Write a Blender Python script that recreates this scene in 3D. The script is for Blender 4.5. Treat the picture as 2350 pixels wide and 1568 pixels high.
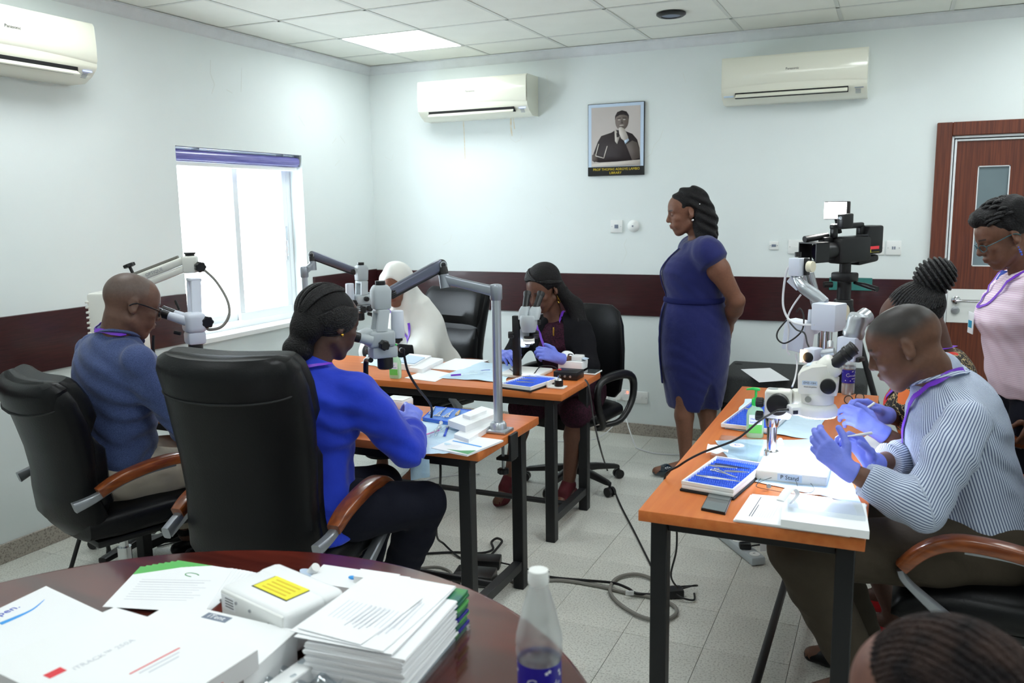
import bpy, bmesh, math, random
import numpy as np
from mathutils import Vector, Matrix
from mathutils.bvhtree import BVHTree

for o in list(bpy.data.objects):
    bpy.data.objects.remove(o)
scene = bpy.context.scene
COL = scene.collection
random.seed(7)
RNG = np.random.default_rng(7)

# ------------------------------------------------------------------ camera
CAM_LOC = Vector((3.8306, -5.8697, 1.6517))
YAW, PITCH, ROLL, FPX = -0.4218, -0.1562, -0.0150, 1953.8
_f = Vector((math.sin(YAW) * math.cos(PITCH), math.cos(YAW) * math.cos(PITCH), math.sin(PITCH)))
_r = Vector((math.cos(YAW), -math.sin(YAW), 0))
_u = _r.cross(_f)
_c, _s = math.cos(ROLL), math.sin(ROLL)
_r2, _u2 = _c * _r + _s * _u, -_s * _r + _c * _u
cam_data = bpy.data.cameras.new('camera')
cam = bpy.data.objects.new('camera', cam_data)
COL.objects.link(cam)
cm = Matrix((_r2, _u2, -_f)).transposed().to_4x4()
cm.translation = CAM_LOC
cam.matrix_world = cm
cam_data.sensor_fit = 'HORIZONTAL'
cam_data.sensor_width = 36.0
cam_data.lens = FPX / 2350 * 36.0
cam_data.clip_start = 0.05
cam_data.dof.use_dof = True
cam_data.dof.focus_distance = 3.6
cam_data.dof.aperture_fstop = 4.5
scene.camera = cam

# ------------------------------------------------------------------ world, exposure
world = bpy.data.worlds.new('daylight')
scene.world = world
world.use_nodes = True
_bg = world.node_tree.nodes['Background']
_bg.inputs['Color'].default_value = (0.86, 0.94, 1.0, 1)
_bg.inputs['Strength'].default_value = 9.0
scene.view_settings.view_transform = 'Standard'
scene.view_settings.look = 'None'
scene.view_settings.gamma = 1.0
scene.view_settings.use_curve_mapping = False
scene.view_settings.exposure = 0.52
PANEL_STRENGTH = 8.6

# ------------------------------------------------------------------ materials
def srgb(r, g, b):
    f = lambda c: (c / 255 / 12.92) if c / 255 <= 0.04045 else ((c / 255 + 0.055) / 1.055) ** 2.4
    return (f(r), f(g), f(b), 1)

MATS = {}
def mat(name, col, rough=0.5, metal=0.0, var=0.0, vscale=8.0, bump=0.0, bscale=60.0, coat=0.0, col2=None,
        spec=0.5, emit=0.0, alpha=1.0, trans=0.0, stretch=None, ior=1.45, sheen=0.0):
    """principled material; noise varies the colour between col and col2 and feeds the bump"""
    m = bpy.data.materials.new(name)
    m.use_nodes = True
    nt = m.node_tree
    b = nt.nodes['Principled BSDF']
    b.inputs['Base Color'].default_value = col
    b.inputs['Roughness'].default_value = rough
    b.inputs['Metallic'].default_value = metal
    b.inputs['Specular IOR Level'].default_value = spec
    b.inputs['Coat Weight'].default_value = coat
    b.inputs['Coat Roughness'].default_value = 0.08
    b.inputs['Transmission Weight'].default_value = trans
    b.inputs['IOR'].default_value = ior
    b.inputs['Alpha'].default_value = alpha
    b.inputs['Sheen Weight'].default_value = sheen
    if emit:
        b.inputs['Emission Color'].default_value = col
        b.inputs['Emission Strength'].default_value = emit
    tc = nt.nodes.new('ShaderNodeTexCoord')
    mp = nt.nodes.new('ShaderNodeMapping')
    nt.links.new(tc.outputs['Object'], mp.inputs['Vector'])
    if stretch:
        mp.inputs['Scale'].default_value = stretch
    if var or col2:
        n = nt.nodes.new('ShaderNodeTexNoise')
        n.inputs['Scale'].default_value = vscale
        n.inputs['Detail'].default_value = 6
        nt.links.new(mp.outputs['Vector'], n.inputs['Vector'])
        r = nt.nodes.new('ShaderNodeValToRGB')
        c2 = col2 or tuple(max(0, c * (1 - var)) for c in col[:3]) + (1,)
        r.color_ramp.elements[0].position = 0.35
        r.color_ramp.elements[1].position = 0.65
        r.color_ramp.elements[0].color = c2
        r.color_ramp.elements[1].color = col
        nt.links.new(n.outputs['Fac'], r.inputs['Fac'])
        nt.links.new(r.outputs['Color'], b.inputs['Base Color'])
        if emit:
            nt.links.new(r.outputs['Color'], b.inputs['Emission Color'])
    if bump:
        n2 = nt.nodes.new('ShaderNodeTexNoise')
        n2.inputs['Scale'].default_value = bscale
        n2.inputs['Detail'].default_value = 4
        nt.links.new(mp.outputs['Vector'], n2.inputs['Vector'])
        bp = nt.nodes.new('ShaderNodeBump')
        bp.inputs['Strength'].default_value = bump
        bp.inputs['Distance'].default_value = 0.01
        nt.links.new(n2.outputs['Fac'], bp.inputs['Height'])
        nt.links.new(bp.outputs['Normal'], b.inputs['Normal'])
    MATS[name] = m
    return m

def attr_mat(name, rough=0.5, bump=0.0, bscale=60.0, spec=0.4, sheen=0.0, sss=0.0, speck=0.0):
    """principled material coloured by the mesh's own 'Col' attribute"""
    m = mat(name, (0.5, 0.5, 0.5, 1), rough, bump=bump, bscale=bscale, spec=spec, sheen=sheen)
    nt = m.node_tree
    a = nt.nodes.new('ShaderNodeAttribute')
    a.attribute_name = 'Col'
    out = a.outputs['Color']
    if speck:
        tc = nt.nodes.new('ShaderNodeTexCoord')
        n = nt.nodes.new('ShaderNodeTexNoise')
        n.inputs['Scale'].default_value = 90
        n.inputs['Detail'].default_value = 3
        nt.links.new(tc.outputs['Object'], n.inputs['Vector'])
        mx = nt.nodes.new('ShaderNodeMix')
        mx.data_type = 'RGBA'
        mx.blend_type = 'MULTIPLY'
        mx.inputs['Factor'].default_value = speck
        nt.links.new(out, mx.inputs['A'])
        r = nt.nodes.new('ShaderNodeValToRGB')
        r.color_ramp.elements[0].position = 0.3
        r.color_ramp.elements[1].position = 0.7
        r.color_ramp.elements[0].color = (0.55, 0.5, 0.5, 1)
        r.color_ramp.elements[1].color = (1.25, 1.2, 1.15, 1)
        nt.links.new(n.outputs['Fac'], r.inputs['Fac'])
        nt.links.new(r.outputs['Color'], mx.inputs['B'])
        out = mx.outputs['Result']
    nt.links.new(out, nt.nodes['Principled BSDF'].inputs['Base Color'])
    return m

def add_ramp_wave(m, c1, c2, scale, direction='X', lo=0.45, hi=0.55, dist=0.0, rot=None, profile='SIN'):
    """two-colour stripes from a wave texture"""
    nt = m.node_tree
    tc = nt.nodes.new('ShaderNodeTexCoord')
    mp = nt.nodes.new('ShaderNodeMapping')
    if rot:
        mp.inputs['Rotation'].default_value = rot
    w = nt.nodes.new('ShaderNodeTexWave')
    w.bands_direction = direction
    w.wave_profile = profile
    w.inputs['Scale'].default_value = scale
    w.inputs['Distortion'].default_value = dist
    r = nt.nodes.new('ShaderNodeValToRGB')
    r.color_ramp.elements[0].position = lo
    r.color_ramp.elements[1].position = hi
    r.color_ramp.elements[0].color = c1
    r.color_ramp.elements[1].color = c2
    nt.links.new(tc.outputs['Object'], mp.inputs['Vector'])
    nt.links.new(mp.outputs['Vector'], w.inputs['Vector'])
    nt.links.new(w.outputs['Fac'], r.inputs['Fac'])
    nt.links.new(r.outputs['Color'], nt.nodes['Principled BSDF'].inputs['Base Color'])
    return m

def stripe_mat(name, c1, c2, period, lo=.35, hi=.55, **kw):
    """stripes along the mesh's own 'U' attribute"""
    m = mat(name, c2, **kw); nt = m.node_tree
    a = nt.nodes.new('ShaderNodeAttribute'); a.attribute_name = 'U'
    k = nt.nodes.new('ShaderNodeMath'); k.operation = 'MULTIPLY'; k.inputs[1].default_value = 2 * math.pi / period
    s = nt.nodes.new('ShaderNodeMath'); s.operation = 'SINE'
    h = nt.nodes.new('ShaderNodeMath'); h.operation = 'MULTIPLY_ADD'; h.inputs[1].default_value = .5; h.inputs[2].default_value = .5
    r = nt.nodes.new('ShaderNodeValToRGB')
    r.color_ramp.elements[0].position = lo; r.color_ramp.elements[1].position = hi
    r.color_ramp.elements[0].color = c1; r.color_ramp.elements[1].color = c2
    nt.links.new(a.outputs['Fac'], k.inputs[0]); nt.links.new(k.outputs[0], s.inputs[0]); nt.links.new(s.outputs[0], h.inputs[0])
    nt.links.new(h.outputs[0], r.inputs['Fac']); nt.links.new(r.outputs['Color'], nt.nodes['Principled BSDF'].inputs['Base Color'])
    return m

def speckle_mat(name, base, dark, light, rough=0.35, scale=220):
    """granular terrazzo: cell noise speckles over a base colour"""
    m = mat(name, base, rough, var=0.12, vscale=3)
    nt = m.node_tree
    b = nt.nodes['Principled BSDF']
    src = b.inputs['Base Color'].links[0].from_socket
    tc = nt.nodes.new('ShaderNodeTexCoord')
    n = nt.nodes.new('ShaderNodeTexNoise')
    n.inputs['Scale'].default_value = scale
    n.inputs['Detail'].default_value = 2
    nt.links.new(tc.outputs['Object'], n.inputs['Vector'])
    r = nt.nodes.new('ShaderNodeValToRGB')
    r.color_ramp.elements[0].position = 0.36
    r.color_ramp.elements[0].color = dark
    r.color_ramp.elements[1].position = 0.48
    r.color_ramp.elements[1].color = (1, 1, 1, 1)
    e = r.color_ramp.elements.new(0.66)
    e.color = light
    nt.links.new(n.outputs['Fac'], r.inputs['Fac'])
    mx = nt.nodes.new('ShaderNodeMix')
    mx.data_type = 'RGBA'
    mx.blend_type = 'MULTIPLY'
    mx.inputs['Factor'].default_value = 0.8
    nt.links.new(src, mx.inputs['A'])
    nt.links.new(r.outputs['Color'], mx.inputs['B'])
    nt.links.new(mx.outputs['Result'], b.inputs['Base Color'])
    return m

def clear_mat(name, tint=(1, 1, 1, 1), gloss=0.12, rough=0.03):
    """thin clear sheet (glass pane, plastic film)"""
    m = bpy.data.materials.new(name)
    m.use_nodes = True
    nt = m.node_tree
    nt.nodes.remove(nt.nodes['Principled BSDF'])
    t = nt.nodes.new('ShaderNodeBsdfTransparent')
    t.inputs['Color'].default_value = tint
    g = nt.nodes.new('ShaderNodeBsdfGlossy')
    g.inputs['Roughness'].default_value = rough
    x = nt.nodes.new('ShaderNodeMixShader')
    x.inputs['Fac'].default_value = gloss
    nt.links.new(t.outputs[0], x.inputs[1])
    nt.links.new(g.outputs[0], x.inputs[2])
    nt.links.new(x.outputs[0], nt.nodes['Material Output'].inputs['Surface'])
    MATS[name] = m
    return m

def emit_mat(name, col, strength):
    return mat(name, col, 0.5, emit=strength)

# ------------------------------------------------------------------ mesh helpers
def V(*a):
    return np.array(a if len(a) > 1 else a[0], float)

def frame_from(z, up=(0, 0, 1)):
    z = V(z); z = z / np.linalg.norm(z)
    up = V(up)
    if abs(z @ up) > 0.97 * np.linalg.norm(up):
        up = V(0, 1, 0) if abs(z[1]) < 0.9 else V(1, 0, 0)
    x = np.cross(up, z); x /= np.linalg.norm(x)
    y = np.cross(z, x)
    return x, y, z

def rotz(a):
    c, s = math.cos(a), math.sin(a)
    return np.array([[c, -s, 0], [s, c, 0], [0, 0, 1.0]])
def rotx(a):
    c, s = math.cos(a), math.sin(a)
    return np.array([[1.0, 0, 0], [0, c, -s], [0, s, c]])
def roty(a):
    c, s = math.cos(a), math.sin(a)
    return np.array([[c, 0, s], [0, 1.0, 0], [-s, 0, c]])

class MB:
    """collects shapes of one part, then links them as ONE mesh object"""
    def __init__(self):
        self.v = []; self.f = []; self.R = np.eye(3); self.T = np.zeros(3)
    def at(self, T=(0, 0, 0), R=None):
        self.T = V(T); self.R = np.eye(3) if R is None else R
        return self
    def add(self, verts, faces):
        o = len(self.v)
        for q in verts:
            self.v.append(tuple(self.R @ V(q) + self.T))
        for f in faces:
            self.f.append(tuple(i + o for i in f))
        return self
    def box(self, c, s, R=None, b=0.0, seg=2):
        c = V(c); s = V(s) / 2
        if b > 0:
            b = min(b, 0.98 * s.min())
            bm = bmesh.new()
            bmesh.ops.create_cube(bm, size=2)
            for q in bm.verts:
                q.co = Vector((q.co.x * s[0], q.co.y * s[1], q.co.z * s[2]))
            bmesh.ops.bevel(bm, geom=bm.edges[:], offset=b, segments=seg, affect='EDGES', profile=0.5)
            vs = np.array([q.co[:] for q in bm.verts])
            bm.verts.index_update()
            fs = [[q.index for q in f.verts] for f in bm.faces]
            bm.free()
        else:
            vs = np.array([(x, y, z) for x in (-s[0], s[0]) for y in (-s[1], s[1]) for z in (-s[2], s[2])])
            fs = [(0, 1, 3, 2), (4, 6, 7, 5), (0, 4, 5, 1), (2, 3, 7, 6), (0, 2, 6, 4), (1, 5, 7, 3)]
        if R is not None:
            vs = vs @ np.array(R).T
        return self.add(vs + c, fs)
    def box2(self, lo, hi, b=0.0, seg=2):
        lo = V(lo); hi = V(hi)
        return self.box((lo + hi) / 2, abs(hi - lo), None, b, seg)
    def rings(self, rings, cap=True, closed=False):
        """loft: list of rings, each the same number of points"""
        n = len(rings[0]); vs = [q for r in rings for q in r]; fs = []
        m = len(rings)
        for i in range(m if closed else m - 1):
            j = (i + 1) % m
            for k in range(n):
                k2 = (k + 1) % n
                fs.append((i * n + k, i * n + k2, j * n + k2, j * n + k))
        if cap and not closed:
            fs.append(tuple(range(n - 1, -1, -1)))
            fs.append(tuple((m - 1) * n + k for k in range(n)))
        return self.add(vs, fs)
    def cyl(self, a, b, r0, r1=None, seg=16, cap=True, bev=0.0):
        a = V(a); b = V(b); r1 = r0 if r1 is None else r1
        x, y, z = frame_from(b - a)
        L = np.linalg.norm(b - a)
        prof = [(0, r0), (L, r1)]
        if bev > 0:
            prof = [(0, r0 - bev), (bev * 0.3, r0 - bev * 0.3), (bev, r0), (L - bev, r1), (L - bev * 0.3, r1 - bev * 0.3), (L, r1 - bev)]
        rings = []
        for h, r in prof:
            rings.append([a + z * h + x * r * math.cos(t) + y * r * math.sin(t) for t in np.linspace(0, 2 * math.pi, seg, endpoint=False)])
        return self.rings(rings, cap)
    def lathe(self, prof, a=(0, 0, 0), axis=(0, 0, 1), seg=24, cap=True):
        """prof: list of (height, radius) along axis from a"""
        a = V(a); x, y, z = frame_from(axis)
        rings = [[a + z * h + x * r * math.cos(t) + y * r * math.sin(t) for t in np.linspace(0, 2 * math.pi, seg, endpoint=False)] for h, r in prof]
        return self.rings(rings, cap)
    def tube(self, pts, r, seg=8, closed=False, smooth=0, flat=1.0):
        pts = [V(q) for q in pts]
        if smooth:
            pts = spline(pts, smooth, closed)
        n = len(pts); rings = []
        rr = r if hasattr(r, '__len__') else [r] * n
        if len(rr) != n:
            rr = np.interp(np.linspace(0, 1, n), np.linspace(0, 1, len(rr)), rr)
        px = None
        for i in range(n):
            if closed:
                d = pts[(i + 1) % n] - pts[i - 1]
            else:
                d = pts[min(i + 1, n - 1)] - pts[max(i - 1, 0)]
            d = d / (np.linalg.norm(d) + 1e-12)
            if px is None:
                px, py, _ = frame_from(d)
            px = px - d * (px @ d); px /= np.linalg.norm(px); py = np.cross(d, px)
            rings.append([pts[i] + px * rr[i] * math.cos(t) + py * rr[i] * flat * math.sin(t) for t in np.linspace(0, 2 * math.pi, seg, endpoint=False)])
        return self.rings(rings, not closed, closed)
    def ell(self, c, r, R=None, seg=16, ring=10):
        c = V(c); r = V(r) if hasattr(r, '__len__') else V(r, r, r)
        R = np.eye(3) if R is None else R
        vs = [c + R @ (r * V(0, 0, -1))]; fs = []
        for i in range(1, ring):
            ph = -math.pi / 2 + math.pi * i / ring
            for k in range(seg):
                t = 2 * math.pi * k / seg
                vs.append(c + R @ (r * V(math.cos(ph) * math.cos(t), math.cos(ph) * math.sin(t), math.sin(ph))))
        vs.append(c + R @ (r * V(0, 0, 1)))
        for k in range(seg):
            fs.append((0, 1 + (k + 1) % seg, 1 + k))
        for i in range(ring - 2):
            for k in range(seg):
                a0 = 1 + i * seg
                fs.append((a0 + k, a0 + (k + 1) % seg, a0 + seg + (k + 1) % seg, a0 + seg + k))
        a0 = 1 + (ring - 2) * seg; top = len(vs) - 1
        for k in range(seg):
            fs.append((a0 + k, a0 + (k + 1) % seg, top))
        return self.add(vs, fs)
    def prism(self, poly, z0, z1, R=None, T=(0, 0, 0)):
        """poly: 2-D outline (ccw), extruded z0..z1, then turned by R and moved by T"""
        n = len(poly); R = np.eye(3) if R is None else R; T = V(T)
        vs = [R @ V(x, y, z0) + T for x, y in poly] + [R @ V(x, y, z1) + T for x, y in poly]
        fs = [tuple(range(n - 1, -1, -1)), tuple(range(n, 2 * n))]
        for k in range(n):
            fs.append((k, (k + 1) % n, n + (k + 1) % n, n + k))
        return self.add(vs, fs)
    def sheet(self, nx, ny, fn, th=0.0):
        """grid sheet of points fn(u, v); th gives it thickness along z"""
        vs = []; fs = []
        for j in range(ny + 1):
            for i in range(nx + 1):
                vs.append(V(fn(i / nx, j / ny)))
        w = nx + 1
        for j in range(ny):
            for i in range(nx):
                fs.append((j * w + i, j * w + i + 1, (j + 1) * w + i + 1, (j + 1) * w + i))
        if th:
            o = len(vs)
            vs += [q - V(0, 0, th) for q in vs]
            fs += [tuple(o + i for i in f[::-1]) for f in fs]
            b = [j * w for j in range(ny + 1)]
            loop = list(range(w)) + [j * w + nx for j in range(1, ny + 1)] + [ny * w + i for i in range(nx - 1, -1, -1)] + [j * w for j in range(ny - 1, 0, -1)]
            for k in range(len(loop)):
                a, c = loop[k], loop[(k + 1) % len(loop)]
                fs.append((a, a + o, c + o, c))
        return self.add(vs, fs)
    def build(self, name, material, parent=None, sharp=38, world=False):
        vs = np.array(self.v, float)
        if world and parent is not None:
            r = root_of(parent)
            vs = (vs - V(r['_loc'])) @ rotz(-r['_rz']).T
        me = bpy.data.meshes.new(name)
        me.from_pydata(vs.tolist(), [], self.f)
        me.update()
        me.polygons.foreach_set('use_smooth', [True] * len(me.polygons))
        if sharp:
            me.set_sharp_from_angle(angle=math.radians(sharp))
        me.materials.append(MATS[material] if isinstance(material, str) else material)
        return link(name, me, parent)

def root_of(o):
    while o.parent is not None:
        o = o.parent
    return o

def link(name, me, parent=None):
    o = bpy.data.objects.new(name, me)
    COL.objects.link(o)
    if parent is not None:
        o.parent = parent
    return o

def spline(pts, n=6, closed=False):
    """Catmull-Rom through pts, n steps per span"""
    pts = [V(q) for q in pts]; m = len(pts); out = []
    g = (lambda i: pts[i % m]) if closed else (lambda i: pts[min(max(i, 0), m - 1)])
    for i in range(m if closed else m - 1):
        p0, p1, p2, p3 = g(i - 1), g(i), g(i + 1), g(i + 2)
        for k in range(n):
            t = k / n
            out.append(0.5 * ((2 * p1) + (-p0 + p2) * t + (2 * p0 - 5 * p1 + 4 * p2 - p3) * t * t + (-p0 + 3 * p1 - 3 * p2 + p3) * t ** 3))
    if not closed:
        out.append(pts[-1])
    return out

def sring(c, ax, ay, rx, ry, n=24, e=3.0):
    """super-ellipse ring round c in the plane of ax, ay"""
    out = []
    for t in np.linspace(0, 2 * math.pi, n, endpoint=False):
        ct, st = math.cos(t), math.sin(t)
        out.append(V(c) + V(ax) * rx * math.copysign(abs(ct) ** (2 / e), ct) + V(ay) * ry * math.copysign(abs(st) ** (2 / e), st))
    return out

def thing(name, label, cat, loc=(0, 0, 0), rz=0.0, group=None):
    o = bpy.data.objects.new(name, None)
    COL.objects.link(o)
    o.empty_display_size = 0.05
    o.location = loc
    o.rotation_euler = (0, 0, rz)
    o['_loc'] = [float(c) for c in loc]
    o['_rz'] = float(rz)
    return tag(o, label, cat, group)

def tag(o, label, cat, group=None):
    o['label'] = label
    o['category'] = cat
    if group:
        o['group'] = group
    return o

def struct(o, label=None):
    o['kind'] = 'structure'
    if label:
        o['label'] = label
    return o

def one(name, mb, material, label, cat, group=None, sharp=38):
    """a thing that is one mesh, its origin moved to its base"""
    vs = np.array(mb.v, float)
    base = V((vs[:, 0].min() + vs[:, 0].max()) / 2, (vs[:, 1].min() + vs[:, 1].max()) / 2, vs[:, 2].min())
    mb.v = [tuple(q - base) for q in vs]
    o = mb.build(name, material, None, sharp)
    o.location = base
    return tag(o, label, cat, group)

def copy_tree(o, parent=None):
    c = o.copy()
    COL.objects.link(c)
    if parent is not None:
        c.parent = parent
    for ch in list(o.children):
        copy_tree(ch, c)
    return c

def text(name, s, size, material, parent, loc, R, depth=0.0004, align='CENTER', sx=1.0):
    """flat lettering as a mesh part; R's columns are reading direction, up, outward"""
    cu = bpy.data.curves.new(name, 'FONT')
    cu.body = s
    cu.size = size
    cu.align_x = align
    cu.align_y = 'CENTER'
    cu.extrude = depth / 2
    cu.resolution_u = 2
    t = bpy.data.objects.new(name, cu)
    COL.objects.link(t)
    dg = bpy.context.evaluated_depsgraph_get()
    me = bpy.data.meshes.new_from_object(t.evaluated_get(dg))
    bpy.data.objects.remove(t)
    me.name = name
    me.materials.clear()
    me.materials.append(MATS[material])
    M = Matrix(np.asarray(R).tolist()).to_4x4()
    M.translation = Vector([float(c) for c in loc])
    me.transform(M @ Matrix.Diagonal((sx, 1, 1, 1)))
    return link(name, me, parent)

def wloc(parent, q):
    """world point into a thing's own frame"""
    return rotz(-parent['_rz']) @ (V(q) - V(parent['_loc']))
# ------------------------------------------------------------------ room
RX0, RX1, RY0, RY1, RZ = 0.0, 6.4, -8.0, 0.0, 2.75
mat('wall_paint', srgb(232, 239, 238), 0.75, var=0.035, vscale=1.3, bump=0.10, bscale=9, spec=0.25)
mat('wall_stain', srgb(224, 206, 172), 0.7, col2=srgb(226, 226, 214), vscale=30)
mat('plaster_crack', srgb(226, 231, 227), 0.8)
mat('cornice_paint', srgb(226, 230, 232), 0.6, var=0.06, vscale=12, bump=0.25, bscale=25)
mat('ceiling_tile', srgb(238, 240, 231), 0.9, var=0.03, vscale=5, bump=0.05, bscale=300)
mat('ceiling_grid', srgb(216, 219, 212), 0.5)
mat('gap_black', srgb(38, 38, 36), 0.9)
mat('rail_wood', srgb(62, 22, 26), 0.38, col2=srgb(44, 14, 18), vscale=5, stretch=(2.0, 2.0, 40.0), bump=0.05, bscale=30, coat=0.25)
speckle_mat('floor_stone', srgb(216, 217, 209), (0.62, 0.61, 0.59, 1), (1.06, 1.06, 1.05, 1), 0.32, 130)
speckle_mat('skirting_stone', srgb(176, 168, 158), (0.5, 0.48, 0.46, 1), (1.1, 1.08, 1.05, 1), 0.4, 110)
mat('grout', srgb(140, 134, 124), 0.9)
mat('aluminium_white', srgb(232, 236, 238), 0.35)
mat('white_plastic', srgb(236, 238, 236), 0.35)
mat('ivory_plastic', srgb(234, 234, 218), 0.16, coat=0.5)
mat('black_plastic', srgb(22, 22, 24), 0.35)
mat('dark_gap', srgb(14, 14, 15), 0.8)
mat('chrome', srgb(210, 212, 214), 0.12, metal=1.0)
mat('satin_metal', srgb(182, 186, 190), 0.32, metal=0.85)
mat('blind_vinyl', srgb(126, 122, 190), 0.25, col2=srgb(96, 94, 166), vscale=6, stretch=(1, 1, 30), coat=0.6)
mat('door_wood', srgb(112, 56, 36), 0.4, col2=srgb(84, 40, 27), vscale=4, stretch=(26.0, 26.0, 1.0), coat=0.15)
mat('door_glass', srgb(120, 136, 142), 0.08, spec=0.6, var=0.2, vscale=2)
clear_mat('window_glass', (0.97, 0.99, 1, 1), 0.06)
emit_mat('panel_light', (0.925, 0.985, 1, 1), PANEL_STRENGTH)

def wall(name, boxes, material='wall_paint'):
    m = MB()
    for lo, hi in boxes:
        m.box2(lo, hi)
    return struct(m.build(name, material))

T = 0.2
WY0, WY1, WZ0, WZ1 = -2.055, -0.895, 0.885, 2.035          # window opening in the left wall
wall('wall_left', [((-T, RY0, 0), (0, WY0, RZ + .1)), ((-T, WY1, 0), (0, 0, RZ + .1)),
                   ((-T, WY0, 0), (0, WY1, WZ0)), ((-T, WY0, WZ1), (0, WY1, RZ + .1))])
DX0, DX1, DZ = 4.033, 5.05, 2.116                          # door opening in the back wall
wall('wall_back', [((-T, 0, 0), (DX0, T, RZ + .1)), ((DX1, 0, 0), (RX1 + T, T, RZ + .1)), ((DX0, 0, DZ), (DX1, T, RZ + .1))])
wall('wall_right', [((RX1, RY0, 0), (RX1 + T, 0, RZ + .1))])
wall('wall_front', [((-T, RY0 - T, 0), (RX1 + T, RY0, RZ + .1))])

# floor: a slab with stone tiles set in it, each tile its own piece where the camera can see them
TS = 0.3125
fl = struct(MB().box2((-T, RY0 - T, -0.12), (RX1 + T, T, -0.012)).build('floor', 'grout'))
tm = MB().box((0, 0, -0.006), (TS - 0.0016, TS - 0.0016, 0.012), b=0.0007, seg=1)
tile0 = tm.build('floor_tile', 'floor_stone', fl)
tile_me = tile0.data
cells = []
for i in range(-8, 14):
    for j in range(-20, 5):
        x0, y0 = 2.31 + i * TS, -1.293 + j * TS
        lo = (max(x0, RX0), max(y0, RY0)); hi = (min(x0 + TS, RX1), min(y0 + TS, RY1))
        if hi[0] - lo[0] < 0.02 or hi[1] - lo[1] < 0.02:
            continue
        full = hi[0] - lo[0] > TS - 1e-4 and hi[1] - lo[1] > TS - 1e-4
        c = Vector(((lo[0] + hi[0]) / 2, (lo[1] + hi[1]) / 2, 0)) - CAM_LOC
        d = c.dot(_f)
        u, v = c.dot(_r2) / max(d, .01) * FPX + 1175, 784 - c.dot(_u2) / max(d, .01) * FPX
        seen = d > .3 and -150 < u < 2500 and v < 1720
        cells.append((lo, hi, full, seen))
rest = MB(); first = True
jit = random.Random(3)
for lo, hi, full, seen in cells:
    cx, cy = (lo[0] + hi[0]) / 2, (lo[1] + hi[1]) / 2
    if seen and full:
        if first:
            t = tile0; first = False
        else:
            t = bpy.data.objects.new('floor_tile', tile_me); COL.objects.link(t); t.parent = fl
        t.location = (cx, cy, jit.uniform(-0.0006, 0.0))
    elif seen:
        MB().box((0, 0, -0.006), (hi[0] - lo[0] - .0016, hi[1] - lo[1] - .0016, 0.012), b=0.0009, seg=1).build('floor_tile', 'floor_stone', fl).location = (cx, cy, 0)
    else:
        rest.box((cx, cy, -0.006), (hi[0] - lo[0] - .0016, hi[1] - lo[1] - .0016, 0.012))
ro = rest.build('floor_tiles_outside_view', 'floor_stone', fl); ro['kind'] = 'stuff'

# ceiling: slab, T-bar grid, lay-in boards
ce = struct(MB().box2((-T, RY0 - T, RZ + 0.03), (RX1 + T, T, RZ + 0.13)).build('ceiling', 'gap_black'))
GX, GY, GS = 0.468, -0.450, 0.6
g = MB()
for i in range(-1, 11):
    x = GX + i * GS
    if 0 < x < RX1:
        g.box2((x - 0.011, RY0, RZ), (x + 0.011, 0, RZ + 0.028))
for j in range(0, 14):
    y = GY - j * GS
    if RY0 < y:
        g.box2((0, y - 0.011, RZ), (RX1, y + 0.011, RZ + 0.028))
g.build('ceiling_grid', 'ceiling_grid', ce)
PANELS = [(0, 0), (7, 0), (5, 1), (4, 3), (7, 3), (0, 4), (3, 6), (6, 6), (0, 8), (7, 9), (3, 10)]  # all but the first are unseen; several are added to brighten middle and right
jit = random.Random(5)
ctm = None
for i in range(-1, 10):
    for j in range(-1, 13):
        x0, y1 = GX + i * GS, GY - j * GS
        lo = (max(x0, 0), max(y1 - GS, RY0)); hi = (min(x0 + GS, RX1), min(y1, 0))
        if hi[0] - lo[0] < .05 or hi[1] - lo[1] < .05 or (i, j) in PANELS:
            continue
        full = hi[0] - lo[0] > .599 and hi[1] - lo[1] > .599
        c = ((lo[0] + hi[0]) / 2, (lo[1] + hi[1]) / 2, RZ + 0.004)
        s = (hi[0] - lo[0] - 0.021, hi[1] - lo[1] - 0.021, 0.014)
        if full and ctm is not None:
            t = bpy.data.objects.new('ceiling_board', ctm); COL.objects.link(t); t.parent = ce
        else:
            t = MB().box((0, 0, 0.007), s, b=0.002, seg=1).build('ceiling_board', 'ceiling_tile', ce)
            if full:
                ctm = t.data
        t.location = (c[0] + jit.uniform(-.002, .002), c[1] + jit.uniform(-.002, .002), c[2] - jit.uniform(0, .002))
        t.rotation_euler = (jit.uniform(-.0016, .0016), jit.uniform(-.0016, .0016), 0)
for n, (i, j) in enumerate(PANELS):
    x, y = GX + i * GS + GS / 2, GY - j * GS - GS / 2
    lab = 'lit square white light panel set in the suspended ceiling near the corner' if n == 0 else 'lit square ceiling panel out of view, one of a set partly added for brightness'
    t = thing('ceiling_light_panel', lab, 'ceiling light', (x, y, RZ), 0, 'square ceiling light panels')
    MB().box((0, 0, 0.012), (.576, .576, .02)).build('housing', 'white_plastic', t)
    MB().box((0, 0, 0.0005), (.568, .568, .003)).build('diffuser', 'panel_light', t)

# cornice along the walls
def cornice(name, a, b, inward):
    a = V(a); b = V(b); inw = V(inward); prof = [(0, 0), (.05, 0), (.05, -.012), (.034, -.02), (.022, -.045), (.012, -.058), (0, -.062)]
    m = MB()
    rings = [[q + inw * px + V(0, 0, pz) for px, pz in prof] for q in (a, b)]
    m.rings(rings)
    struct(m.build(name, 'cornice_paint'))
cornice('trim_1', (0, RY0, RZ), (0, 0, RZ), (1, 0, 0))
cornice('trim_2', (RX1, 0, RZ), (0, 0, RZ), (0, -1, 0))
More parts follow.
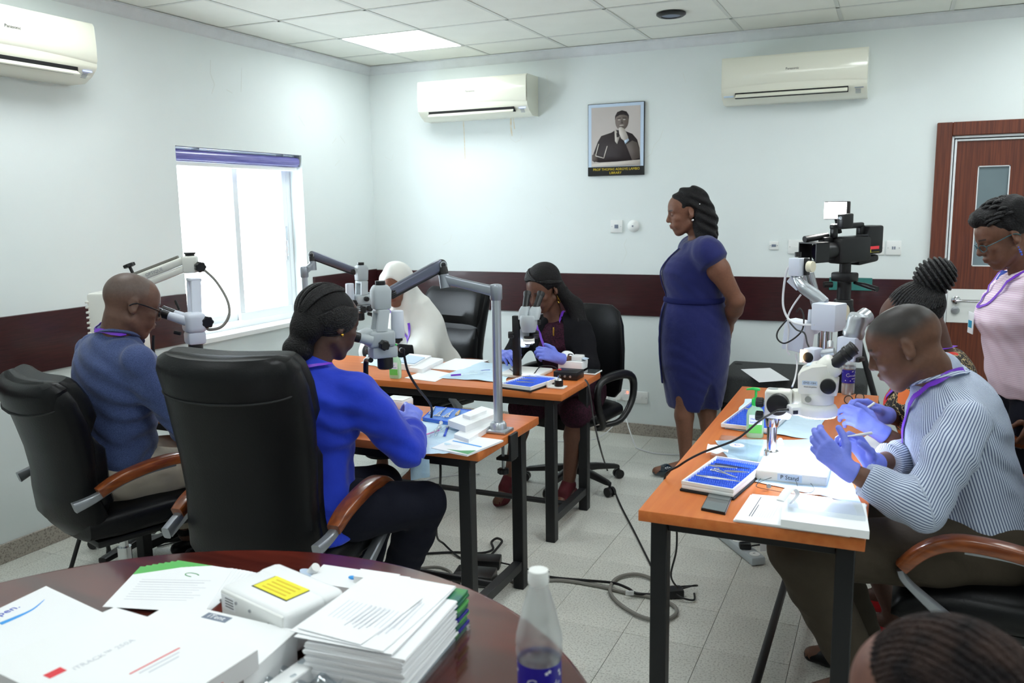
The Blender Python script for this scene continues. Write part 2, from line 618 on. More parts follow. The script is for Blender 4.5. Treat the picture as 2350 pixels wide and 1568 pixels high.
# maroon wooden rails
struct(MB().box2((0, RY0, .882), (.018, -2.068, 1.177), b=.002, seg=1).build('trim_3', 'rail_wood'), 'maroon wooden wall rail on the left wall before the window')
t = struct(MB().box2((0, -.838, .882), (.018, -.018, 1.177), b=.002, seg=1).build('trim_4', 'rail_wood'), 'short maroon wooden wall rail between the window and the corner')
struct(MB().box2((0, -.018, .877), (4.03, 0, 1.170), b=.002, seg=1).build('trim_5', 'rail_wood'), 'long maroon wooden wall rail across the back wall')
struct(MB().box2((0, RY0, 0), (.012, 0, .095), b=.002, seg=1).build('baseboard_left', 'skirting_stone'))
struct(MB().box2((.012, -.012, 0), (4.03, 0, .086), b=.002, seg=1).build('baseboard_back', 'skirting_stone'))
struct(MB().box2((DX1, -.012, 0), (RX1, 0, .086), b=.002, seg=1).build('baseboard_back_right', 'skirting_stone'))

# plaster damage on the walls
def streak(name, pts, w, material, parent, off, axis):
    m = MB(); n = len(pts)
    for k in range(n - 1):
        a, b = V(pts[k]), V(pts[k + 1])
        d = b - a; d /= np.linalg.norm(d)
        nrm = V(0, -1, 0) if axis == 'y' else V(1, 0, 0)
        sd = np.cross(d, nrm) * w / 2
        m.add([a - sd, a + sd, b + sd, b - sd, a - sd + nrm * off, a + sd + nrm * off, b + sd + nrm * off, b - sd + nrm * off],
              [(4, 5, 6, 7), (0, 1, 5, 4), (1, 2, 6, 5), (2, 3, 7, 6), (3, 0, 4, 7)])
    return m.build(name, material, parent)
wb = bpy.data.objects['wall_back']; wl = bpy.data.objects['wall_left']
streak('drip_stain', [(.823, 0, 2.31), (.826, 0, 2.24), (.829, 0, 2.15), (.830, 0, 2.02)], .007, 'wall_stain', wb, .0006, 'y')
streak('drip_stain', [(1.215, 0, 2.30), (1.213, 0, 2.24), (1.222, 0, 2.17)], .012, 'wall_stain', wb, .0006, 'y')
streak('drip_stain', [(1.235, 0, 2.30), (1.243, 0, 2.22)], .006, 'wall_stain', wb, .0006, 'y')
crk = [[(1.20, 0, 2.19), (1.215, 0, 2.145), (1.25, 0, 2.125), (1.29, 0, 2.14), (1.30, 0, 2.17)],
       [(2.35, 0, 2.16), (2.33, 0, 2.10), (2.29, 0, 2.06), (2.27, 0, 2.0), (2.22, 0, 1.97)],
       [(2.10, 0, 1.42), (2.08, 0, 1.38), (2.10, 0, 1.32), (2.06, 0, 1.24)],
       [(.62, 0, 1.37), (.68, 0, 1.40), (.70, 0, 1.45)], [(1.5, 0, 2.58), (1.52, 0, 2.47), (1.47, 0, 2.4)],
       [(2.48, 0, 2.53), (2.50, 0, 2.46)], [(1.48, 0, 1.66), (1.53, 0, 1.60)], [(.12, 0, 2.06), (.18, 0, 2.03), (.2, 0, 2.08)]]
for c in crk:
    streak('plaster_crack', c, .004, 'plaster_crack', wb, .0007, 'y')
for c in [[(0, -1.72, 2.56), (0, -1.73, 2.48), (0, -1.70, 2.42), (0, -1.73, 2.36)], [(0, -1.45, 2.55), (0, -1.47, 2.4)],
          [(0, -1.60, 2.40), (0, -1.55, 2.385)], [(0, -.9, 2.3), (0, -.84, 2.24)], [(0, -.42, 2.2), (0, -.36, 2.15)], [(0, -.52, 2.14), (0, -.47, 2.18)],
          [(0, -.5, 1.98), (0, -.44, 2.02)]]:
    streak('plaster_crack', c, .005, 'plaster_crack', wl, .0007, 'x')

# window
win = struct(thing('window_1', 'white sliding aluminium window with two panes and a bright view', 'window', (-.14, (WY0 + WY1) / 2, WZ0)))
del win['category']
yc = (WY0 + WY1) / 2; hw = (WY1 - WY0) / 2; hh = WZ1 - WZ0
m = MB()
for lo, hi in [((-.03, -hw, 0), (.03, hw, .05)), ((-.03, -hw, hh - .05), (.03, hw, hh)), ((-.03, -hw, .05), (.03, -hw + .045, hh - .05)), ((-.03, hw - .045, .05), (.03, hw, hh - .05))]:
    m.box2(lo, hi, b=.004, seg=1)
m.build('window_frame', 'aluminium_white', win)
def sash(y0, y1, x):
    m = MB()
    for lo, hi in [((x - .012, y0, .04), (x + .012, y1, .10)), ((x - .012, y0, hh - .10), (x + .012, y1, hh - .04)),
                   ((x - .012, y0, .10), (x + .012, y0 + .05, hh - .10)), ((x - .012, y1 - .05, .10), (x + .012, y1, hh - .10))]:
        m.box2(lo, hi, b=.003, seg=1)
    s = m.build('sash', 'aluminium_white', win)
    MB().box2((x - .003, y0 + .05, .10), (x + .003, y1 - .05, hh - .10)).build('pane', 'window_glass', s)
    return s
sash(-hw + .04, .055, -.013)
s2 = sash(0.0, hw - .04, .014)
MB().box2((.026, hw - .085, .42), (.034, hw - .062, .66), b=.003).box2((.034, hw - .079, .45), (.040, hw - .069, .56), b=.002).build('latch', 'satin_metal', s2)
struct(MB().box2((-.11, WY0, WZ0 - .03), (.035, WY1, WZ0 + .004), b=.004, seg=1).build('trim_6', 'white_plastic'), 'white window sill')
bl = thing('roller_blind', 'rolled-up violet roller blind at the top of the window', 'blind', (-.045, yc, WZ1 - .1))
MB().cyl((0, -hw + .012, .052), (0, hw - .012, .052), .036, seg=24).build('roll', 'blind_vinyl', bl)
MB().box2((-.012, -hw + .015, -.01), (.012, hw - .015, .014), b=.005).build('bottom_bar', 'white_plastic', bl)
for yy in (-hw + .004, hw - .010, -hw + .2, hw - .18):
    MB().box2((-.03, yy, .02 if abs(yy) > .5 else .086), (.03, yy + .006, .098)).build('bracket', 'satin_metal', bl)
# neighbouring ground outside, seen only as glare
# door
dr = struct(thing('door_1', 'brown wooden door with narrow glass panel and white lock plate', 'door', (DX0, 0, 0)))
del dr['category']
m = MB()
for lo, hi in [((-.002, -.03, 0), (.082, .12, DZ)), ((DX1 - DX0 - .08, -.03, 0), (DX1 - DX0 + .002, .12, DZ)), ((.082, -.03, DZ - .08), (DX1 - DX0 - .08, .12, DZ))]:
    m.box2(lo, hi, b=.004, seg=1)
m.build('door_frame', 'door_wood', dr)
m = MB(); w = DX1 - DX0
for lo, hi in [((.08, -.012, 0), (.094, .06, DZ - .08)), ((.10, .0, 0), (.112, .06, DZ - .098)), ((.094, -.012, DZ - .094), (w - .094, .06, DZ - .08)),
               ((.112, .0, DZ - .112), (w - .1, .06, DZ - .1)), ((w - .094, -.012, 0), (w - .08, .06, DZ - .08))]:
    m.box2(lo, hi, b=.003, seg=1)
m.build('edge_strip', 'aluminium_white', dr)
lf = MB()
gx0, gx1, gz0, gz1 = .232, .402, 1.256, 1.856
for lo, hi in [((.112, .012, .01), (gx0, .05, DZ - .112)), ((gx1, .012, .01), (w - .1, .05, DZ - .112)), ((gx0, .012, .01), (gx1, .05, gz0)), ((gx0, .012, gz1), (gx1, .05, DZ - .112))]:
    lf.box2(lo, hi)
leaf = lf.build('door_leaf', 'door_wood', dr)
MB().box2((gx0, .028, gz0), (gx1, .034, gz1)).build('pane', 'door_glass', leaf)
m = MB()
for lo, hi in [((gx0, .014, gz0), (gx0 + .006, .028, gz1)), ((gx1 - .006, .014, gz0), (gx1, .028, gz1)), ((gx0, .014, gz0), (gx1, .028, gz0 + .006)), ((gx0, .014, gz1 - .006), (gx1, .028, gz1))]:
    m.box2(lo, hi)
m.build('glazing_bead', 'aluminium_white', leaf)
MB().box2((.114, .006, .908), (.80, .013, 1.116), b=.002, seg=1).build('lock_plate', 'white_plastic', leaf)
m = MB().cyl((.16, .006, 1.048), (.16, -.006, 1.048), .026, seg=24, bev=.002).cyl((.16, -.004, 1.048), (.16, -.05, 1.048), .010)
m.tube([(.16, -.048, 1.048), (.18, -.052, 1.048), (.29, -.05, 1.048)], .0095, 10)
m.build('handle', 'chrome', leaf)
MB().cyl((.16, .006, .985), (.16, -.008, .985), .025, seg=24, bev=.002).cyl((.16, -.008, .985), (.16, -.014, .985), .013, seg=16).build('lock', 'satin_metal', leaf)
# corridor behind the door glass
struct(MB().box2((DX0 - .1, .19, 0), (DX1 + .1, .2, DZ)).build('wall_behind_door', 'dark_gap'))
# ------------------------------------------------------------------ desks and chairs
mat('desk_laminate', srgb(206, 120, 62), 0.34, col2=srgb(195, 106, 52), vscale=3, stretch=(1.0, 14.0, 14.0), spec=0.4)
mat('desk_laminate_y', srgb(206, 120, 62), 0.34, col2=srgb(195, 106, 52), vscale=3, stretch=(14.0, 1.0, 14.0), spec=0.4)
mat('black_steel', srgb(27, 28, 30), 0.42, spec=0.4)
mat('mahogany', srgb(98, 34, 22), 0.22, col2=srgb(66, 20, 15), vscale=2.5, stretch=(1.0, 9.0, 4.0), coat=0.6)
mat('mahogany_edge', srgb(76, 22, 16), 0.25, col2=srgb(54, 15, 12), vscale=5, stretch=(1.0, 4.0, 20.0), coat=0.5)
mat('black_leather', srgb(7, 8, 11), 0.38, bump=0.08, bscale=150, spec=0.32, var=0.15, vscale=5)
mat('black_leather_seam', srgb(16, 17, 19), 0.5)
mat('arm_wood', srgb(140, 74, 32), 0.28, col2=srgb(104, 48, 20), vscale=8, stretch=(8.0, 1.5, 8.0), coat=0.4)
mat('arm_metal', srgb(160, 164, 170), 0.42, metal=0.75)
DZ_TOP = 0.765

def desk(label, x0, x1, y0, y1, along='x'):
    t = thing('desk', label, 'desk', ((x0 + x1) / 2, (y0 + y1) / 2, 0), 0, 'orange laminate work desks')
    hx, hy = (x1 - x0) / 2, (y1 - y0) / 2
    MB().box2((-hx, -hy, DZ_TOP - .034), (hx, hy, DZ_TOP), b=.003, seg=2).build('desk_top', 'desk_laminate' if along == 'x' else 'desk_laminate_y', t)
    lx, ly, w = hx - .075, hy - .05, .025
    for sx in (-1, 1):
        for sy in (-1, 1):
            MB().box2((sx * lx - w, sy * ly - w, 0), (sx * lx + w, sy * ly + w, DZ_TOP - .034), b=.003, seg=1).build('leg', 'black_steel', t)
    zt = DZ_TOP - .036
    for sy in (-1, 1):
        MB().box2((-lx + w, sy * ly - .014, zt - .04), (lx - w, sy * ly + .014, zt), b=.002, seg=1).build('top_rail', 'black_steel', t)
    for sx in (-1, 1):
        MB().box2((sx * lx - .014, -ly + w, zt - .04), (sx * lx + .014, ly - w, zt), b=.002, seg=1).build('top_rail', 'black_steel', t)
        (MB().box2((sx * lx - .02, -ly + w, .09), (sx * lx + .02, ly - w, .13), b=.002, seg=1) if along == 'x' or True else MB()).build('side_stretcher', 'black_steel', t)
    if along == 'x':
        MB().cyl((-lx + .02, 0, .11), (lx - .02, 0, .11), .015, seg=12).build('long_stretcher', 'black_steel', t)
    return t

def desk_y(label, x0, x1, y0, y1):
    t = thing('desk', label, 'desk', ((x0 + x1) / 2, (y0 + y1) / 2, 0), 0, 'orange laminate work desks')
    hx, hy = (x1 - x0) / 2, (y1 - y0) / 2
    MB().box2((-hx, -hy, DZ_TOP - .034), (hx, hy, DZ_TOP), b=.003, seg=2).build('desk_top', 'desk_laminate_y', t)
    lx, ly, w = hx - .05, hy - .075, .025
    zt = DZ_TOP - .036
    for sx in (-1, 1):
        for sy in (-1, 1):
            MB().box2((sx * lx - w, sy * ly - w, 0), (sx * lx + w, sy * ly + w, DZ_TOP - .034), b=.003, seg=1).build('leg', 'black_steel', t)
        MB().box2((sx * lx - .014, -ly + w, zt - .04), (sx * lx + .014, ly - w, zt), b=.002, seg=1).build('top_rail', 'black_steel', t)
    for sy in (-1, 1):
        MB().box2((-lx + w, sy * ly - .014, zt - .04), (lx - w, sy * ly + .014, zt), b=.002, seg=1).build('top_rail', 'black_steel', t)
        MB().box2((-lx + w, sy * ly - .02, .09), (lx - w, sy * ly + .02, .13), b=.002, seg=1).build('side_stretcher', 'black_steel', t)
    MB().cyl((0, -ly + .02, .11), (0, ly - .02, .11), .015, seg=12).build('long_stretcher', 'black_steel', t)
    return t

desk('orange laminate desk where the woman in blue and the man in navy sit', .62, 2.478, -3.17, -2.585)
desk('orange laminate desk before the back wall with the two veiled and braided women', .56, 2.415, -2.145, -1.555)
desk_y('orange laminate desk in front of the man in the striped shirt', 3.18, 3.80, -3.53, -1.66)

# conference table in the foreground
t = thing('round_table', 'large round mahogany table covered with papers and boxes in the foreground', 'table', (2.645, -5.012, 0))
MB().lathe([(.716, .80), (.718, .868), (.724, .888), (.735, .8955), (.748, .897), (.757, .8935), (.7595, .889), (.76, .884)], seg=128).build('table_top', 'mahogany', t)
MB().lathe([(.66, .70), (.662, .74), (.714, .76), (.716, .74)], seg=64).build('apron', 'mahogany_edge', t)
MB().lathe([(0, .34), (.03, .34), (.05, .30), (.08, .16), (.3, .12), (.62, .14), (.66, .3)], seg=40).build('pedestal', 'mahogany_edge', t)

def exec_chair(label, loc, face, top=1.2, group='black leather executive chairs', seat_z=0.48, recl=0.0):
    """high-backed leather chair; local +y is where the sitter looks"""
    t = thing('executive_chair', label, 'chair', (loc[0], loc[1], 0), face - math.pi / 2, group)
    k = (top - 0.42) / 0.78
    sp = [(-.13, .40, .19, .040), (-.19, .435, .235, .058), (-.235, .52, .252, .064), (-.246, .62, .245, .058), (-.246, .72, .243, .058),
          (-.256, .84, .252, .062), (-.278, .97, .262, .066), (-.306, 1.08, .262, .062), (-.328, 1.15, .252, .054), (-.340, 1.185, .235, .038), (-.344, 1.202, .20, .014)]
    sp = [(y - recl * max(0, z - .5), .42 + (z - .42) * k, w, th) for y, z, w, th in sp]
    def ring(i, grow=0.0, wgrow=0.0, off=0.0):
        y, z, w, th = sp[i]
        a = V(*sp[max(i - 1, 0)][:2]); b = V(*sp[min(i + 1, len(sp) - 1)][:2])
        tg = b - a; tg /= np.linalg.norm(tg)
        nrm = V(0, tg[1], -tg[0])          # towards the sitter
        r = sring((0, y + off * nrm[1], z + off * nrm[2]), (1, 0, 0), nrm, w + wgrow, th + grow, 36, 3.6)
        return [q + nrm * (.055 * (q[0] / .26) ** 2) for q in r]
    MB().rings([ring(i) for i in range(len(sp))]).build('back_shell', 'black_leather', t)
    # stitched flap folded over the top of the back
    MB().rings([ring(i, .010, .004 - .02 * (i == 7), -.004) for i in range(7, 11)] ).build('head_flap', 'black_leather', t)
    # piping along the flap's lower edge
    y7 = ring(7, .012, -.018, -.004)
    MB().tube([q for q in y7], .004, 6, closed=True).build('piping', 'black_leather_seam', t)
    # front cushions: a head pad and a lumbar pad
    def pad(i0, i1, name, n=9, bulge=.045):
        rings = []
        for s in np.linspace(0, 1, n):
            f = i0 + (i1 - i0) * s
            i = int(min(f, len(sp) - 2)); fr = f - i
            y, z, w, th = [sp[i][q] * (1 - fr) + sp[i + 1][q] * fr for q in range(4)]
            e = max(.12, (1 - (2 * s - 1) ** 6) ** .5)
            a = V(*sp[i][:2]); b = V(*sp[i + 1][:2]); tg = (b - a) / np.linalg.norm(b - a)
            nrm = V(0, tg[1], -tg[0])
            c = V(0, y, z) + nrm * th * .75
            rr = sring(c, (1, 0, 0), nrm, w * (.985 if e > .6 else .9), bulge * e, 28, 3.0)
            rings.append([q + nrm * (.055 * (q[0] / .26) ** 2) for q in rr])
        return MB().rings(rings).build(name, 'black_leather', t)
    pad(5.6, 9.3, 'head_cushion', bulge=.066); pad(1.4, 5.5, 'back_cushion', bulge=.066)
    # seat
    rings = []
    for y, z, w, th in [(-.23, seat_z - .05, .19, .035), (-.215, seat_z - .035, .235, .06), (-.1, seat_z - .03, .258, .07), (.08, seat_z - .025, .265, .072), (.2, seat_z - .03, .262, .066), (.26, seat_z - .05, .25, .055), (.285, seat_z - .07, .225, .028)]:
        rings.append(sring((0, y, z), (1, 0, 0), (0, 0, 1), w, th, 32, 3.4))
    MB().rings(rings).build('seat', 'black_leather', t)
    MB().box2((-.2, -.18, seat_z - .125), (.2, .2, seat_z - .095), b=.01).build('seat_pan', 'black_plastic', t)
    for sx in (-1, 1):
        x = sx * .305
        pth = spline([(x, -.20, .615), (x, -.12, .650), (x, .02, .676), (x, .13, .676), (x, .205, .640), (x, .262, .578)], 4)
        rings = []
        for i, q in enumerate(pth):
            d = pth[min(i + 1, len(pth) - 1)] - pth[max(i - 1, 0)]; d /= np.linalg.norm(d)
            up = np.cross(V(1, 0, 0), d)
            s = i / (len(pth) - 1)
            rings.append(sring(q, (1, 0, 0), up, .029 * (1 - .25 * abs(2 * s - 1) ** 4), .021, 16, 5))
        arm = MB().rings(rings).build('armrest', 'arm_wood', t)
        fr = MB()
        fp = spline([(x, .264, .570), (x, .245, .535), (x - sx * .01, .15, .45), (x - sx * .03, .06, .37)], 5)
        rings = []
        for i, q in enumerate(fp):
            d = fp[min(i + 1, len(fp) - 1)] - fp[max(i - 1, 0)]; d /= np.linalg.norm(d)
            up = np.cross(V(1, 0, 0), d); s = i / (len(fp) - 1)
            rings.append(sring(q, (1, 0, 0), up, .014 + .008 * s, .011 + .022 * max(0, s - .4), 12, 4))
        fr.rings(rings)
        rp = spline([(x, .10, .658), (x, -.02, .652), (x, -.13, .628), (x - sx * .005, -.22, .595), (x - sx * .018, -.285, .575)], 4)
        rings = []
        for i, q in enumerate(rp):
            d = rp[min(i + 1, len(rp) - 1)] - rp[max(i - 1, 0)]; d /= np.linalg.norm(d)
            up = np.cross(V(1, 0, 0), d); s = i / (len(rp) - 1)
            rings.append(sring(q, (1, 0, 0), up, .016, .009 + .024 * max(0, s - .45), 12, 4))
        fr.rings(rings)
        fr.build('arm_frame', 'arm_metal', t)
    chair_base(t, seat_z - .12)
    return t

def chair_base(t, zt, r=.31):
    MB().cyl((0, 0, .10), (0, 0, .26), .028, seg=20).cyl((0, 0, .26), (0, 0, zt), .018, seg=16).build('column', 'chrome', t)
    for i in range(5):
        a = i * 2 * math.pi / 5 + .4
        d = V(math.cos(a), math.sin(a), 0); n = V(-d[1], d[0], 0)
        rings = [sring(d * s * r + V(0, 0, z), n, (0, 0, 1), w, h, 12, 4) for s, z, w, h in [(.08, .10, .028, .026), (.5, .095, .024, .020), (.92, .078, .019, .014), (1.0, .074, .014, .010)]]
        MB().rings(rings).build('leg', 'black_plastic', t)
        c = d * r
        MB().cyl(c + n * .024 + V(0, 0, .028), c + n * .006 + V(0, 0, .028), .028, seg=14).cyl(c - n * .024 + V(0, 0, .028), c - n * .006 + V(0, 0, .028), .028, seg=14) \
            .cyl(c + V(0, 0, .03), c + V(0, 0, .075), .008, seg=8).cyl(c + n * .02 + V(0, 0, .028), c - n * .02 + V(0, 0, .028), .01, seg=8).build('caster', 'black_plastic', t)

def task_chair(label, loc, face):
    t = thing('office_chair', label, 'chair', (loc[0], loc[1], 0), face - math.pi / 2)
    sp = [(-.22, .52, .17, .030), (-.235, .56, .205, .038), (-.245, .68, .225, .040), (-.25, .82, .225, .038), (-.262, .95, .205, .034), (-.272, 1.03, .165, .028), (-.276, 1.065, .10, .014)]
    MB().rings([[q + V(0, .05 * (q[0] / .22) ** 2, 0) for q in sring((0, y, z), (1, 0, 0), (0, 1, .08), w, th, 32, 3.0)] for y, z, w, th in sp]).build('backrest', 'black_leather', t)
    rings = [sring((0, y, z), (1, 0, 0), (0, 0, 1), w, th, 28, 3.2) for y, z, w, th in [(-.23, .44, .18, .03), (-.2, .45, .22, .05), (0, .455, .245, .055), (.18, .45, .24, .05), (.25, .43, .2, .03)]]
    MB().rings(rings).build('seat', 'black_leather', t)
    MB().box2((-.03, -.30, .38), (.03, -.27, .72), b=.008).box2((-.03, -.29, .365), (.03, 0, .39), b=.008).build('back_bracket', 'black_plastic', t)
    for sx in (-1, 1):
        x = sx * .285
        MB().tube([(x - sx * .06, .10, .40), (x, .13, .43), (x + sx * .01, .19, .54), (x, .18, .66), (x, .08, .695), (x, -.10, .69), (x, -.20, .64), (x, -.19, .52), (x - sx * .01, -.08, .42), (x - sx * .07, .0, .395)],
                  [.016, .02, .021, .021, .026, .027, .023, .02, .018, .015], 10, smooth=4).build('armrest', 'black_plastic', t)
    chair_base(t, .40, .30)
    return t
exec_chair('tall black leather executive chair under the woman in royal blue', (1.87, -3.52), math.radians(97), 1.20)
exec_chair('low-backed black leather executive chair under the man in navy shirt', (.92, -3.42), math.radians(72), 1.03)
exec_chair('black leather executive chair behind the woman in white veil', (1.06, -.98), math.radians(-104), 1.10)
exec_chair('black leather executive chair under the man in striped shirt', (4.17, -2.92), math.radians(178), 1.16, seat_z=.47)
exec_chair('black leather executive chair of the woman in floral dress, mostly hidden', (4.27, -2.20), math.radians(180), .92)
exec_chair('black leather executive chair under the person in the near foreground', (4.10, -4.97), math.radians(148), .86, seat_z=.40)
task_chair('black office chair with looped plastic arms under the braided woman in cardigan', (2.14, -1.22), math.radians(-104))
# ------------------------------------------------------------------ smooth solids for people and cloth
def _smin(a, b, k):
    if k <= 0:
        return np.minimum(a, b)
    h = np.maximum(k - np.abs(a - b), 0) / k
    return np.minimum(a, b) - h * h * k * 0.25
def _smax(a, b, k):
    return -_smin(-a, -b, k)

def cone(a, b, ra, rb=None, k=.02):
    return ('c', V(a), V(b), ra, ra if rb is None else rb, k)
def fcone(a, b, ra, rb=None, k=.02):
    """cone with a flat cut end at b"""
    return ('f', V(a), V(b), ra, ra if rb is None else rb, k)
def ball(c, r, R=None, k=.02):
    r = V(r) if hasattr(r, '__len__') else V(r, r, r)
    return ('e', V(c), r, np.eye(3) if R is None else R, k)
def tubeT(a, b, lat, secs, k=.03, fwd=None):
    """solid of elliptic sections from a to b; secs: (t, half width, front depth, back depth, forward shift)"""
    a = V(a); b = V(b); z = b - a; L = np.linalg.norm(z); z = z / L
    x = V(lat) - z * (V(lat) @ z); x /= np.linalg.norm(x)
    y = np.cross(z, x)
    return ('T', a, L, np.stack([x, y, z]), np.array(secs, float), k)
def minus(q):
    return ('-',) + q
def keep(p0, n, c=None, r=None, k=.004):
    """keep only the side of the plane that n points away from (inside radius r of c)"""
    return ('p', V(p0), V(n) / np.linalg.norm(V(n)), None if c is None else V(c), r, k)

def _pb(q):
    if q[0] in 'cf':
        m = max(q[3], q[4]); return np.minimum(q[1], q[2]) - m, np.maximum(q[1], q[2]) + m
    if q[0] == 'e':
        m = q[2].max(); return q[1] - m, q[1] + m
    if q[0] == 'T':
        S = q[4]; m = max(S[:, 1].max(), S[:, 2].max(), S[:, 3].max()) + np.abs(S[:, 4]).max()
        a = q[1] + q[3][2] * q[2] * S[0, 0]; b = q[1] + q[3][2] * q[2] * S[-1, 0]
        return np.minimum(a, b) - m, np.maximum(a, b) + m

def _pd(q, X, Y, Z):
    if q[0] in 'cf':
        a, b, ra, rb = q[1:5]; ba = b - a; L2 = ba @ ba + 1e-12
        x, y, z = X - a[0], Y - a[1], Z - a[2]
        h = np.clip((x * ba[0] + y * ba[1] + z * ba[2]) / L2, 0, 1)
        d = np.sqrt((x - h * ba[0]) ** 2 + (y - h * ba[1]) ** 2 + (z - h * ba[2]) ** 2) - (ra + (rb - ra) * h)
        if q[0] == 'f':
            d = _smax(d, ((x * ba[0] + y * ba[1] + z * ba[2]) / L2 - 1) * math.sqrt(L2), .006)
        return d
    if q[0] == 'e':
        c, r, R = q[1:4]
        x, y, z = X - c[0], Y - c[1], Z - c[2]
        l = [(x * R[0, i] + y * R[1, i] + z * R[2, i]) for i in range(3)]
        k0 = np.sqrt(sum((l[i] / r[i]) ** 2 for i in range(3)))
        k1 = np.sqrt(sum((l[i] / r[i] ** 2) ** 2 for i in range(3))) + 1e-9
        return k0 * (k0 - 1) / k1
    if q[0] == 'T':
        a, L, B, S = q[1:5]
        x, y, z = X - a[0], Y - a[1], Z - a[2]
        lx, ly, lz = [B[i, 0] * x + B[i, 1] * y + B[i, 2] * z for i in range(3)]
        t = lz / L
        ts = np.linspace(S[0, 0], S[-1, 0], 80)
        def ip(c):      # smooth interpolation of the section table
            v = np.interp(ts, S[:, 0], S[:, c])
            kn = np.array([1, 2, 3, 2, 1.0]); kn /= kn.sum()
            return np.convolve(np.pad(v, 2, mode='edge'), kn, 'valid')
        g = lambda c: np.interp(t, ts, ip(c)).astype(np.float32)
        rx = g(1); yy = ly - g(4)
        ry = np.where(yy > 0, g(2), g(3))
        m = np.sqrt((lx / rx) ** 2 + (yy / ry) ** 2)
        d = (m - 1) * np.minimum(rx, ry)
        return _smax(d, np.maximum(S[0, 0] * L - lz, lz - S[-1, 0] * L), .02)

def axis_pts(lo, hi, step, fine):
    pts = [lo]
    while pts[-1] < hi:
        s = step
        for f0, f1, fs in fine:
            if f0 - step < pts[-1] < f1:
                s = min(s, fs)
        pts.append(pts[-1] + s)
    return np.array(pts, np.float32)

def sdf_arrays(prims, step=.009, fine=(), wrinkle=None):
    """fine: list of (lo, hi, step) boxes meshed more finely"""
    adds = [q for q in prims if q[0] in 'cfeT']
    lo = np.min([_pb(q)[0] for q in adds], 0) - .025
    hi = np.max([_pb(q)[1] for q in adds], 0) + .025
    ax = [axis_pts(lo[i], hi[i], step, [(f[0][i], f[1][i], f[2]) for f in fine]) for i in range(3)]
    F = np.full([len(a) for a in ax], .15, np.float32)
    for q in prims:
        neg = q[0] == '-'
        p = q[1:] if neg else q
        if p[0] == 'p':
            if p[3] is None:
                sl = [slice(None)] * 3
            else:
                sl = [slice(*np.searchsorted(ax[i], [p[3][i] - p[4], p[3][i] + p[4]])) for i in range(3)]
            X, Y, Z = ax[0][sl[0]][:, None, None], ax[1][sl[1]][None, :, None], ax[2][sl[2]][None, None, :]
            d = (X - p[1][0]) * p[2][0] + (Y - p[1][1]) * p[2][1] + (Z - p[1][2]) * p[2][2]
            F[tuple(sl)] = _smax(F[tuple(sl)], d, p[5])
            continue
        k = p[-1]
        b0, b1 = _pb(p)
        mg = max(k, .012) + 2.2 * step
        sl = tuple(slice(*np.searchsorted(ax[i], [b0[i] - mg, b1[i] + mg])) for i in range(3))
        X, Y, Z = ax[0][sl[0]][:, None, None], ax[1][sl[1]][None, :, None], ax[2][sl[2]][None, None, :]
        if 0 in F[sl].shape:
            continue
        d = _pd(p, X, Y, Z)
        F[sl] = _smax(F[sl], -d, k) if neg else _smin(F[sl], d, k)
    if wrinkle:
        X, Y, Z = ax[0][:, None, None], ax[1][None, :, None], ax[2][None, None, :]
        F += wrinkle(X, Y, Z).astype(np.float32)
    for sl in ((0,), (-1,)):      # closed hull
        F[sl[0], :, :] = .1; F[:, sl[0], :] = .1; F[:, :, sl[0]] = .1
    I = F < 0
    n = [s - 1 for s in F.shape]
    cnt = np.zeros(n, np.int8)
    for dx in (0, 1):
        for dy in (0, 1):
            for dz in (0, 1):
                cnt += I[dx:dx + n[0], dy:dy + n[1], dz:dz + n[2]]
    act = np.argwhere((cnt > 0) & (cnt < 8))
    del cnt
    ids = np.full(n, -1, np.int32)
    ids[act[:, 0], act[:, 1], act[:, 2]] = np.arange(len(act))
    acc = np.zeros((len(act), 3)); num = np.zeros(len(act))
    cor = [(0, 0, 0), (1, 0, 0), (0, 1, 0), (0, 0, 1), (1, 1, 0), (1, 0, 1), (0, 1, 1), (1, 1, 1)]
    fv = {c: F[act[:, 0] + c[0], act[:, 1] + c[1], act[:, 2] + c[2]] for c in cor}
    pv = [[ax[i][act[:, i]], ax[i][act[:, i] + 1]] for i in range(3)]
    for c in cor:
        for i in range(3):
            if c[i] == 0:
                e = list(c); e[i] = 1; e = tuple(e)
                f0, f1 = fv[c], fv[e]
                x = (f0 < 0) != (f1 < 0)
                t = np.where(x, f0 / np.where(x, f0 - f1, 1), 0)
                for a in range(3):
                    q = pv[a][c[a]] if a != i else pv[a][0] + t * (pv[a][1] - pv[a][0])
                    acc[:, a] += np.where(x, q, 0)
                num += x
    verts = acc / num[:, None]
    quads = []
    for i in range(3):
        j, k = (i + 1) % 3, (i + 2) % 3
        s0 = [slice(1, -1)] * 3; s0[i] = slice(0, -1)
        s1 = list(s0); s1[i] = slice(1, None)
        a, b = I[tuple(s0)], I[tuple(s1)]
        for flip, mask in ((False, a & ~b), (True, ~a & b)):
            e = np.argwhere(mask)
            if not len(e):
                continue
            off = np.ones(3, int); off[i] = 0
            e = e + off
            def cid(dj, dk):
                q = e.copy(); q[:, j] -= dj; q[:, k] -= dk
                return ids[q[:, 0], q[:, 1], q[:, 2]]
            f = np.stack([cid(0, 0), cid(1, 0), cid(1, 1), cid(0, 1)], 1)
            quads.append(f[:, ::-1] if flip else f)
    quads = np.concatenate(quads)
    return verts, quads

def relax(v, q, it=1, lam=.5):
    e = np.concatenate([q[:, [0, 1]], q[:, [1, 2]], q[:, [2, 3]], q[:, [3, 0]]])
    for _ in range(it):
        s = np.zeros_like(v); c = np.zeros(len(v))
        np.add.at(s, e[:, 0], v[e[:, 1]]); np.add.at(c, e[:, 0], 1)
        v = v + lam * (s / np.maximum(c, 1)[:, None] - v)
    return v

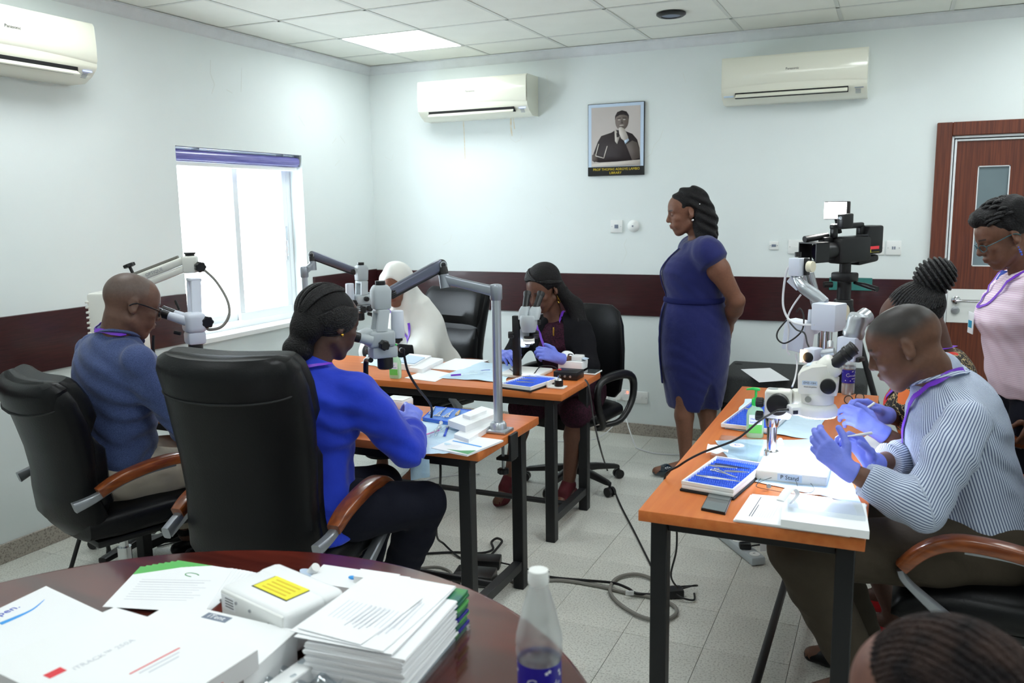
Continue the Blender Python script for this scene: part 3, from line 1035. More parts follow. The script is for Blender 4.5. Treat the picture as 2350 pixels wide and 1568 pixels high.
CLOTH = {}
def sdf_obj(name, prims, material, parent, step=.009, fine=(), wrinkle=None, color=None, it=1, stripe=None):
    v, q = sdf_arrays(prims, step, fine, wrinkle)
    if it:
        v = relax(v, q, it)
    vw = v
    if name in ('shirt', 'dress', 'veil', 'cardigan'):
        CLOTH.setdefault(parent.name, []).append(BVHTree.FromPolygons(v.tolist(), q.tolist()))
    v = (v - V(parent['_loc'])) @ rotz(-parent['_rz']).T
    me = bpy.data.meshes.new(name)
    me.vertices.add(len(v)); me.vertices.foreach_set('co', v.astype(np.float32).ravel())
    me.loops.add(q.size); me.loops.foreach_set('vertex_index', q.astype(np.int32).ravel())
    me.polygons.add(len(q)); me.polygons.foreach_set('loop_start', np.arange(0, q.size, 4, dtype=np.int32))
    me.update(calc_edges=True); me.validate()
    me.polygons.foreach_set('use_smooth', [True] * len(me.polygons))
    if color is not None:
        c = np.ones((len(v), 4), np.float32); c[:, :3] = color(vw)
        at = me.color_attributes.new('Col', 'FLOAT_COLOR', 'POINT')
        at.data.foreach_set('color', c.ravel())
    if stripe is not None:
        at = me.attributes.new('U', 'FLOAT', 'POINT')
        at.data.foreach_set('value', stripe(vw).astype(np.float32))
    me.materials.append(MATS[material])
    return link(name, me, parent)

def round_axis(a, b, lat, r):
    """arc length round the axis a-b, for stripes that run along it"""
    a = V(a); z = nrm(V(b) - a); x = nrm(V(lat) - z * (V(lat) @ z)); y = np.cross(z, x)
    return lambda P: np.arctan2((P - a) @ y, (P - a) @ x) * r
def wrinkles(amp, f=22.0, seed=0, dirn=(0.3, 0.2, 1.0)):
    r = np.random.default_rng(seed); d = V(dirn) / np.linalg.norm(V(dirn)); ph = r.uniform(0, 6.3, 6)
    def w(X, Y, Z):
        u = X * d[0] + Y * d[1] + Z * d[2]
        f4 = f * 3.2
        a = np.sin(f4 * u + 2.6 * np.sin(13 * X + ph[0] + 5 * Z) + 2.2 * np.sin(15 * Y + ph[1] - 4 * Z) + ph[2])
        b = np.sin(f4 * .55 * (X - Y + .5 * Z) + 2.4 * np.sin(14 * Z + ph[3] + 6 * X) + ph[4])
        c = np.clip(.5 + .9 * np.sin(11 * X + 9 * Y + 12 * Z + ph[5]), 0, 1)
        return amp * .62 * (a * c + .8 * b * (1 - c) - .3)
    return w

# ------------------------------------------------------------------ anatomy
def nrm(v):
    v = V(v); return v / np.linalg.norm(v)

def head_frame(fwd, up=(0, 0, 1), tilt=0.0):
    f = nrm(fwd); r = nrm(np.cross(f, V(up))); u = np.cross(r, f)
    if tilt:
        c, s = math.cos(tilt), math.sin(tilt)
        r, u = c * r + s * u, -s * r + c * u
    return np.stack([r, f, u], 1)           # columns right, forward, up

def dirv(az, el=0.0):
    az, el = math.radians(az), math.radians(el)
    return V(math.cos(az) * math.cos(el), math.sin(az) * math.cos(el), math.sin(el))

def head_prims(H, R, s=1.0, fem=False):
    """skull, face and ears round centre H (mid height between the ears)"""
    H = V(H); g = lambda x, y, z: H + R @ (V(x, y, z) * s)
    o = []
    E = lambda c, r, k=.012, RR=None: o.append(ball(g(*c), V(r) * s, R if RR is None else R @ RR, k * s))
    C = lambda a, b, ra, rb, k=.010: o.append(cone(g(*a), g(*b), ra * s, rb * s, k * s))
    E((0, -.018, .035), (.074, .096, .086))
    E((0, .030, .038), (.066, .066, .066), .03)
    E((0, .036, -.035), (.057 if fem else .060, .058, .072), .03)
    C((0, .058, -.092), (0, .066, -.096), .025, .021 if fem else .024, .02)
    for x in (-1, 1):
        C((x * .050, -.004, -.058), (x * .018, .062, -.098), .018, .016, .022)
        C((x * .014, .086, .026), (x * .044, .072, .024), .010, .010, .014)
        E((x * .040, .066, -.018), (.022, .020, .018), .018)
        E((x * .030, .072, -.052), (.020, .020, .024), .018)
    C((0, .092, .016), (0, .108, -.020), .0075, .0115, .010)
    E((0, .108, -.024), (.0125, .0115, .0105), .007)
    for x in (-1, 1):
        E((x * .0135, .098, -.029), (.0085, .0095, .0075), .006)
        o.append(minus(ball(g(x * .031, .102, .006), V(.017, .016, .013) * s, R, .012 * s)))
        E((x * .031, .079, .006), (.0155, .0130, .0120), .003)
    # mouth
    E((0, .088, -.058), (.024, .016, .016), .012)
    E((0, .1000, -.0520), (.0210, .0085, .0055), .003)
    E((0, .0985, -.0640), (.0185, .0085, .0062), .003)
    E((0, .078, -.078), (.020, .014, .012), .012)
    # ears
    for x in (-1, 1):
        RR = roty(-x * .16) @ rotz(x * -.42)
        E((x * .079, -.014, .000), (.0075, .0185, .0325), .006, RR)
        E((x * .076, -.006, -.022), (.0075, .0105, .0130), .006, RR)
        o.append(minus(ball(g(x * .0885, -.010, .002), V(.0065, .0105, .0185) * s, R @ RR, .004 * s)))
    return o

def head_color(H, R, s, skin, lip=None, brow=None, hair=None, hairline=None, lid=None):
    lip = lip if lip is not None else V(skin) * V(1.05, .82, .85)
    brow = brow if brow is not None else V(.012, .010, .010)
    lid = lid if lid is not None else V(skin) * .6
    def f(P):
        q = ((P - V(H)) @ R) / s
        x, y, z = np.abs(q[:, 0]), q[:, 1], q[:, 2]
        c = np.tile(V(skin), (len(P), 1))
        near = (np.abs(q) < V(.11, .14, .15)).all(1)
        c *= (1 + .10 * np.sin(31 * P[:, :1] + 2) * np.sin(27 * P[:, 1:2]) * np.sin(29 * P[:, 2:] + 1))
        def blend(m, k):
            m = (np.clip(m, 0, 1) * near)[:, None]
            c[:] = c * (1 - m) + V(k) * m
        sm = lambda d, w: np.clip(.5 - d / w, 0, 1)
        blend(sm(((x / .022) ** 2 + ((z + .0575) / .0125) ** 2) - 1, .5) * (y > .088), lip)
        blend(sm(np.abs(z + .0578) - .0012, .003) * (x < .020) * (y > .085), V(lip) * .35)
        blend(sm(np.abs(z - .028 - .10 * np.clip(.03 - np.abs(x - .034), -1, .02)) - .0032, .004) * (x > .014) * (x < .050) * (y > .06), brow)
        blend(sm(np.abs(z - .0005 + 4.0 * (x - .031) ** 2 - .001) - .0016, .003) * (np.abs(x - .031) < .0155) * (y > .072), V(.01, .008, .008))
        blend(.45 * sm(((x - .031) / .019) ** 2 + ((z - .008) / .013) ** 2 - 1, .6) * (y > .06), lid)
        blend(sm(((x - .0085) / .0035) ** 2 + ((z + .0345) / .003) ** 2 - 1, .8) * (y > .09), V(skin) * .15)
        if hair is not None:
            blend(hairline(q[:, 0], y, z), hair)
        return c
    return f

def hand_prims(w, d, back, side, curl=(.35, .5, .35), thumb=(.5, .3), s=1.0, grow=0.0, spread=.06, curls=None):
    """five separate bent fingers, a palm and a thumb that leaves the side of the palm"""
    w = V(w); d = nrm(d); back = nrm(V(back) - d * (V(back) @ d)); lat = np.cross(back, d) * side     # towards the thumb
    pr = []
    kn = [(.088, .027), (.091, .009), (.086, -.0095), (.077, -.0265)]
    L = [(.041, .025, .020), (.045, .028, .021), (.041, .026, .020), (.032, .019, .018)]
    rad = [.0092, .0094, .0090, .0080]
    pr.append(cone(w - d * .01, w + d * .03, .024 * s + grow, .026 * s + grow, .012))
    for i in range(4):
        k = w + (d * kn[i][0] + lat * kn[i][1]) * s
        pr.append(cone(w + (d * .022 + lat * kn[i][1] * .6) * s, k, .0150 * s + grow, .0112 * s + grow, .010))
        ang = 0; p = k
        dd0 = nrm(d + lat * kn[i][1] / .03 * spread)
        cu = curls[i] if curls else curl
        for j in range(3):
            ang += cu[j] * (1 + .08 * i)
            dd = dd0 * math.cos(ang) - back * math.sin(ang)
            q = p + dd * L[i][j] * s
            r0 = rad[i] * (1 - .07 * j) * s + grow
            pr.append(cone(p, q, r0, r0 * .94, .0025))
            p = q
    b0 = w + (d * .022 + lat * .020 - back * .006) * s
    td = nrm(d * .62 + lat * .72 - back * .28)
    p = b0
    for j, (ln, r) in enumerate([(.042, .0145), (.031, .0108), (.025, .0098)]):
        if j:
            a = thumb[j - 1]
            td = nrm(td * math.cos(a) + nrm(d * .75 - lat * .45 - back * .45) * math.sin(a))
        q = p + td * ln * s
        pr.append(cone(p, q, r * s + grow, (r * .88) * s + grow, .006 if j == 0 else .0025))
        p = q
    return pr

def torso_secs(fem, w, g=0.0, belly=0.0, bust=0.0):
    if fem:
        S = [(-.16, .130, .085, .115, 0), (-.02, .178, .105, .135, 0), (.10, .182, .112 + belly * .7, .125, 0), (.30, .150, .105 + belly, .100, 0), (.50, .142, .105 + belly * .5 + bust * .4, .098, 0),
             (.68, .155, .118 + bust, .105, 0), (.84, .158, .100 + bust * .4, .105, 0), (.95, .120, .070, .085, 0), (1.03, .065, .055, .062, 0)]
    else:
        S = [(-.16, .125, .085, .11, 0), (-.02, .165, .105, .125, 0), (.12, .162, .112 + belly, .115, 0), (.34, .155, .110 + belly, .105, 0), (.54, .162, .110 + belly * .4, .112, 0),
             (.72, .178, .118, .120, 0), (.86, .170, .098, .112, 0), (.96, .125, .070, .088, 0), (1.03, .068, .055, .062, 0)]
    return [(t, rx * w + g, rf * w + g, rb * w + g, o) for t, rx, rf, rb, o in S]

def limb(a, b, ra, rm, rb, k=.02, bulge=.35):
    """tapered limb with its thickest point part-way"""
    a = V(a); b = V(b); m = a + (b - a) * bulge
    return [cone(a, m, ra, rm, k), cone(m, b, rm, rb, k)]

class Human:
    def __init__(s, label, base, rz=0.0, fem=False, w=1.0, skin=(.09, .045, .03), **J):
        s.t = thing('person', label, 'person', (base[0], base[1], 0), rz)
        s.fem, s.w, s.skin = fem, w, V(skin)
        s.J = {k: (V(v) if not isinstance(v, (float, int, np.ndarray)) else v) for k, v in J.items()}
        j = s.J
        s.R = head_frame(j['hf'], tilt=j.get('tilt', 0.0))
        s.hs = j.get('hs', 1.0)
        s.aw = j.get('aw', .90 * w)
        s.lat = nrm(j['SR'] - j['SL'])
        hl = nrm(j.get('plat', s.lat))
        s.plat = hl
        j.setdefault('HR', j['P'] + hl * .095 * w); j.setdefault('HL', j['P'] - hl * .095 * w)
    def body_prims(s, hands=True, thin=0.0):
        j, w = s.J, s.w
        pr = head_prims(j['H'], s.R, s.hs, s.fem)
        hb = j['H'] + s.R @ (V(0, -.030, -.055) * s.hs)
        pr.append(cone(hb, j['N'] + V(0, 0, .0), (.050 if s.fem else .058) * s.hs, (.056 if s.fem else .066) * w ** .5, .025))
        pr.append(tubeT(j['P'], j['N'], s.lat, torso_secs(s.fem, w, -.012 - 2.2 * thin), .03))
        for q in 'LR':
            S, E, W = j['S' + q], j['E' + q], j['W' + q]
            aw = s.aw; at = min(thin, .008)
            pr.append(cone(j['N'] + (j['P'] - j['N']) * .06, S, .048 * aw - at, .048 * aw - at, .04))
            pr += limb(S, E, .050 * aw - at, .050 * aw - at, .038 * aw ** .7 - at, .025)
            pr += limb(E, W, .038 * aw ** .7, .040 * aw ** .7, .027, .012)
            K, A, T = j['K' + q], j['A' + q], j['T' + q]
            pr += limb(j['H' + q], K, .085 * w - thin, .078 * w - thin, .052 * w ** .6, .03, .3)
            pr += limb(K, A, .050 * w ** .6, .052 * w ** .6, .033, .02, .3)
            pr.append(cone(A - V(0, 0, .02), T, .032, .028, .02))
        return pr
    def body(s, extra=(), color=None, material='skin', fine=(), step=.012, head_step=.0042, hands=(), thin=.006):
        H = s.J['H']
        pr = s.body_prims(thin=thin) + list(extra)
        for q, kw in hands:
            side = 1 if q == 'R' else -1
            pr += hand_prims(s.J['W' + q], side=side, **kw)
        fb = [(H - .16, H + .16, head_step)] + list(fine)
        return sdf_obj('body', pr, material, s.t, step, fb, color=color or head_color(H, s.R, s.hs, s.skin), it=1)
    def torso(s, g=.012, belly=0., bust=0., k=.03):
        return tubeT(s.J['P'], s.J['N'], s.lat, torso_secs(s.fem, s.w, g, belly, bust), k)
    def yoke(s, g=.012):
        j, w = s.J, s.w
        return [cone(j['N'] + (j['P'] - j['N']) * .07, j['S' + q], .050 * s.aw + g, .048 * s.aw + g, .04) for q in 'LR']
    def sleeve(s, q, upto='W', frac=1.0, g=.014, loose=0.0):
        j, w = s.J, s.aw
        S, E, W = j['S' + q], j['E' + q], j['W' + q]
        if upto == 'E':
            e = S + (E - S) * frac
            return [fcone(S, e, .050 * w + g, .050 * w + g + loose, .03)]
        e = E + (W - E) * frac
        r = limb(S, E, .050 * w + g, .053 * w + g, .044 * w ** .7 + g, .03); m = E + (e - E) * .35
        return r + [cone(E, m, .045 * w ** .7 + g, .045 * w ** .7 + g, .014), fcone(m, e, .045 * w ** .7 + g, .034 + g * .7 + loose, .014)]
    def legs(s, g=.014, frac=1.0, flare=0.0, qs='LR'):
        j, w = s.J, s.w; o = []
        for q in qs:
            K, A = j['K' + q], j['A' + q]; e = K + (A - K) * frac
            o += limb(j['H' + q], K, .090 * w + g, .083 * w + g, .060 * w ** .6 + g, .03, .3)
            if frac > 0:
                m = K + (e - K) * .3
                o += [cone(K, m, .060 * w ** .6 + g, .058 * w ** .6 + g, .018), fcone(m, e, .058 * w ** .6 + g, .046 + g + flare, .018)]
        return o
    def hip(s, g=.012):
        return tubeT(s.J['P'], s.J['N'], s.lat, [r for r in torso_secs(s.fem, s.w, g) if r[0] < .2] + [(.22, .16 * s.w + g, .11 * s.w + g, .11 * s.w + g, 0)], .03)
    def shoe(s, q, material, heel=0.0, open_top=False, name='shoe', w=.043, sole=None):
        """low shoe round the foot from ankle to toe"""
        A, T = s.J['A' + q].copy(), s.J['T' + q].copy()
        d = V(T[0] - A[0], T[1] - A[1], 0); d /= np.linalg.norm(d)
        z0 = min(T[2], A[2]) - .028
        hl = A - d * .045; hl[2] = A[2] - .045 if heel else z0 + .03
        toe = T.copy(); toe[2] = z0 + .026
        ball_ = T - d * .06; ball_[2] = z0 + .03
        pr = [cone(hl, ball_, .033, .036, .02), cone(ball_, toe, .038, .027, .02)]
        if not open_top:
            pr.append(cone(A + V(0, 0, .01), A + d * .06 + V(0, 0, -.02), .043, .034, .02))
        else:
            ins = A + d * .02 + V(0, 0, .03)
            pr.append(minus(cone(ins - d * .03, ins + d * .065, .032, .026, .008)))
        pr.append(keep((0, 0, z0 if not heel else -1), (0, 0, -1), T, .4))
        if heel:
            hb = hl - V(0, 0, .0)
            pr.append(cone(hb - V(0, 0, .01), V(hb[0], hb[1], z0 + .012), .020, .014, .008))
        return sdf_obj(name, pr, material, s.t, .006)
    def glove(s, q, kw, material='nitrile', cuff=.028):
        side = 1 if q == 'R' else -1
        pr = hand_prims(s.J['W' + q], side=side, grow=.0012, **kw)
        W, E = s.J['W' + q], s.J['E' + q]; d = nrm(W - E)
        pr.append(fcone(W, W - d * cuff, .031, .034, .01))
        return sdf_obj('glove', pr, material, s.t, .0034, it=2)
    def lanyard(s, pts, badge=None, material='lanyard', width=.008):
        m = MB(); P = spline(pts, 6); Q = []; Nn = []
        for q in P:
            best = None
            for b in CLOTH.get(s.t.name, []):
                loc, n, i, d = b.find_nearest(Vector([float(c) for c in q]))
                out = (V(q) - V(loc)) @ V(n) > 0
                if best is None or V(loc) @ nrm(V(loc) - s.J['P']) > best[0] @ nrm(best[0] - s.J['P']):
                    best = (V(loc), V(n))
            Q.append(best[0] + best[1] * (.014 if np.linalg.norm(best[0] - s.J['N']) < .13 else .004)); Nn.append(best[1])
        rings = []
        for i, q in enumerate(Q):
            d = nrm(Q[min(i + 1, len(Q) - 1)] - Q[max(i - 1, 0)] + 1e-9); ax = nrm(np.cross(d, Nn[i]))
            rings.append([q - ax * width, q - ax * width + Nn[i] * .0015, q + ax * width + Nn[i] * .0015, q + ax * width])
        m.rings(rings)
        return m.build('lanyard', material, s.t, world=True, sharp=60)
    def glasses(s, col='black_plastic', rim=.020, thick=.0026):
        H, R, k = s.J['H'], s.R, s.hs
        g = lambda x, y, z: H + R @ (V(x, y, z) * k)
        m = MB()
        for x in (-1, 1):
            pts = [g(x * .033 + rim * 1.25 * math.cos(a), .104 - .010 * abs(math.cos(a)) * (math.cos(a) * x > 0), -.002 + rim * .8 * math.sin(a)) for a in np.linspace(0, 2 * math.pi, 20, endpoint=False)]
            m.tube(pts, thick, 6, closed=True)
            m.tube([g(x * .057, .094, .004), g(x * .076, .06, .008), g(x * .083, -.005, .012), g(x * .083, -.03, -.004)], thick * 1.1, 6, smooth=3)
        m.tube([g(-.010, .106, .002), g(0, .110, .005), g(.010, .106, .002)], thick, 6, smooth=3)
        o = m.build('eyeglasses', col, s.t, world=True)
        l = MB()
        for x in (-1, 1):
            pts = [g(x * .033 + rim * 1.2 * math.cos(a), .103, -.002 + rim * .76 * math.sin(a)) for a in np.linspace(0, 2 * math.pi, 16, endpoint=False)]
            l.add(pts, [tuple(range(16))])
        l.build('lens', 'window_glass', o, world=False) if False else None
        return o
    def hl(s, x, y, z):
        return s.J['H'] + s.R @ (V(x, y, z) * s.hs)

attr_mat('skin', 0.48, bump=0.04, bscale=220, spec=0.4, speck=.25)
mat('nitrile', srgb(122, 136, 232), 0.45, var=0.12, vscale=18, bump=0.25, bscale=55, spec=0.4)
mat('lanyard', srgb(120, 58, 200), 0.45)
mat('hair_black', srgb(17, 15, 17), 0.6, var=0.4, vscale=60, bump=0.6, bscale=160, spec=0.3)
mat('gold', srgb(214, 170, 70), 0.25, metal=1.0)

mat('hair_dark', srgb(24, 22, 24), 0.45, var=0.4, vscale=80, bump=0.8, bscale=200, spec=0.5)
mat('hair_brown', srgb(58, 44, 40), 0.75, col2=srgb(24, 20, 22), vscale=30, bump=0.9, bscale=120, spec=0.2)
mat('watch_steel', srgb(196, 198, 200), 0.25, metal=.9)

def arc_paths(c, R, rad, starts, end, n=7, lift=0.0):
    """paths over a skull-shaped ellipsoid from each start direction to one end direction"""
    out = []
    e = nrm(end)
    for d0 in starts:
        d0 = nrm(d0); a = math.acos(np.clip(d0 @ e, -1, 1)); p = []
        for t in np.linspace(0, 1, n):
            q = (math.sin((1 - t) * a) * d0 + math.sin(t * a) * e) / max(math.sin(a), 1e-3)
            p.append(V(c) + R @ (V(rad) * q * (1 + lift * math.sin(math.pi * t))))
        out.append(p)
    return out
def strands(name, parent, paths, r, material, seg=6, sm=4):
    m = MB()
    for p in paths:
        m.tube(p, r, seg, smooth=sm)
    return m.build(name, material, parent, sharp=0, world=True)
def collar(h, fw, lat, c, material, r=.07, w=.022, rise=.02, drop=.05):
    m = MB()
    for sg in (-1, 1):
        m.tube([c - fw * r + lat * sg * .004, c - fw * r * .6 + lat * sg * r * .75 + V(0, 0, rise * .3), c + fw * r * .25 + lat * sg * r * .9 - V(0, 0, rise * .5), c + fw * r * .95 + lat * sg * .035 - V(0, 0, drop * .8), c + fw * r * 1.15 + lat * sg * .020 - V(0, 0, drop * 1.3)],
               [w * .8, w, w, w, w * .35], 8, smooth=4, flat=.4)
    return m.build('collar', material, h.t, world=True)
# ------------------------------------------------------------------ standing woman in the navy dress
mat('navy_cotton', srgb(28, 34, 94), 0.75, var=0.18, vscale=9, bump=0.3, bscale=26, spec=0.25, sheen=.2)
mat('navy_cotton_dark', srgb(23, 28, 80), 0.8, bump=0.3, bscale=26, spec=0.2)
mat('patent_shoe', srgb(12, 34, 48), 0.15, coat=.8)
p = Human('woman standing in a navy knee-length dress with hands behind her back', (2.75, -.72), fem=True, w=1.16, skin=srgb(118, 80, 63)[:3], aw=1.46,
          H=(2.69, -.755, 1.607), hf=dirv(202, -12), N=(2.765, -.715, 1.43), SL=(2.845, -.875, 1.375), SR=(2.685, -.56, 1.375), ER=(2.93, -.50, 1.09), WR=(2.93, -.60, .92),
          EL=(3.005, -.80, 1.09), WL=(2.935, -.645, .93), P=(2.745, -.70, .93), plat=(-.42, .9, 0), KL=(2.70, -.80, .50), KR=(2.80, -.64, .50), AL=(2.72, -.80, .085), AR=(2.84, -.64, .085), TL=(2.565, -.905, .035), TR=(2.69, -.73, .035), hs=1.07)
hk = dict(d=(0, .2, -1), back=(1, 0, .2), curl=(.3, .4, .3))
hk2 = dict(d=(-.1, -.3, -1), back=(1, 0, .2), curl=(.3, .4, .3))
p.body(thin=.02, step=.011, hands=[('R', hk), ('L', hk2)])
d = p.J
lat = p.lat
fw = nrm(np.cross(V(0, 0, 1), lat))
secs = [(-1.04, .165, .150, .185, 0), (-.75, .190, .180, .205, 0), (-.45, .205, .212, .215, 0), (-.2, .207, .222, .215, 0), (.0, .204, .224, .205, 0), (.20, .188, .212, .175, 0), (.30, .176, .190, .155, 0),
        (.36, .178, .188, .150, 0), (.5, .182, .212, .148, 0), (.66, .190, .226, .150, 0), (.82, .186, .180, .140, 0), (.93, .150, .105, .115, 0), (1.02, .085, .07, .08, 0)]
dress = [tubeT(d['P'], d['N'], lat, secs, .03)] + p.yoke(.02)
for q in 'LR':
    S, E = d['S' + q], d['E' + q]
    S2 = S + (d['N'] - S) * .22 - V(0, 0, .012); dress += [fcone(S2, S + (E - S) * .20, .066, .084, .05)]
dress += [keep(d['N'] + V(0, 0, .035) + fw * .02, V(0, 0, 1) + .5 * fw, d['N'] + V(0, 0, .05), .12)]
# the side slit of the skirt, towards the camera
sl = V((2.882, -0.832, 0.585))
dress += [minus(cone(sl, V((2.855, -0.774, 0.344)), .016, .085, .004))]
sdf_obj('dress', dress, 'navy_cotton', p.t, .0085, wrinkle=wrinkles(.0026, 34, 1, (.2, .3, .4)))
wp = d['P'] + (d['N'] - d['P']) * .31
m = MB(); ring = [wp + lat * .180 * math.cos(a) + fw * (.190 if math.sin(a) > 0 else .157) * math.sin(a) for a in np.linspace(0, 2 * math.pi, 40, endpoint=False)]
m.tube([q + fw * .004 for q in ring], .011, 8, closed=True, flat=1.6)
m.build('belt', 'navy_cotton_dark', p.t, world=True)
fr = lambda h, o: d['P'] + (d['N'] - d['P']) * h + fw * o
MB().tube([fr(.93, .125), fr(.8, .192), fr(.66, .232), fr(.5, .219), fr(.38, .194), fr(.30, .196)], .012, 6, smooth=4, flat=.3).build('button_placket', 'navy_cotton_dark', p.t, world=True)
MB().tube([fr(.28, .203) - lat * .03, fr(.1, .226) - lat * .03, fr(-.3, .222) - lat * .02, fr(-.72, .195) - lat * .02], [.012, .016, .018, .02], 6, smooth=4, flat=.3).build('sash_end', 'navy_cotton_dark', p.t, world=True)
m = MB()
for sg in (-1, 1):
    c0 = d['N'] + V(0, 0, .03)
    m.tube([c0 - fw * .07 + lat * sg * .02, c0 + lat * sg * .078 + V(0, 0, -.005), c0 + fw * .07 + lat * sg * .04 + V(0, 0, -.03), c0 + fw * .10 + lat * sg * .012 + V(0, 0, -.055)], [.018, .022, .024, .01], 8, smooth=4, flat=.35)
m.build('collar', 'navy_cotton', p.t, world=True)
# hair to the shoulders, half pinned back
g = p.hl
hp = [ball(g(0, -.026, .046), V(.094, .112, .098), p.R), ball(g(0, -.085, -.02), V(.088, .062, .11), p.R, .04), cone(g(.03, -.10, -.06), g(.04, -.10, -.19), .060, .050, .05), cone(g(-.035, -.09, -.06), g(-.05, -.075, -.20), .055, .048, .05),
      cone(g(.062, -.05, -.02), g(.07, -.06, -.17), .032, .034, .04), cone(g(-.066, -.045, -.02), g(-.075, -.04, -.18), .030, .032, .04),
      minus(ball(g(0, .11, -.045), V(.080, .085, .115), p.R, .02)), minus(ball(g(-.085, .012, -.01), V(.03, .045, .045), p.R, .015))]
sdf_obj('hair', hp, 'hair_black', p.t, .0065, wrinkle=wrinkles(.010, 34, 4, (.3, .3, .9)))
MB().box(g(-.078, -.045, .03), (.012, .05, .012), p.R, b=.004).build('hair_clip', 'chrome', p.t, world=True)
MB().ell(g(-.083, -.012, -.045), .009).build('earring', 'chrome', p.t, world=True)
for q in 'LR':
    o = p.shoe(q, 'patent_shoe', open_top=True)
    T, A = p.J['T' + q], p.J['A' + q]; dd = nrm(V(T[0] - A[0], T[1] - A[1], 0))
    MB().cyl(T - dd * .055 + V(0, 0, .030), T - dd * .057 + V(0, 0, .040), .019, seg=18, bev=.003).build('medallion', 'black_plastic', o, world=False) if False else None
# ------------------------------------------------------------------ seated people
mat('royal_cotton', srgb(32, 62, 200), 0.7, col2=srgb(26, 50, 176), vscale=5, bump=0.35, bscale=22, spec=.25, sheen=.2)
mat('navy_trousers', srgb(20, 22, 34), 0.8, bump=.3, bscale=24, spec=.2)
mat('dot_cotton', srgb(76, 92, 136), 0.75, col2=srgb(52, 64, 104), vscale=330, bump=0.35, bscale=20, spec=.25, sheen=.2)
mat('beige_cotton', srgb(196, 186, 170), 0.8, var=.12, vscale=10, bump=.35, bscale=24, spec=.2)
mat('olive_cotton', srgb(74, 66, 56), 0.85, var=.15, vscale=8, bump=.35, bscale=22, spec=.2)
stripe_mat('stripe_shirt', srgb(96, 108, 142), srgb(206, 216, 232), .0075, .28, .5, rough=.7, bump=.5, bscale=18, spec=.25)
mat('stripe_collar', srgb(206, 216, 232), 0.7, bump=.35, bscale=18, spec=.25)
add_ramp_wave(MATS['stripe_collar'], srgb(112, 126, 158), srgb(206, 216, 232), 46, 'Z', .36, .52, .2, rot=(.5, .5, 0))
mat('pink_cotton', srgb(228, 204, 222), 0.75, bump=.35, bscale=17, spec=.25)
add_ramp_wave(MATS['pink_cotton'], srgb(226, 200, 220), srgb(238, 222, 234), 38, 'Z', .35, .6, .3)
mat('check_maroon', srgb(62, 26, 44), 0.8, col2=srgb(26, 14, 22), vscale=140, bump=.2, bscale=30, spec=.2)
mat('black_knit', srgb(20, 20, 24), 0.9, bump=.3, bscale=60, spec=.2)
mat('white_veil', srgb(226, 226, 220), 0.8, var=.04, vscale=5, bump=.25, bscale=10, spec=.2, sheen=.3)
mat('maroon_suede', srgb(84, 20, 30), 0.8, var=.2, vscale=30)
mat('red_shoe', srgb(176, 14, 26), 0.5)
mat('blue_lining', srgb(64, 92, 196), 0.7)
mat('teal_frame', srgb(44, 84, 92), 0.3)
mat('card_white', srgb(238, 242, 244), 0.3)
mat('teal_print', srgb(40, 150, 190), 0.5)
def floral(name):
    m = mat(name, srgb(24, 18, 18), 0.7, bump=.3, bscale=20)
    nt = m.node_tree; b = nt.nodes['Principled BSDF']
    tc = nt.nodes.new('ShaderNodeTexCoord')
    vo = nt.nodes.new('ShaderNodeTexVoronoi'); vo.inputs['Scale'].default_value = 13
    nt.links.new(tc.outputs['Object'], vo.inputs['Vector'])
    pick = nt.nodes.new('ShaderNodeValToRGB'); pick.color_ramp.interpolation = 'CONSTANT'
    els = pick.color_ramp.elements
    els[0].color = srgb(226, 112, 44); els[0].position = 0
    els[1].color = srgb(206, 44, 30); els[1].position = .42
    e = els.new(.72); e.color = srgb(30, 22, 20)
    nt.links.new(vo.outputs['Color'], pick.inputs['Fac'])
    ns = nt.nodes.new('ShaderNodeTexNoise'); ns.inputs['Scale'].default_value = 38; ns.inputs['Detail'].default_value = 3
    nt.links.new(tc.outputs['Object'], ns.inputs['Vector'])
    ad = nt.nodes.new('ShaderNodeMath'); ad.operation = 'MULTIPLY_ADD'; ad.inputs[1].default_value = .35
    nt.links.new(ns.outputs['Fac'], ad.inputs[0]); nt.links.new(vo.outputs['Distance'], ad.inputs[2])
    fl_ = nt.nodes.new('ShaderNodeMath'); fl_.operation = 'LESS_THAN'; fl_.inputs[1].default_value = .60
    nt.links.new(ad.outputs[0], fl_.inputs[0])
    sc = nt.nodes.new('ShaderNodeValToRGB')
    sc.color_ramp.elements[0].position = .47; sc.color_ramp.elements[0].color = srgb(24, 18, 18)
    sc.color_ramp.elements[1].position = .50; sc.color_ramp.elements[1].color = srgb(222, 196, 140)
    e = sc.color_ramp.elements.new(.54); e.color = srgb(24, 18, 18)
    n2 = nt.nodes.new('ShaderNodeTexNoise'); n2.inputs['Scale'].default_value = 46; n2.inputs['Detail'].default_value = 2
    nt.links.new(tc.outputs['Object'], n2.inputs['Vector']); nt.links.new(n2.outputs['Fac'], sc.inputs['Fac'])
    mx = nt.nodes.new('ShaderNodeMix'); mx.data_type = 'RGBA'
    nt.links.new(fl_.outputs[0], mx.inputs['Factor']); nt.links.new(sc.outputs['Color'], mx.inputs['A']); nt.links.new(pick.outputs['Color'], mx.inputs['B'])
    nt.links.new(mx.outputs['Result'], b.inputs['Base Color'])
floral('floral_print')

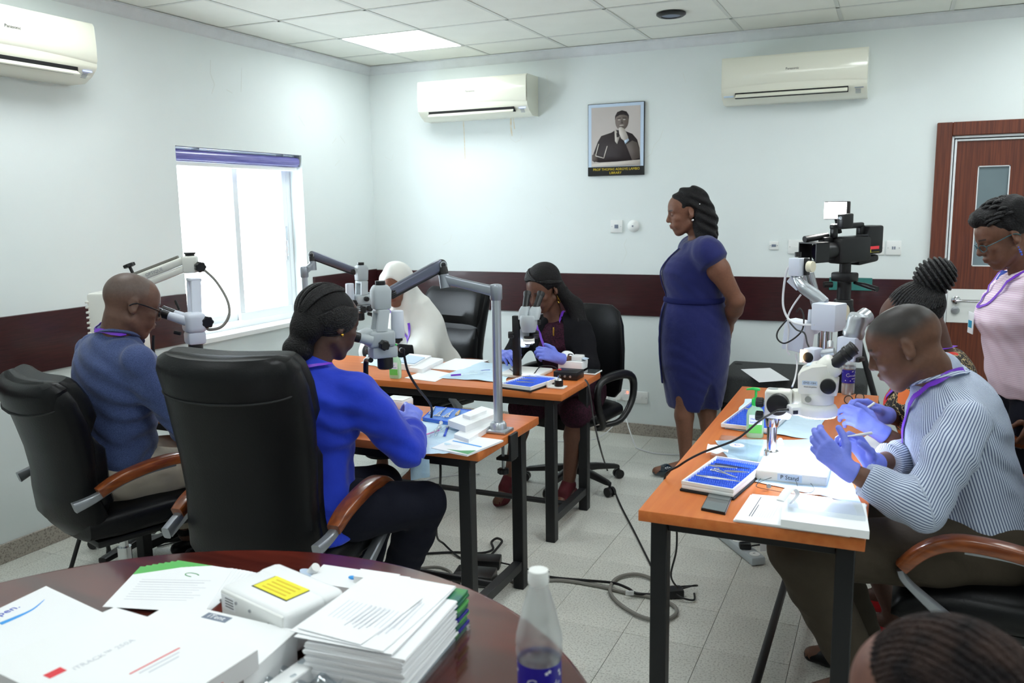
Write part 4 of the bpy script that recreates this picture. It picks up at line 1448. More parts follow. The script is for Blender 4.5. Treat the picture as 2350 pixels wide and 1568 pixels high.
# --- woman in royal blue at the near desk
p = Human('woman in royal blue shirt seated with her back to us, looking into a microscope', (1.90, -3.50), fem=True, w=1.12, skin=srgb(78, 52, 44)[:3],
          H=(1.985, -3.355, 1.245), hf=dirv(70, -20), N=(1.95, -3.42, 1.075), SR=(2.125, -3.41, 1.01), SL=(1.775, -3.39, 1.01), ER=(2.27, -3.33, .795), WR=(2.175, -3.13, .84), EL=(1.68, -3.26, .80), WL=(1.90, -3.05, .83),
          P=(1.90, -3.50, .585), KR=(2.27, -3.215, .56), KL=(2.0, -3.09, .56), AR=(2.05, -3.14, .10), AL=(1.88, -3.10, .10), TR=(2.10, -3.02, .035), TL=(1.92, -2.97, .035))
kwR = dict(d=(-.35, .80, .42), back=(.55, -.1, .8), curl=(.55, .6, .4)); kwL = dict(d=(.55, .8, .1), back=(-.1, -.2, 1), curl=(.6, .6, .4))
p.body(thin=.015)
p.glove('R', kwR); p.glove('L', kwL)
j = p.J; fw = nrm(np.cross(V(0, 0, 1), p.lat))
sh = [p.torso(.020, .03, .03)] + p.yoke(.014) + p.sleeve('R', frac=.80, g=.018, loose=.010) + p.sleeve('L', frac=.86, g=.018, loose=.012) + [cone(j['N'] - V(0, 0, .02), j['N'] + V(0, 0, .022) - fw * .008, .074, .066, .02)]
hem = tubeT(j['P'], j['N'], p.lat, [(-.26, .235, .16, .185, 0), (-.1, .235, .17, .18, 0), (.15, .21, .165, .155, 0), (.35, .18, .15, .13, 0)], .03)
sdf_obj('shirt', [hem] + sh + [keep(j['P'] + V(0, 0, -.085), (0, 0, -1))], 'royal_cotton', p.t, .0085, wrinkle=wrinkles(.0075, 32, 2, (.5, .2, .8)))
collar(p, fw, p.lat, j['N'] + V(0, 0, .03), 'royal_cotton', .07, .02, .02)
sdf_obj('trousers', [p.hip(.012)] + p.legs(.016), 'navy_trousers', p.t, .011, wrinkle=wrinkles(.003, 26, 3))
for q in 'LR':
    p.shoe(q, 'black_leather')
g = p.hl
hp = [ball(g(0, -.030, .040), V(.092, .108, .094), p.R), ball(g(0, -.095, -.03), V(.075, .05, .075), p.R, .03), ball(g(-.012, -.098, -.118), V(.062, .052, .050), p.R, .02), minus(ball(g(0, .115, -.055), V(.088, .085, .105), p.R, .01)), minus(ball(g(.085, .02, -.045), V(.03, .05, .05), p.R, .01))]
sdf_obj('hair', hp, 'hair_black', p.t, .007)
st = []
for a in np.linspace(-1.75, 1.75, 36):
    st.append(V(math.sin(a) * 1.0, math.cos(a) * .9 + .1, .45 - .12 * abs(a)))
paths = arc_paths(g(0, -.030, .040), p.R, (.0955, .1125, .0985), st, (-.05, -.85, -.75), 8, .02)
paths += arc_paths(g(0, -.030, .040), p.R, (.095, .112, .098), [V(math.sin(a), math.cos(a) * .5, 1.6) for a in np.linspace(-2.4, 2.4, 20)], (-.05, -.85, -.75), 7, .02)
paths += [[g(-.012 + .058 * math.cos(a) * math.cos(b), -.098 - .054 * math.sin(b) * .8, -.118 + .052 * math.sin(a) * math.cos(b)) for a in np.linspace(0, 5.6, 9)] for b in np.linspace(-.2, 1.3, 7)]
strands('hair_braids', p.t, paths, .0064, 'hair_dark')
MB().ell(g(.086, .0, -.033), .006).build('earring', 'gold', p.t, world=True)
p.lanyard([j['N'] + V(-.05, -.055, .035), j['N'] + V(.0, -.073, .040), j['N'] + V(.05, -.06, .035), j['N'] + V(.075, -.01, .02)], width=.005)
m = MB(); W, E = j['WR'], j['ER']; dd = nrm(W - E); x, y, z = frame_from(dd)
m.tube([W - dd * .083 + .037 * (x * math.cos(a) + y * math.sin(a)) for a in np.linspace(0, 2 * math.pi, 20, endpoint=False)], .006, 6, closed=True)
m.build('bracelet', 'gold', p.t, world=True)

# --- man in navy dotted shirt at the near desk
hairline5 = lambda x, y, z: np.clip((z - .02 + .55 * np.minimum(y, .06) * (y > 0) * -1 + .35 * np.minimum(0, y + .02) * -1 - .055 * (y > .03)) / .05, 0, 1) * (1 - np.clip((y - .045) / .05, 0, 1) * (z < .10))
p = Human('shaven-headed man in navy dotted shirt and glasses seated at a microscope', (.92, -3.42), w=1.06, skin=srgb(104, 76, 64)[:3],
          H=(1.03, -3.375, 1.285), hf=dirv(62, -20), N=(.980, -3.420, 1.145), SR=(1.150, -3.475, 1.075), SL=(.795, -3.375, 1.085), ER=(1.26, -3.37, .80), WR=(1.17, -3.09, .80), EL=(.80, -3.16, .82), WL=(.98, -3.0, .82),
          P=(.90, -3.43, .575), plat=(.95, -.31, 0), KR=(1.17, -3.09, .56), KL=(.86, -3.02, .56), AR=(.87, -2.95, .12), AL=(.75, -2.92, .12), TR=(.93, -2.82, .04), TL=(.80, -2.78, .04), hs=1.04)
p.body(thin=.015, color=head_color(p.J['H'], p.R, p.hs, p.skin, hair=V(srgb(98, 84, 78)[:3]), hairline=hairline5),
       hands=[('R', dict(d=(-.3, .9, 0), back=(0, 0, 1))), ('L', dict(d=(.3, .9, 0), back=(0, 0, 1)))])
j = p.J; fw = nrm(np.cross(V(0, 0, 1), p.lat))
sdf_obj('shirt', [p.torso(.022, .02)] + p.yoke(.012) + p.sleeve('R', frac=.75, g=.017, loose=.008) + p.sleeve('L', frac=.75, g=.017, loose=.008) + [cone(j['N'] - V(0, 0, .02), j['N'] + V(0, 0, .028) + fw * .01, .078, .070, .02)] + [keep(j['P'] + V(0, 0, -.05), (0, 0, -1))],
        'dot_cotton', p.t, .0085, wrinkle=wrinkles(.0075, 34, 6, (.6, .1, .8)))
collar(p, fw, p.lat, j['N'] + V(0, 0, .045) + fw * .012, 'dot_cotton', .074, .022, .02)
p.lanyard([j['N'] + V(-.06, .02, .055), j['N'] - fw * .072 + V(-.03, 0, .055), j['N'] - fw * .072 + V(.04, 0, .048), j['N'] + p.lat * .085 + V(0, 0, .022)])
sdf_obj('trousers', [p.hip(.010)] + p.legs(.018, .88), 'beige_cotton', p.t, .010, wrinkle=wrinkles(.004, 30, 8))
for q in 'LR':
    p.shoe(q, 'black_leather', w=.046)
p.glasses('black_plastic')

# --- braided woman in black cardigan at the back desk
p = Human('woman with long black braids, black cardigan and maroon dress at a stereo microscope', (2.12, -1.20), fem=True, w=1.03, skin=srgb(98, 66, 52)[:3],
          H=(2.005, -1.355, 1.185), hf=dirv(-106, -26), N=(2.03, -1.255, 1.005), SR=(1.865, -1.225, .945), SL=(2.20, -1.265, .945), EL=(2.29, -1.37, .755), WL=(2.175, -1.545, .825), ER=(1.79, -1.37, .755), WR=(1.84, -1.58, .83),
          P=(2.12, -1.19, .56), KL=(2.29, -1.60, .54), KR=(1.98, -1.60, .54), AL=(2.245, -1.60, .115), AR=(1.90, -1.63, .115), TL=(2.225, -1.735, .035), TR=(1.885, -1.765, .035))
p.body(thin=.012)
kwL = dict(d=(-.80, -.35, .32), back=(.3, -.75, .5), curl=(.6, .7, .5)); kwR = dict(d=(.55, -.6, .2), back=(-.1, -.4, .9), curl=(.5, .6, .4))
p.glove('L', kwL); p.glove('R', kwR)
j = p.J; fw = nrm(np.cross(V(0, 0, 1), p.lat)); g = p.hl
sdf_obj('dress', [p.torso(.010, .01, .02)] + p.legs(.020, 0) + [p.hip(.014), cone(j['HL'], j['KR'], .08, .07, .05), cone(j['HR'], j['KL'], .08, .07, .05), keep(j['N'] + fw * .03, V(0, 0, 1) + .7 * fw, j['N'], .12)], 'check_maroon', p.t, .0095, wrinkle=wrinkles(.002, 26, 9))
cd = [p.torso(.020, .0, .012)] + p.yoke(.014) + p.sleeve('L', frac=.55, g=.016) + p.sleeve('R', frac=.55, g=.016)
mid = j['P'] + (j['N'] - j['P']) * .5
cd += [minus(ball(mid + fw * .20, V(.085, .16, .42), head_frame(fw), .02)), keep(j['N'] + V(0, 0, .045), V(0, 0, 1), j['N'], .1), keep(j['P'] + V(0, 0, .0), (0, 0, -1))]
sdf_obj('cardigan', cd, 'black_knit', p.t, .009, wrinkle=wrinkles(.003, 26, 10))
hp = [ball(g(0, -.028, .052), V(.096, .110, .096), p.R), ball(g(0, -.08, -.03), V(.08, .05, .09), p.R, .03), cone(g(-.06, -.06, -.03), g(-.11, -.09, -.16), .040, .045, .03), cone(g(-.11, -.09, -.16), j['SL'] + V(.0, .0, .01), .05, .05, .03), cone(j['SL'] + V(0, .01, .01), j['SL'] + V(.055, -.04, -.15), .045, .03, .03),
      minus(ball(g(0, .115, -.05), V(.082, .085, .110), p.R, .012)), minus(ball(g(-.088, .02, -.02), V(.03, .04, .045), p.R, .01))]
sdf_obj('hair', hp, 'hair_black', p.t, .007)
st = [V(math.sin(a), math.cos(a) * .85 + .25, .62 - .28 * abs(a)) for a in np.linspace(-1.2, 1.2, 26)]
strands('hair_braids', p.t, arc_paths(g(0, -.028, .052), p.R, (.099, .113, .099), st[:9], (-.9, -.6, -.5), 7) + arc_paths(g(0, -.028, .052), p.R, (.099, .113, .099), st[9:], (.5, -.95, -.3), 7)
        + [[g(-.06 - .01 * k, -.06 - .008 * k, -.03), g(-.11, -.10 + .016 * k, -.15), j['SL'] + V(.0, -.04 + .02 * k, .06 - .004 * k), j['SL'] + V(.05, -.065 + .022 * k, -.10)] for k in range(5)], .0050, 'hair_dark')
m = MB(); m.tube([g(-.084, -.004, -.034), g(-.086, -.004, -.05), g(-.094, -.004, -.078), g(-.086, -.004, -.088), g(-.078, -.004, -.078), g(-.085, -.004, -.05)], .002, 6, smooth=3); m.build('earring', 'gold', p.t, world=True)
c = mid + fw * .14
p.lanyard([j['N'] + p.lat * -.07 + V(0, 0, .02), j['N'] + fw * .09 - p.lat * .05 - V(0, 0, .06), j['P'] + (j['N'] - j['P']) * .60 + fw * .165, j['N'] + fw * .09 + p.lat * .05 - V(0, 0, .06), j['N'] + p.lat * .07 + V(0, 0, .02)])
MB().box(j['N'] + fw * .105 - p.lat * .055 - V(0, 0, .06), (.010, .006, .05), b=.003).build('pendant', 'gold', p.t, world=True)
m = MB(); W, E = j['WL'], j['EL']; dd = nrm(W - E); x, y, z = frame_from(dd)
m.tube([W - dd * .080 + .033 * (x * math.cos(a) + y * math.sin(a)) for a in np.linspace(0, 2 * math.pi, 20, endpoint=False)], .011, 8, closed=True, flat=.5); m.build('wrist_watch', 'watch_steel', p.t, world=True)
for q in 'LR':
    p.shoe(q, 'maroon_suede', heel=.06, name='heeled_shoe')

# --- woman in white veil at the back desk
p = Human('woman in white veil seated looking down at the back desk', (1.13, -1.12), fem=True, w=1.03, skin=srgb(124, 84, 66)[:3],
          H=(1.02, -1.345, 1.185), hf=dirv(-76, -18), N=(1.05, -1.225, 1.005), SR=(.935, -1.205, .915), SL=(1.175, -1.205, .915), EL=(1.21, -1.38, .75), WL=(1.10, -1.53, .81), ER=(.82, -1.36, .75), WR=(.96, -1.52, .81),
          P=(1.12, -1.12, .56), KL=(1.24, -1.54, .54), KR=(1.0, -1.54, .54), AL=(1.24, -1.55, .10), AR=(1.0, -1.55, .10), TL=(1.22, -1.69, .035), TR=(.98, -1.69, .035))
p.body(thin=.012, hands=[('L', dict(d=(-.8, -.5, 0), back=(0, -.3, 1))), ('R', dict(d=(.7, -.6, 0), back=(0, -.3, 1)))])
j = p.J; fw = nrm(np.cross(V(0, 0, 1), p.lat)); g = p.hl
sdf_obj('black_dress', [p.torso(.010)] + p.yoke(.01) + p.sleeve('L', frac=.92, g=.016) + p.sleeve('R', frac=.92, g=.016) + [p.hip(.012)] + p.legs(.03, .9, .03), 'black_knit', p.t, .011)
vl = [ball(g(0, -.020, .040), V(.096, .116, .104), p.R), cone(g(0, -.02, -.02), j['N'] + V(0, .01, .0), .098, .115, .05), 
      cone(j['SL'] + V(-.02, 0, 0), j['EL'] + V(0, .0, .01), .092, .100, .09), cone(j['SR'] + V(.02, 0, 0), j['ER'] + V(.02, 0, .01), .078, .09, .09),
      tubeT(j['P'], j['N'], p.lat, [(.12, .24, .19, .17, 0), (.5, .195, .17, .15, 0), (.85, .145, .13, .12, 0), (1.08, .105, .1, .1, 0)], .08),
      minus(ball(g(0, .12, -.008), V(.064, .092, .104), p.R, .008)), minus(cone(g(0, .12, .06), g(0, .105, .082), .034, .016, .02))]
sdf_obj('veil', vl, 'white_veil', p.t, .0085, wrinkle=wrinkles(.008, 22, 12, (.8, .3, .15)))
c1 = j['P'] + (j['N'] - j['P']) * .62 + fw * .195
p.lanyard([j['N'] + p.lat * .115 + V(0, -.06, .06), j['N'] + p.lat * .06 + fw * .165 - V(0, 0, .03), c1 - p.lat * .03, j['N'] - p.lat * .06 + fw * .15 - V(0, 0, .05)])
b = MB().box(c1 - V(0, .012, .10) - p.lat * .03, (.09, .004, .055), head_frame(fw), b=.001).build('name_badge', 'card_white', p.t, world=True)

# --- man in striped shirt at the right desk
hairline6 = lambda x, y, z: np.clip((z - .012 - .55 * np.clip(y - .0, 0, .1) + .2 * np.minimum(0, y + .03)) / .045, 0, 1) * (1 - np.clip((y - .065 + .2 * (.1 - z)) / .04, 0, 1))
p = Human('man with short grey hair in blue striped shirt seated at the right desk', (4.15, -2.88), w=1.10, skin=srgb(102, 70, 54)[:3],
          H=(3.878, -2.975, 1.205), hf=dirv(176, -27), N=(3.985, -2.935, 1.085), SL=(4.045, -3.125, 1.01), SR=(4.04, -2.76, 1.02), EL=(3.945, -3.245, .775), WL=(3.735, -3.265, .875), ER=(3.96, -2.74, .80), WR=(3.805, -3.09, .850),
          P=(4.16, -2.875, .575), plat=(0, 1, 0), KL=(3.60, -3.20, .58), KR=(3.62, -2.82, .57), AL=(3.80, -3.04, .12), AR=(3.80, -2.80, .10), TL=(3.66, -3.06, .035), TR=(3.63, -2.81, .035), hs=1.05)
p.body(thin=.015, color=head_color(p.J['H'], p.R, p.hs, p.skin, hair=V(srgb(44, 40, 38)[:3]), hairline=hairline6))
kwL = dict(d=(-.72, .02, .62), back=(-.2, -.85, .2), curl=(.5, .7, .5)); kwR = dict(d=(-.62, -.05, .75), back=(.45, .75, .5), curl=(.55, .8, .5))
p.glove('L', kwL); p.glove('R', kwR)
j = p.J; fw = nrm(np.cross(V(0, 0, 1), p.lat))
sdf_obj('shirt', [p.torso(.022, .03)] + p.yoke(.014) + [cone(j['N'] - V(0, 0, .02), j['N'] + V(0, 0, .028) + fw * .012, .082, .074, .02)] + [keep(j['P'] + V(0, 0, -.02), (0, 0, -1))], 'stripe_shirt', p.t, .0085, wrinkle=wrinkles(.006, 34, 14, (.7, .1, .6)), stripe=round_axis(j['P'], j['N'], fw, .17))
for q in 'LR':
    sdf_obj('sleeve', p.sleeve(q, frac=.76, g=.019, loose=.006), 'stripe_shirt', p.t, .0075, wrinkle=wrinkles(.006, 40, 15, (.8, .3, .3)), stripe=lambda P, q=q: np.where((P - j['E' + q]) @ (nrm(j['W' + q] - j['E' + q]) - nrm(j['S' + q] - j['E' + q])) > 0, round_axis(j['E' + q], j['W' + q], V(0, 0, 1), .055)(P), round_axis(j['S' + q], j['E' + q], V(.3, .2, 1), .06)(P)))
collar(p, fw, p.lat, j['N'] + V(0, 0, .045) + fw * .015, 'stripe_collar', .078, .024, .02)
p.lanyard([j['N'] - fw * .06 - p.lat * .05 + V(0, 0, .06), j['N'] - p.lat * .095 + V(0, 0, .045), j['N'] - p.lat * .095 + fw * .08 + V(0, 0, -.02), j['N'] + fw * .155 - p.lat * .04 - V(0, 0, .12), j['P'] + (j['N'] - j['P']) * .52 + fw * .175 - p.lat * .02], width=.010)
MB().box(j['P'] + (j['N'] - j['P']) * .44 + fw * .19 - p.lat * .03, (.07, .004, .10), head_frame(fw) @ rotx(.2), b=.001).build('name_badge', 'card_white', p.t, world=True)
sdf_obj('trousers', [p.hip(.012)] + p.legs(.022, .93, .008), 'olive_cotton', p.t, .010, wrinkle=wrinkles(.004, 26, 16))
for q in 'LR':
    p.shoe(q, 'black_leather', w=.046)
MB().box(j['P'] + V(.0, 0, .02), (.01, .01, .01)).build('belt_buckle', 'chrome', p.t, world=True)

# --- woman in floral dress at the right desk
p = Human('woman in orange floral dress with a high braided bun at the right desk', (4.18, -2.28), fem=True, w=1.05, skin=srgb(84, 56, 46)[:3],
          H=(3.912, -2.42, 1.212), hf=dirv(184, -34), hs=1.06, N=(3.995, -2.40, 1.09), SL=(4.035, -2.575, 1.025), SR=(4.01, -2.23, 1.025), EL=(3.97, -2.71, .765), WL=(3.815, -2.735, .865), ER=(3.98, -2.2, .78), WR=(3.83, -2.52, .875),
          P=(4.09, -2.30, .575), plat=(0, 1, 0), KL=(3.72, -2.52, .56), KR=(3.72, -2.25, .56), AL=(3.90, -2.52, .10), AR=(3.86, -2.30, .10), TL=(3.77, -2.52, .035), TR=(3.73, -2.30, .035))
p.body(thin=.012)
kwL = dict(d=(-.78, -.12, .50), back=(.25, -.7, .55), curl=(.5, .7, .5)); kwR = dict(d=(-.75, -.2, .45), back=(.2, .5, .8), curl=(.5, .8, .5))
p.glove('L', kwL); p.glove('R', kwR)
j = p.J; fw = nrm(np.cross(V(0, 0, 1), p.lat)); g = p.hl
sdf_obj('dress', [p.torso(.014, .04, .07)] + p.yoke(.012) + p.sleeve('L', 'E', .55, .018, .01) + p.sleeve('R', 'E', .55, .018, .01) + [p.hip(.014)] + p.legs(.022, .15) + [cone(j['HL'], j['KR'], .08, .07, .05), cone(j['HR'], j['KL'], .08, .07, .05), keep(j['N'] + V(0, 0, .02), V(0, 0, 1), j['N'], .12)],
        'floral_print', p.t, .009, wrinkle=wrinkles(.003, 26, 18))
hp = [ball(g(0, -.032, .040), V(.088, .104, .088), p.R), ball(g(0, -.135, .100), V(.068, .070, .062), p.R, .02), minus(ball(g(0, .105, -.03), V(.09, .09, .115), p.R, .012))]
sdf_obj('hair', hp, 'hair_black', p.t, .007)
st = [V(math.sin(a), math.cos(a) * .75 + .1, .35 - .42 * abs(a) * .6) for a in np.linspace(-2.6, 2.6, 46)]
paths = arc_paths(g(0, -.032, .040), p.R, (.091, .107, .091), st, (0, -.9, .5), 7)
for k in range(11):
    b = -1.25 + k * .25; rr = math.cos(b)
    paths.append([g(.068 * rr * math.cos(a), -.135 + .070 * math.sin(b) * .95, .100 + .064 * rr * math.sin(a)) for a in np.linspace(0, 5.9, 10)])
strands('hair_braids', p.t, paths, .0056, 'hair_dark')
p.lanyard([j['N'] - fw * .06 + V(0, .02, .045), j['N'] - p.lat * .075 + V(0, 0, .03), j['N'] + fw * .12 - p.lat * .06 - V(0, 0, .06), j['P'] + (j['N'] - j['P']) * .6 + fw * .165])
m = MB(); W, E = j['WL'], j['EL']; dd = nrm(W - E); x, y, z = frame_from(dd, (0, 0, 1))
m.tube([W - dd * .088 + .033 * (x * math.cos(a) + y * math.sin(a)) for a in np.linspace(0, 2 * math.pi, 20, endpoint=False)], .009, 8, closed=True, flat=.5)
wo = m.build('wrist_watch', 'gold', p.t, world=True)
cdir = nrm(V(CAM_LOC) - W); cdir = nrm(cdir - dd * (cdir @ dd)); cc = W - dd * .088 + cdir * .034
MB().cyl(cc, cc + cdir * .010, .019, seg=24, bev=.002).build('watch_face', 'gold', p.t, world=True)
for q in 'LR':
    p.shoe(q, 'red_shoe', open_top=True)

# --- woman in pink shirt standing at the right edge
p = Human('woman standing in pale pink shirt and glasses with a purple lanyard, by the door', (4.42, -1.72), fem=True, w=1.08, skin=srgb(104, 70, 54)[:3],
          H=(4.235, -1.885, 1.505), hf=dirv(196, -26), N=(4.325, -1.84, 1.345), SL=(4.38, -2.015, 1.285), SR=(4.30, -1.68, 1.285), EL=(4.47, -2.03, 1.0), WL=(4.40, -1.93, .78), ER=(4.36, -1.60, 1.0), WR=(4.26, -1.66, .78),
          P=(4.40, -1.76, .89), KL=(4.40, -1.82, .48), KR=(4.41, -1.64, .48), AL=(4.44, -1.80, .085), AR=(4.45, -1.62, .085), TL=(4.29, -1.84, .035), TR=(4.30, -1.66, .035))
p.body(thin=.012, hands=[('L', dict(d=(-.3, 0, -1), back=(.3, -1, 0))), ('R', dict(d=(-.3, 0, -1), back=(.3, 1, 0)))])
j = p.J; fw = nrm(np.cross(V(0, 0, 1), p.lat)); g = p.hl
sdf_obj('shirt', [p.torso(.022, .035, .055), tubeT(j['P'], j['N'], p.lat, [(-.14, .205, .165, .17, 0), (.1, .20, .165, .16, 0), (.4, .17, .15, .13, 0)], .03)] + p.yoke(.014) + p.sleeve('L', frac=.9, g=.018) + p.sleeve('R', frac=.9, g=.018) + [keep(j['N'] + V(0, 0, .03) + fw * .02, V(0, 0, 1) + .8 * fw, j['N'], .12), keep(j['P'] - V(0, 0, .05), (0, 0, -1), j['P'] - V(0, 0, .1), .3)],
        'pink_cotton', p.t, .0085, wrinkle=wrinkles(.007, 30, 20, (.5, .3, .8)))
collar(p, fw, p.lat, j['N'] + V(0, 0, .03), 'pink_cotton', .078, .028, .02, .055)
m = MB().tube([j['N'] + fw * .06 + p.lat * .05 + V(0, 0, .015), j['N'] + fw * .085 + p.lat * .035 + V(0, 0, -.02)], .016, 8, flat=.3); m.build('collar_lining', 'blue_lining', p.t, world=True)
sdf_obj('trousers', [p.hip(.012)] + p.legs(.016, 1.0, .01), 'navy_trousers', p.t, .012)
bp = j['P'] + (j['N'] - j['P']) * .60 + fw * .215 + p.lat * .02
p.lanyard([j['N'] - p.lat * .08 + V(0, 0, .03), j['N'] - p.lat * .03 + fw * .14 - V(0, 0, .10), bp + V(0, 0, .06), j['N'] + p.lat * .05 + fw * .13 - V(0, 0, .06), j['N'] + p.lat * .075 + V(0, 0, .03)], width=.0065)
b = MB().box(bp - V(0, 0, .02), (.062, .004, .09), head_frame(fw), b=.001).build('name_badge', 'card_white', p.t, world=True)
MB().box(bp - V(0, 0, .025) + fw * .0030, (.04, .001, .03), head_frame(fw)).build('badge_print', 'teal_print', p.t, world=True)
hp = [ball(g(0, -.030, .052), V(.084, .100, .086), p.R), ball(g(.01, .03, .105), V(.070, .062, .040), p.R, .03), ball(g(-.02, -.06, .10), V(.065, .06, .05), p.R, .03), minus(ball(g(0, .118, -.04), V(.09, .095, .12), p.R, .012)), minus(ball(g(0, -.02, -.06), V(.12, .06, .06), p.R, .02))]
sdf_obj('hair', hp, 'hair_black', p.t, .0065, wrinkle=wrinkles(.005, 70, 22, (.7, .3, .5)))
paths = []
for k in range(46):
    a = RNG.uniform(-2.6, 2.6); b = RNG.uniform(.25, 1.4); d0 = V(math.sin(a) * math.cos(b), math.cos(a) * math.cos(b), math.sin(b))
    d1 = nrm(d0 + V(-.35, -.35, .1)); paths.append([g(0, -.02, .055) + p.R @ (V(.086, .100, .094) * nrm(d0 * (1 - t) + d1 * t) * (1 + .10 * math.sin(3 * t))) for t in (0, .35, .7, 1)])
strands('hair_twists', p.t, paths, .0065, 'hair_dark')
p.glasses('teal_frame', .018, .0018)
m = MB().ell(g(-.083, -.004, -.045), .003).ell(g(-.083, -.004, -.056), .004).ell(g(-.083, -.004, -.066), .005).ell(g(-.083, -.004, -.077), .004); m.build('earring', 'blue_lining', p.t, world=True)
for q in 'LR':
    p.shoe(q, 'black_leather')

# --- person in the foreground, only the top of a braided head in view
p = Human('person in the near foreground, only the cornrowed top of the head in view', (3.97, -4.80), fem=True, w=1.0, skin=srgb(120, 84, 72)[:3],
          H=(3.91, -4.881, 1.068), hf=dirv(150, -18), N=(3.985, -4.91, .905), SR=(4.07, -4.76, .84), SL=(3.90, -5.06, .84), ER=(4.02, -4.66, .60), WR=(3.80, -4.72, .58), EL=(3.80, -5.06, .60), WL=(3.66, -4.9, .58),
          P=(4.08, -4.96, .50), plat=(.5, .86, 0), KR=(3.70, -4.62, .47), KL=(3.58, -4.80, .47), AR=(3.72, -4.60, .09), AL=(3.62, -4.82, .09), TR=(3.60, -4.53, .035), TL=(3.50, -4.75, .035))
p.body(thin=.012, hands=[('L', dict(d=(-.8, .5, 0), back=(0, 0, 1))), ('R', dict(d=(-.8, .3, 0), back=(0, 0, 1)))], head_step=.005)
j = p.J; g = p.hl
paths = []
for k in range(30):
    x = -1.0 + 2.0 * k / 29
    d0 = nrm(V(x * .95, .75 - .5 * abs(x), .55 - .35 * x * x)); d2 = nrm(V(x * .45 + .25 * math.sin(2.4 * x), -1.0, -.1)); d1 = nrm(V(x * 1.0 + .35 * math.sin(3 * x + .6), -.05, 1.0 - .55 * x * x))
    q = spline([d0, d1, d2], 7)
    paths.append([g(0, -.018, .035) + p.R @ (V(.0775, .0995, .0895) * nrm(e)) for e in q])
strands('hair_braids', p.t, paths, .0058, 'hair_brown', sm=0)
sdf_obj('shirt', [p.torso(.02)] + p.yoke(.014) + p.sleeve('L', frac=.5, g=.018) + p.sleeve('R', frac=.5, g=.018) + [keep(j['P'] + V(0, 0, -.02), (0, 0, -1))], 'black_knit', p.t, .012)
sdf_obj('trousers', [p.hip(.012)] + p.legs(.016), 'navy_trousers', p.t, .014)
for q in 'LR':
    p.shoe(q, 'black_leather')
# ------------------------------------------------------------------ microscopes
mat('scope_grey', srgb(176, 184, 188), 0.45, var=.05, vscale=6)
mat('scope_white', srgb(230, 230, 222), 0.35, coat=.3)
mat('scope_pale', srgb(204, 210, 222), 0.45)
mat('scope_black', srgb(20, 20, 22), 0.38)
mat('arm_alloy', srgb(150, 156, 164), 0.38, metal=.7)
mat('arm_slate', srgb(104, 108, 124), 0.3, metal=.6)
mat('pole_alloy', srgb(188, 194, 200), 0.3, metal=.75)
mat('warm_glow', (1.0, .62, .3, 1), .5, emit=6)
mat('scope_led', (.75, .82, 1.0, 1), .5, emit=90)
mat('lens_coat', srgb(30, 26, 50), 0.05, coat=1)
mat('ink', srgb(30, 34, 44), 0.6)
mat('grey_print', srgb(150, 154, 160), .6)
mat('label_blue', srgb(196, 212, 228), 0.5)
mat('ivory_ring', srgb(228, 222, 196), 0.5)
mat('cable_black', srgb(20, 20, 22), 0.5)
mat('cable_grey', srgb(128, 126, 120), 0.6)
mat('cable_white', srgb(222, 224, 226), 0.5)

def lobes(c, axis, r, L, n=7, dep=.14, seg=42):
    """grip knob with finger lobes"""
    x, y, z = frame_from(axis); c = V(c); rings = []
    for h, k in [(0, .82), (.12, 1), (.88, 1), (1, .8)]:
        rings.append([c + z * L * (h - .5) + (x * math.cos(t) + y * math.sin(t)) * r * k * (1 - dep * .5 * (1 - math.cos(n * t))) for t in np.linspace(0, 2 * math.pi, seg, endpoint=False)])
    return MB().rings(rings)
def ribbed(c, axis, r, L, n=18, seg=72):
    return lobes(c, axis, r, L, n, .08, seg)
def knob(t, c, axis, r, L, kind='lobe', name='knob', material='scope_black'):
    m = lobes(c, axis, r, L) if kind == 'lobe' else ribbed(c, axis, r, L)
    return m.build(name, material, t, world=True)

def bino_head(t, O, yd, s=1.0, tilt=.55, body='scope_grey', eye='scope_black', sep=.031, L=.07):
    """pair of eyepieces leaning from O towards the user (yd), rising by tilt"""
    yd = nrm(V(yd[0], yd[1], 0)); xd = V(yd[1], -yd[0], 0); ax = nrm(yd * math.cos(tilt) + V(0, 0, 1) * math.sin(tilt)); O = V(O)
    for q in (-1, 1):
        a = O + xd * q * sep * s
        e = MB().cyl(a - ax * .02 * s, a + ax * L * s, .021 * s, .0175 * s, seg=24).build('eye_tube', body, t, world=True)
        MB().cyl(a + ax * L * s, a + ax * (L + .034) * s, .0185 * s, .0195 * s, seg=24).lathe([((L + .034) * s, .0195 * s), ((L + .052) * s, .021 * s), ((L + .054) * s, .017 * s), ((L + .046) * s, .013 * s)], a, ax, 24).build('eyepiece', eye, t, world=True)
        MB().cyl(a + ax * (L + .046) * s, a + ax * (L + .047) * s, .0135 * s, seg=20).build('eye_lens', 'lens_coat', t, world=True)

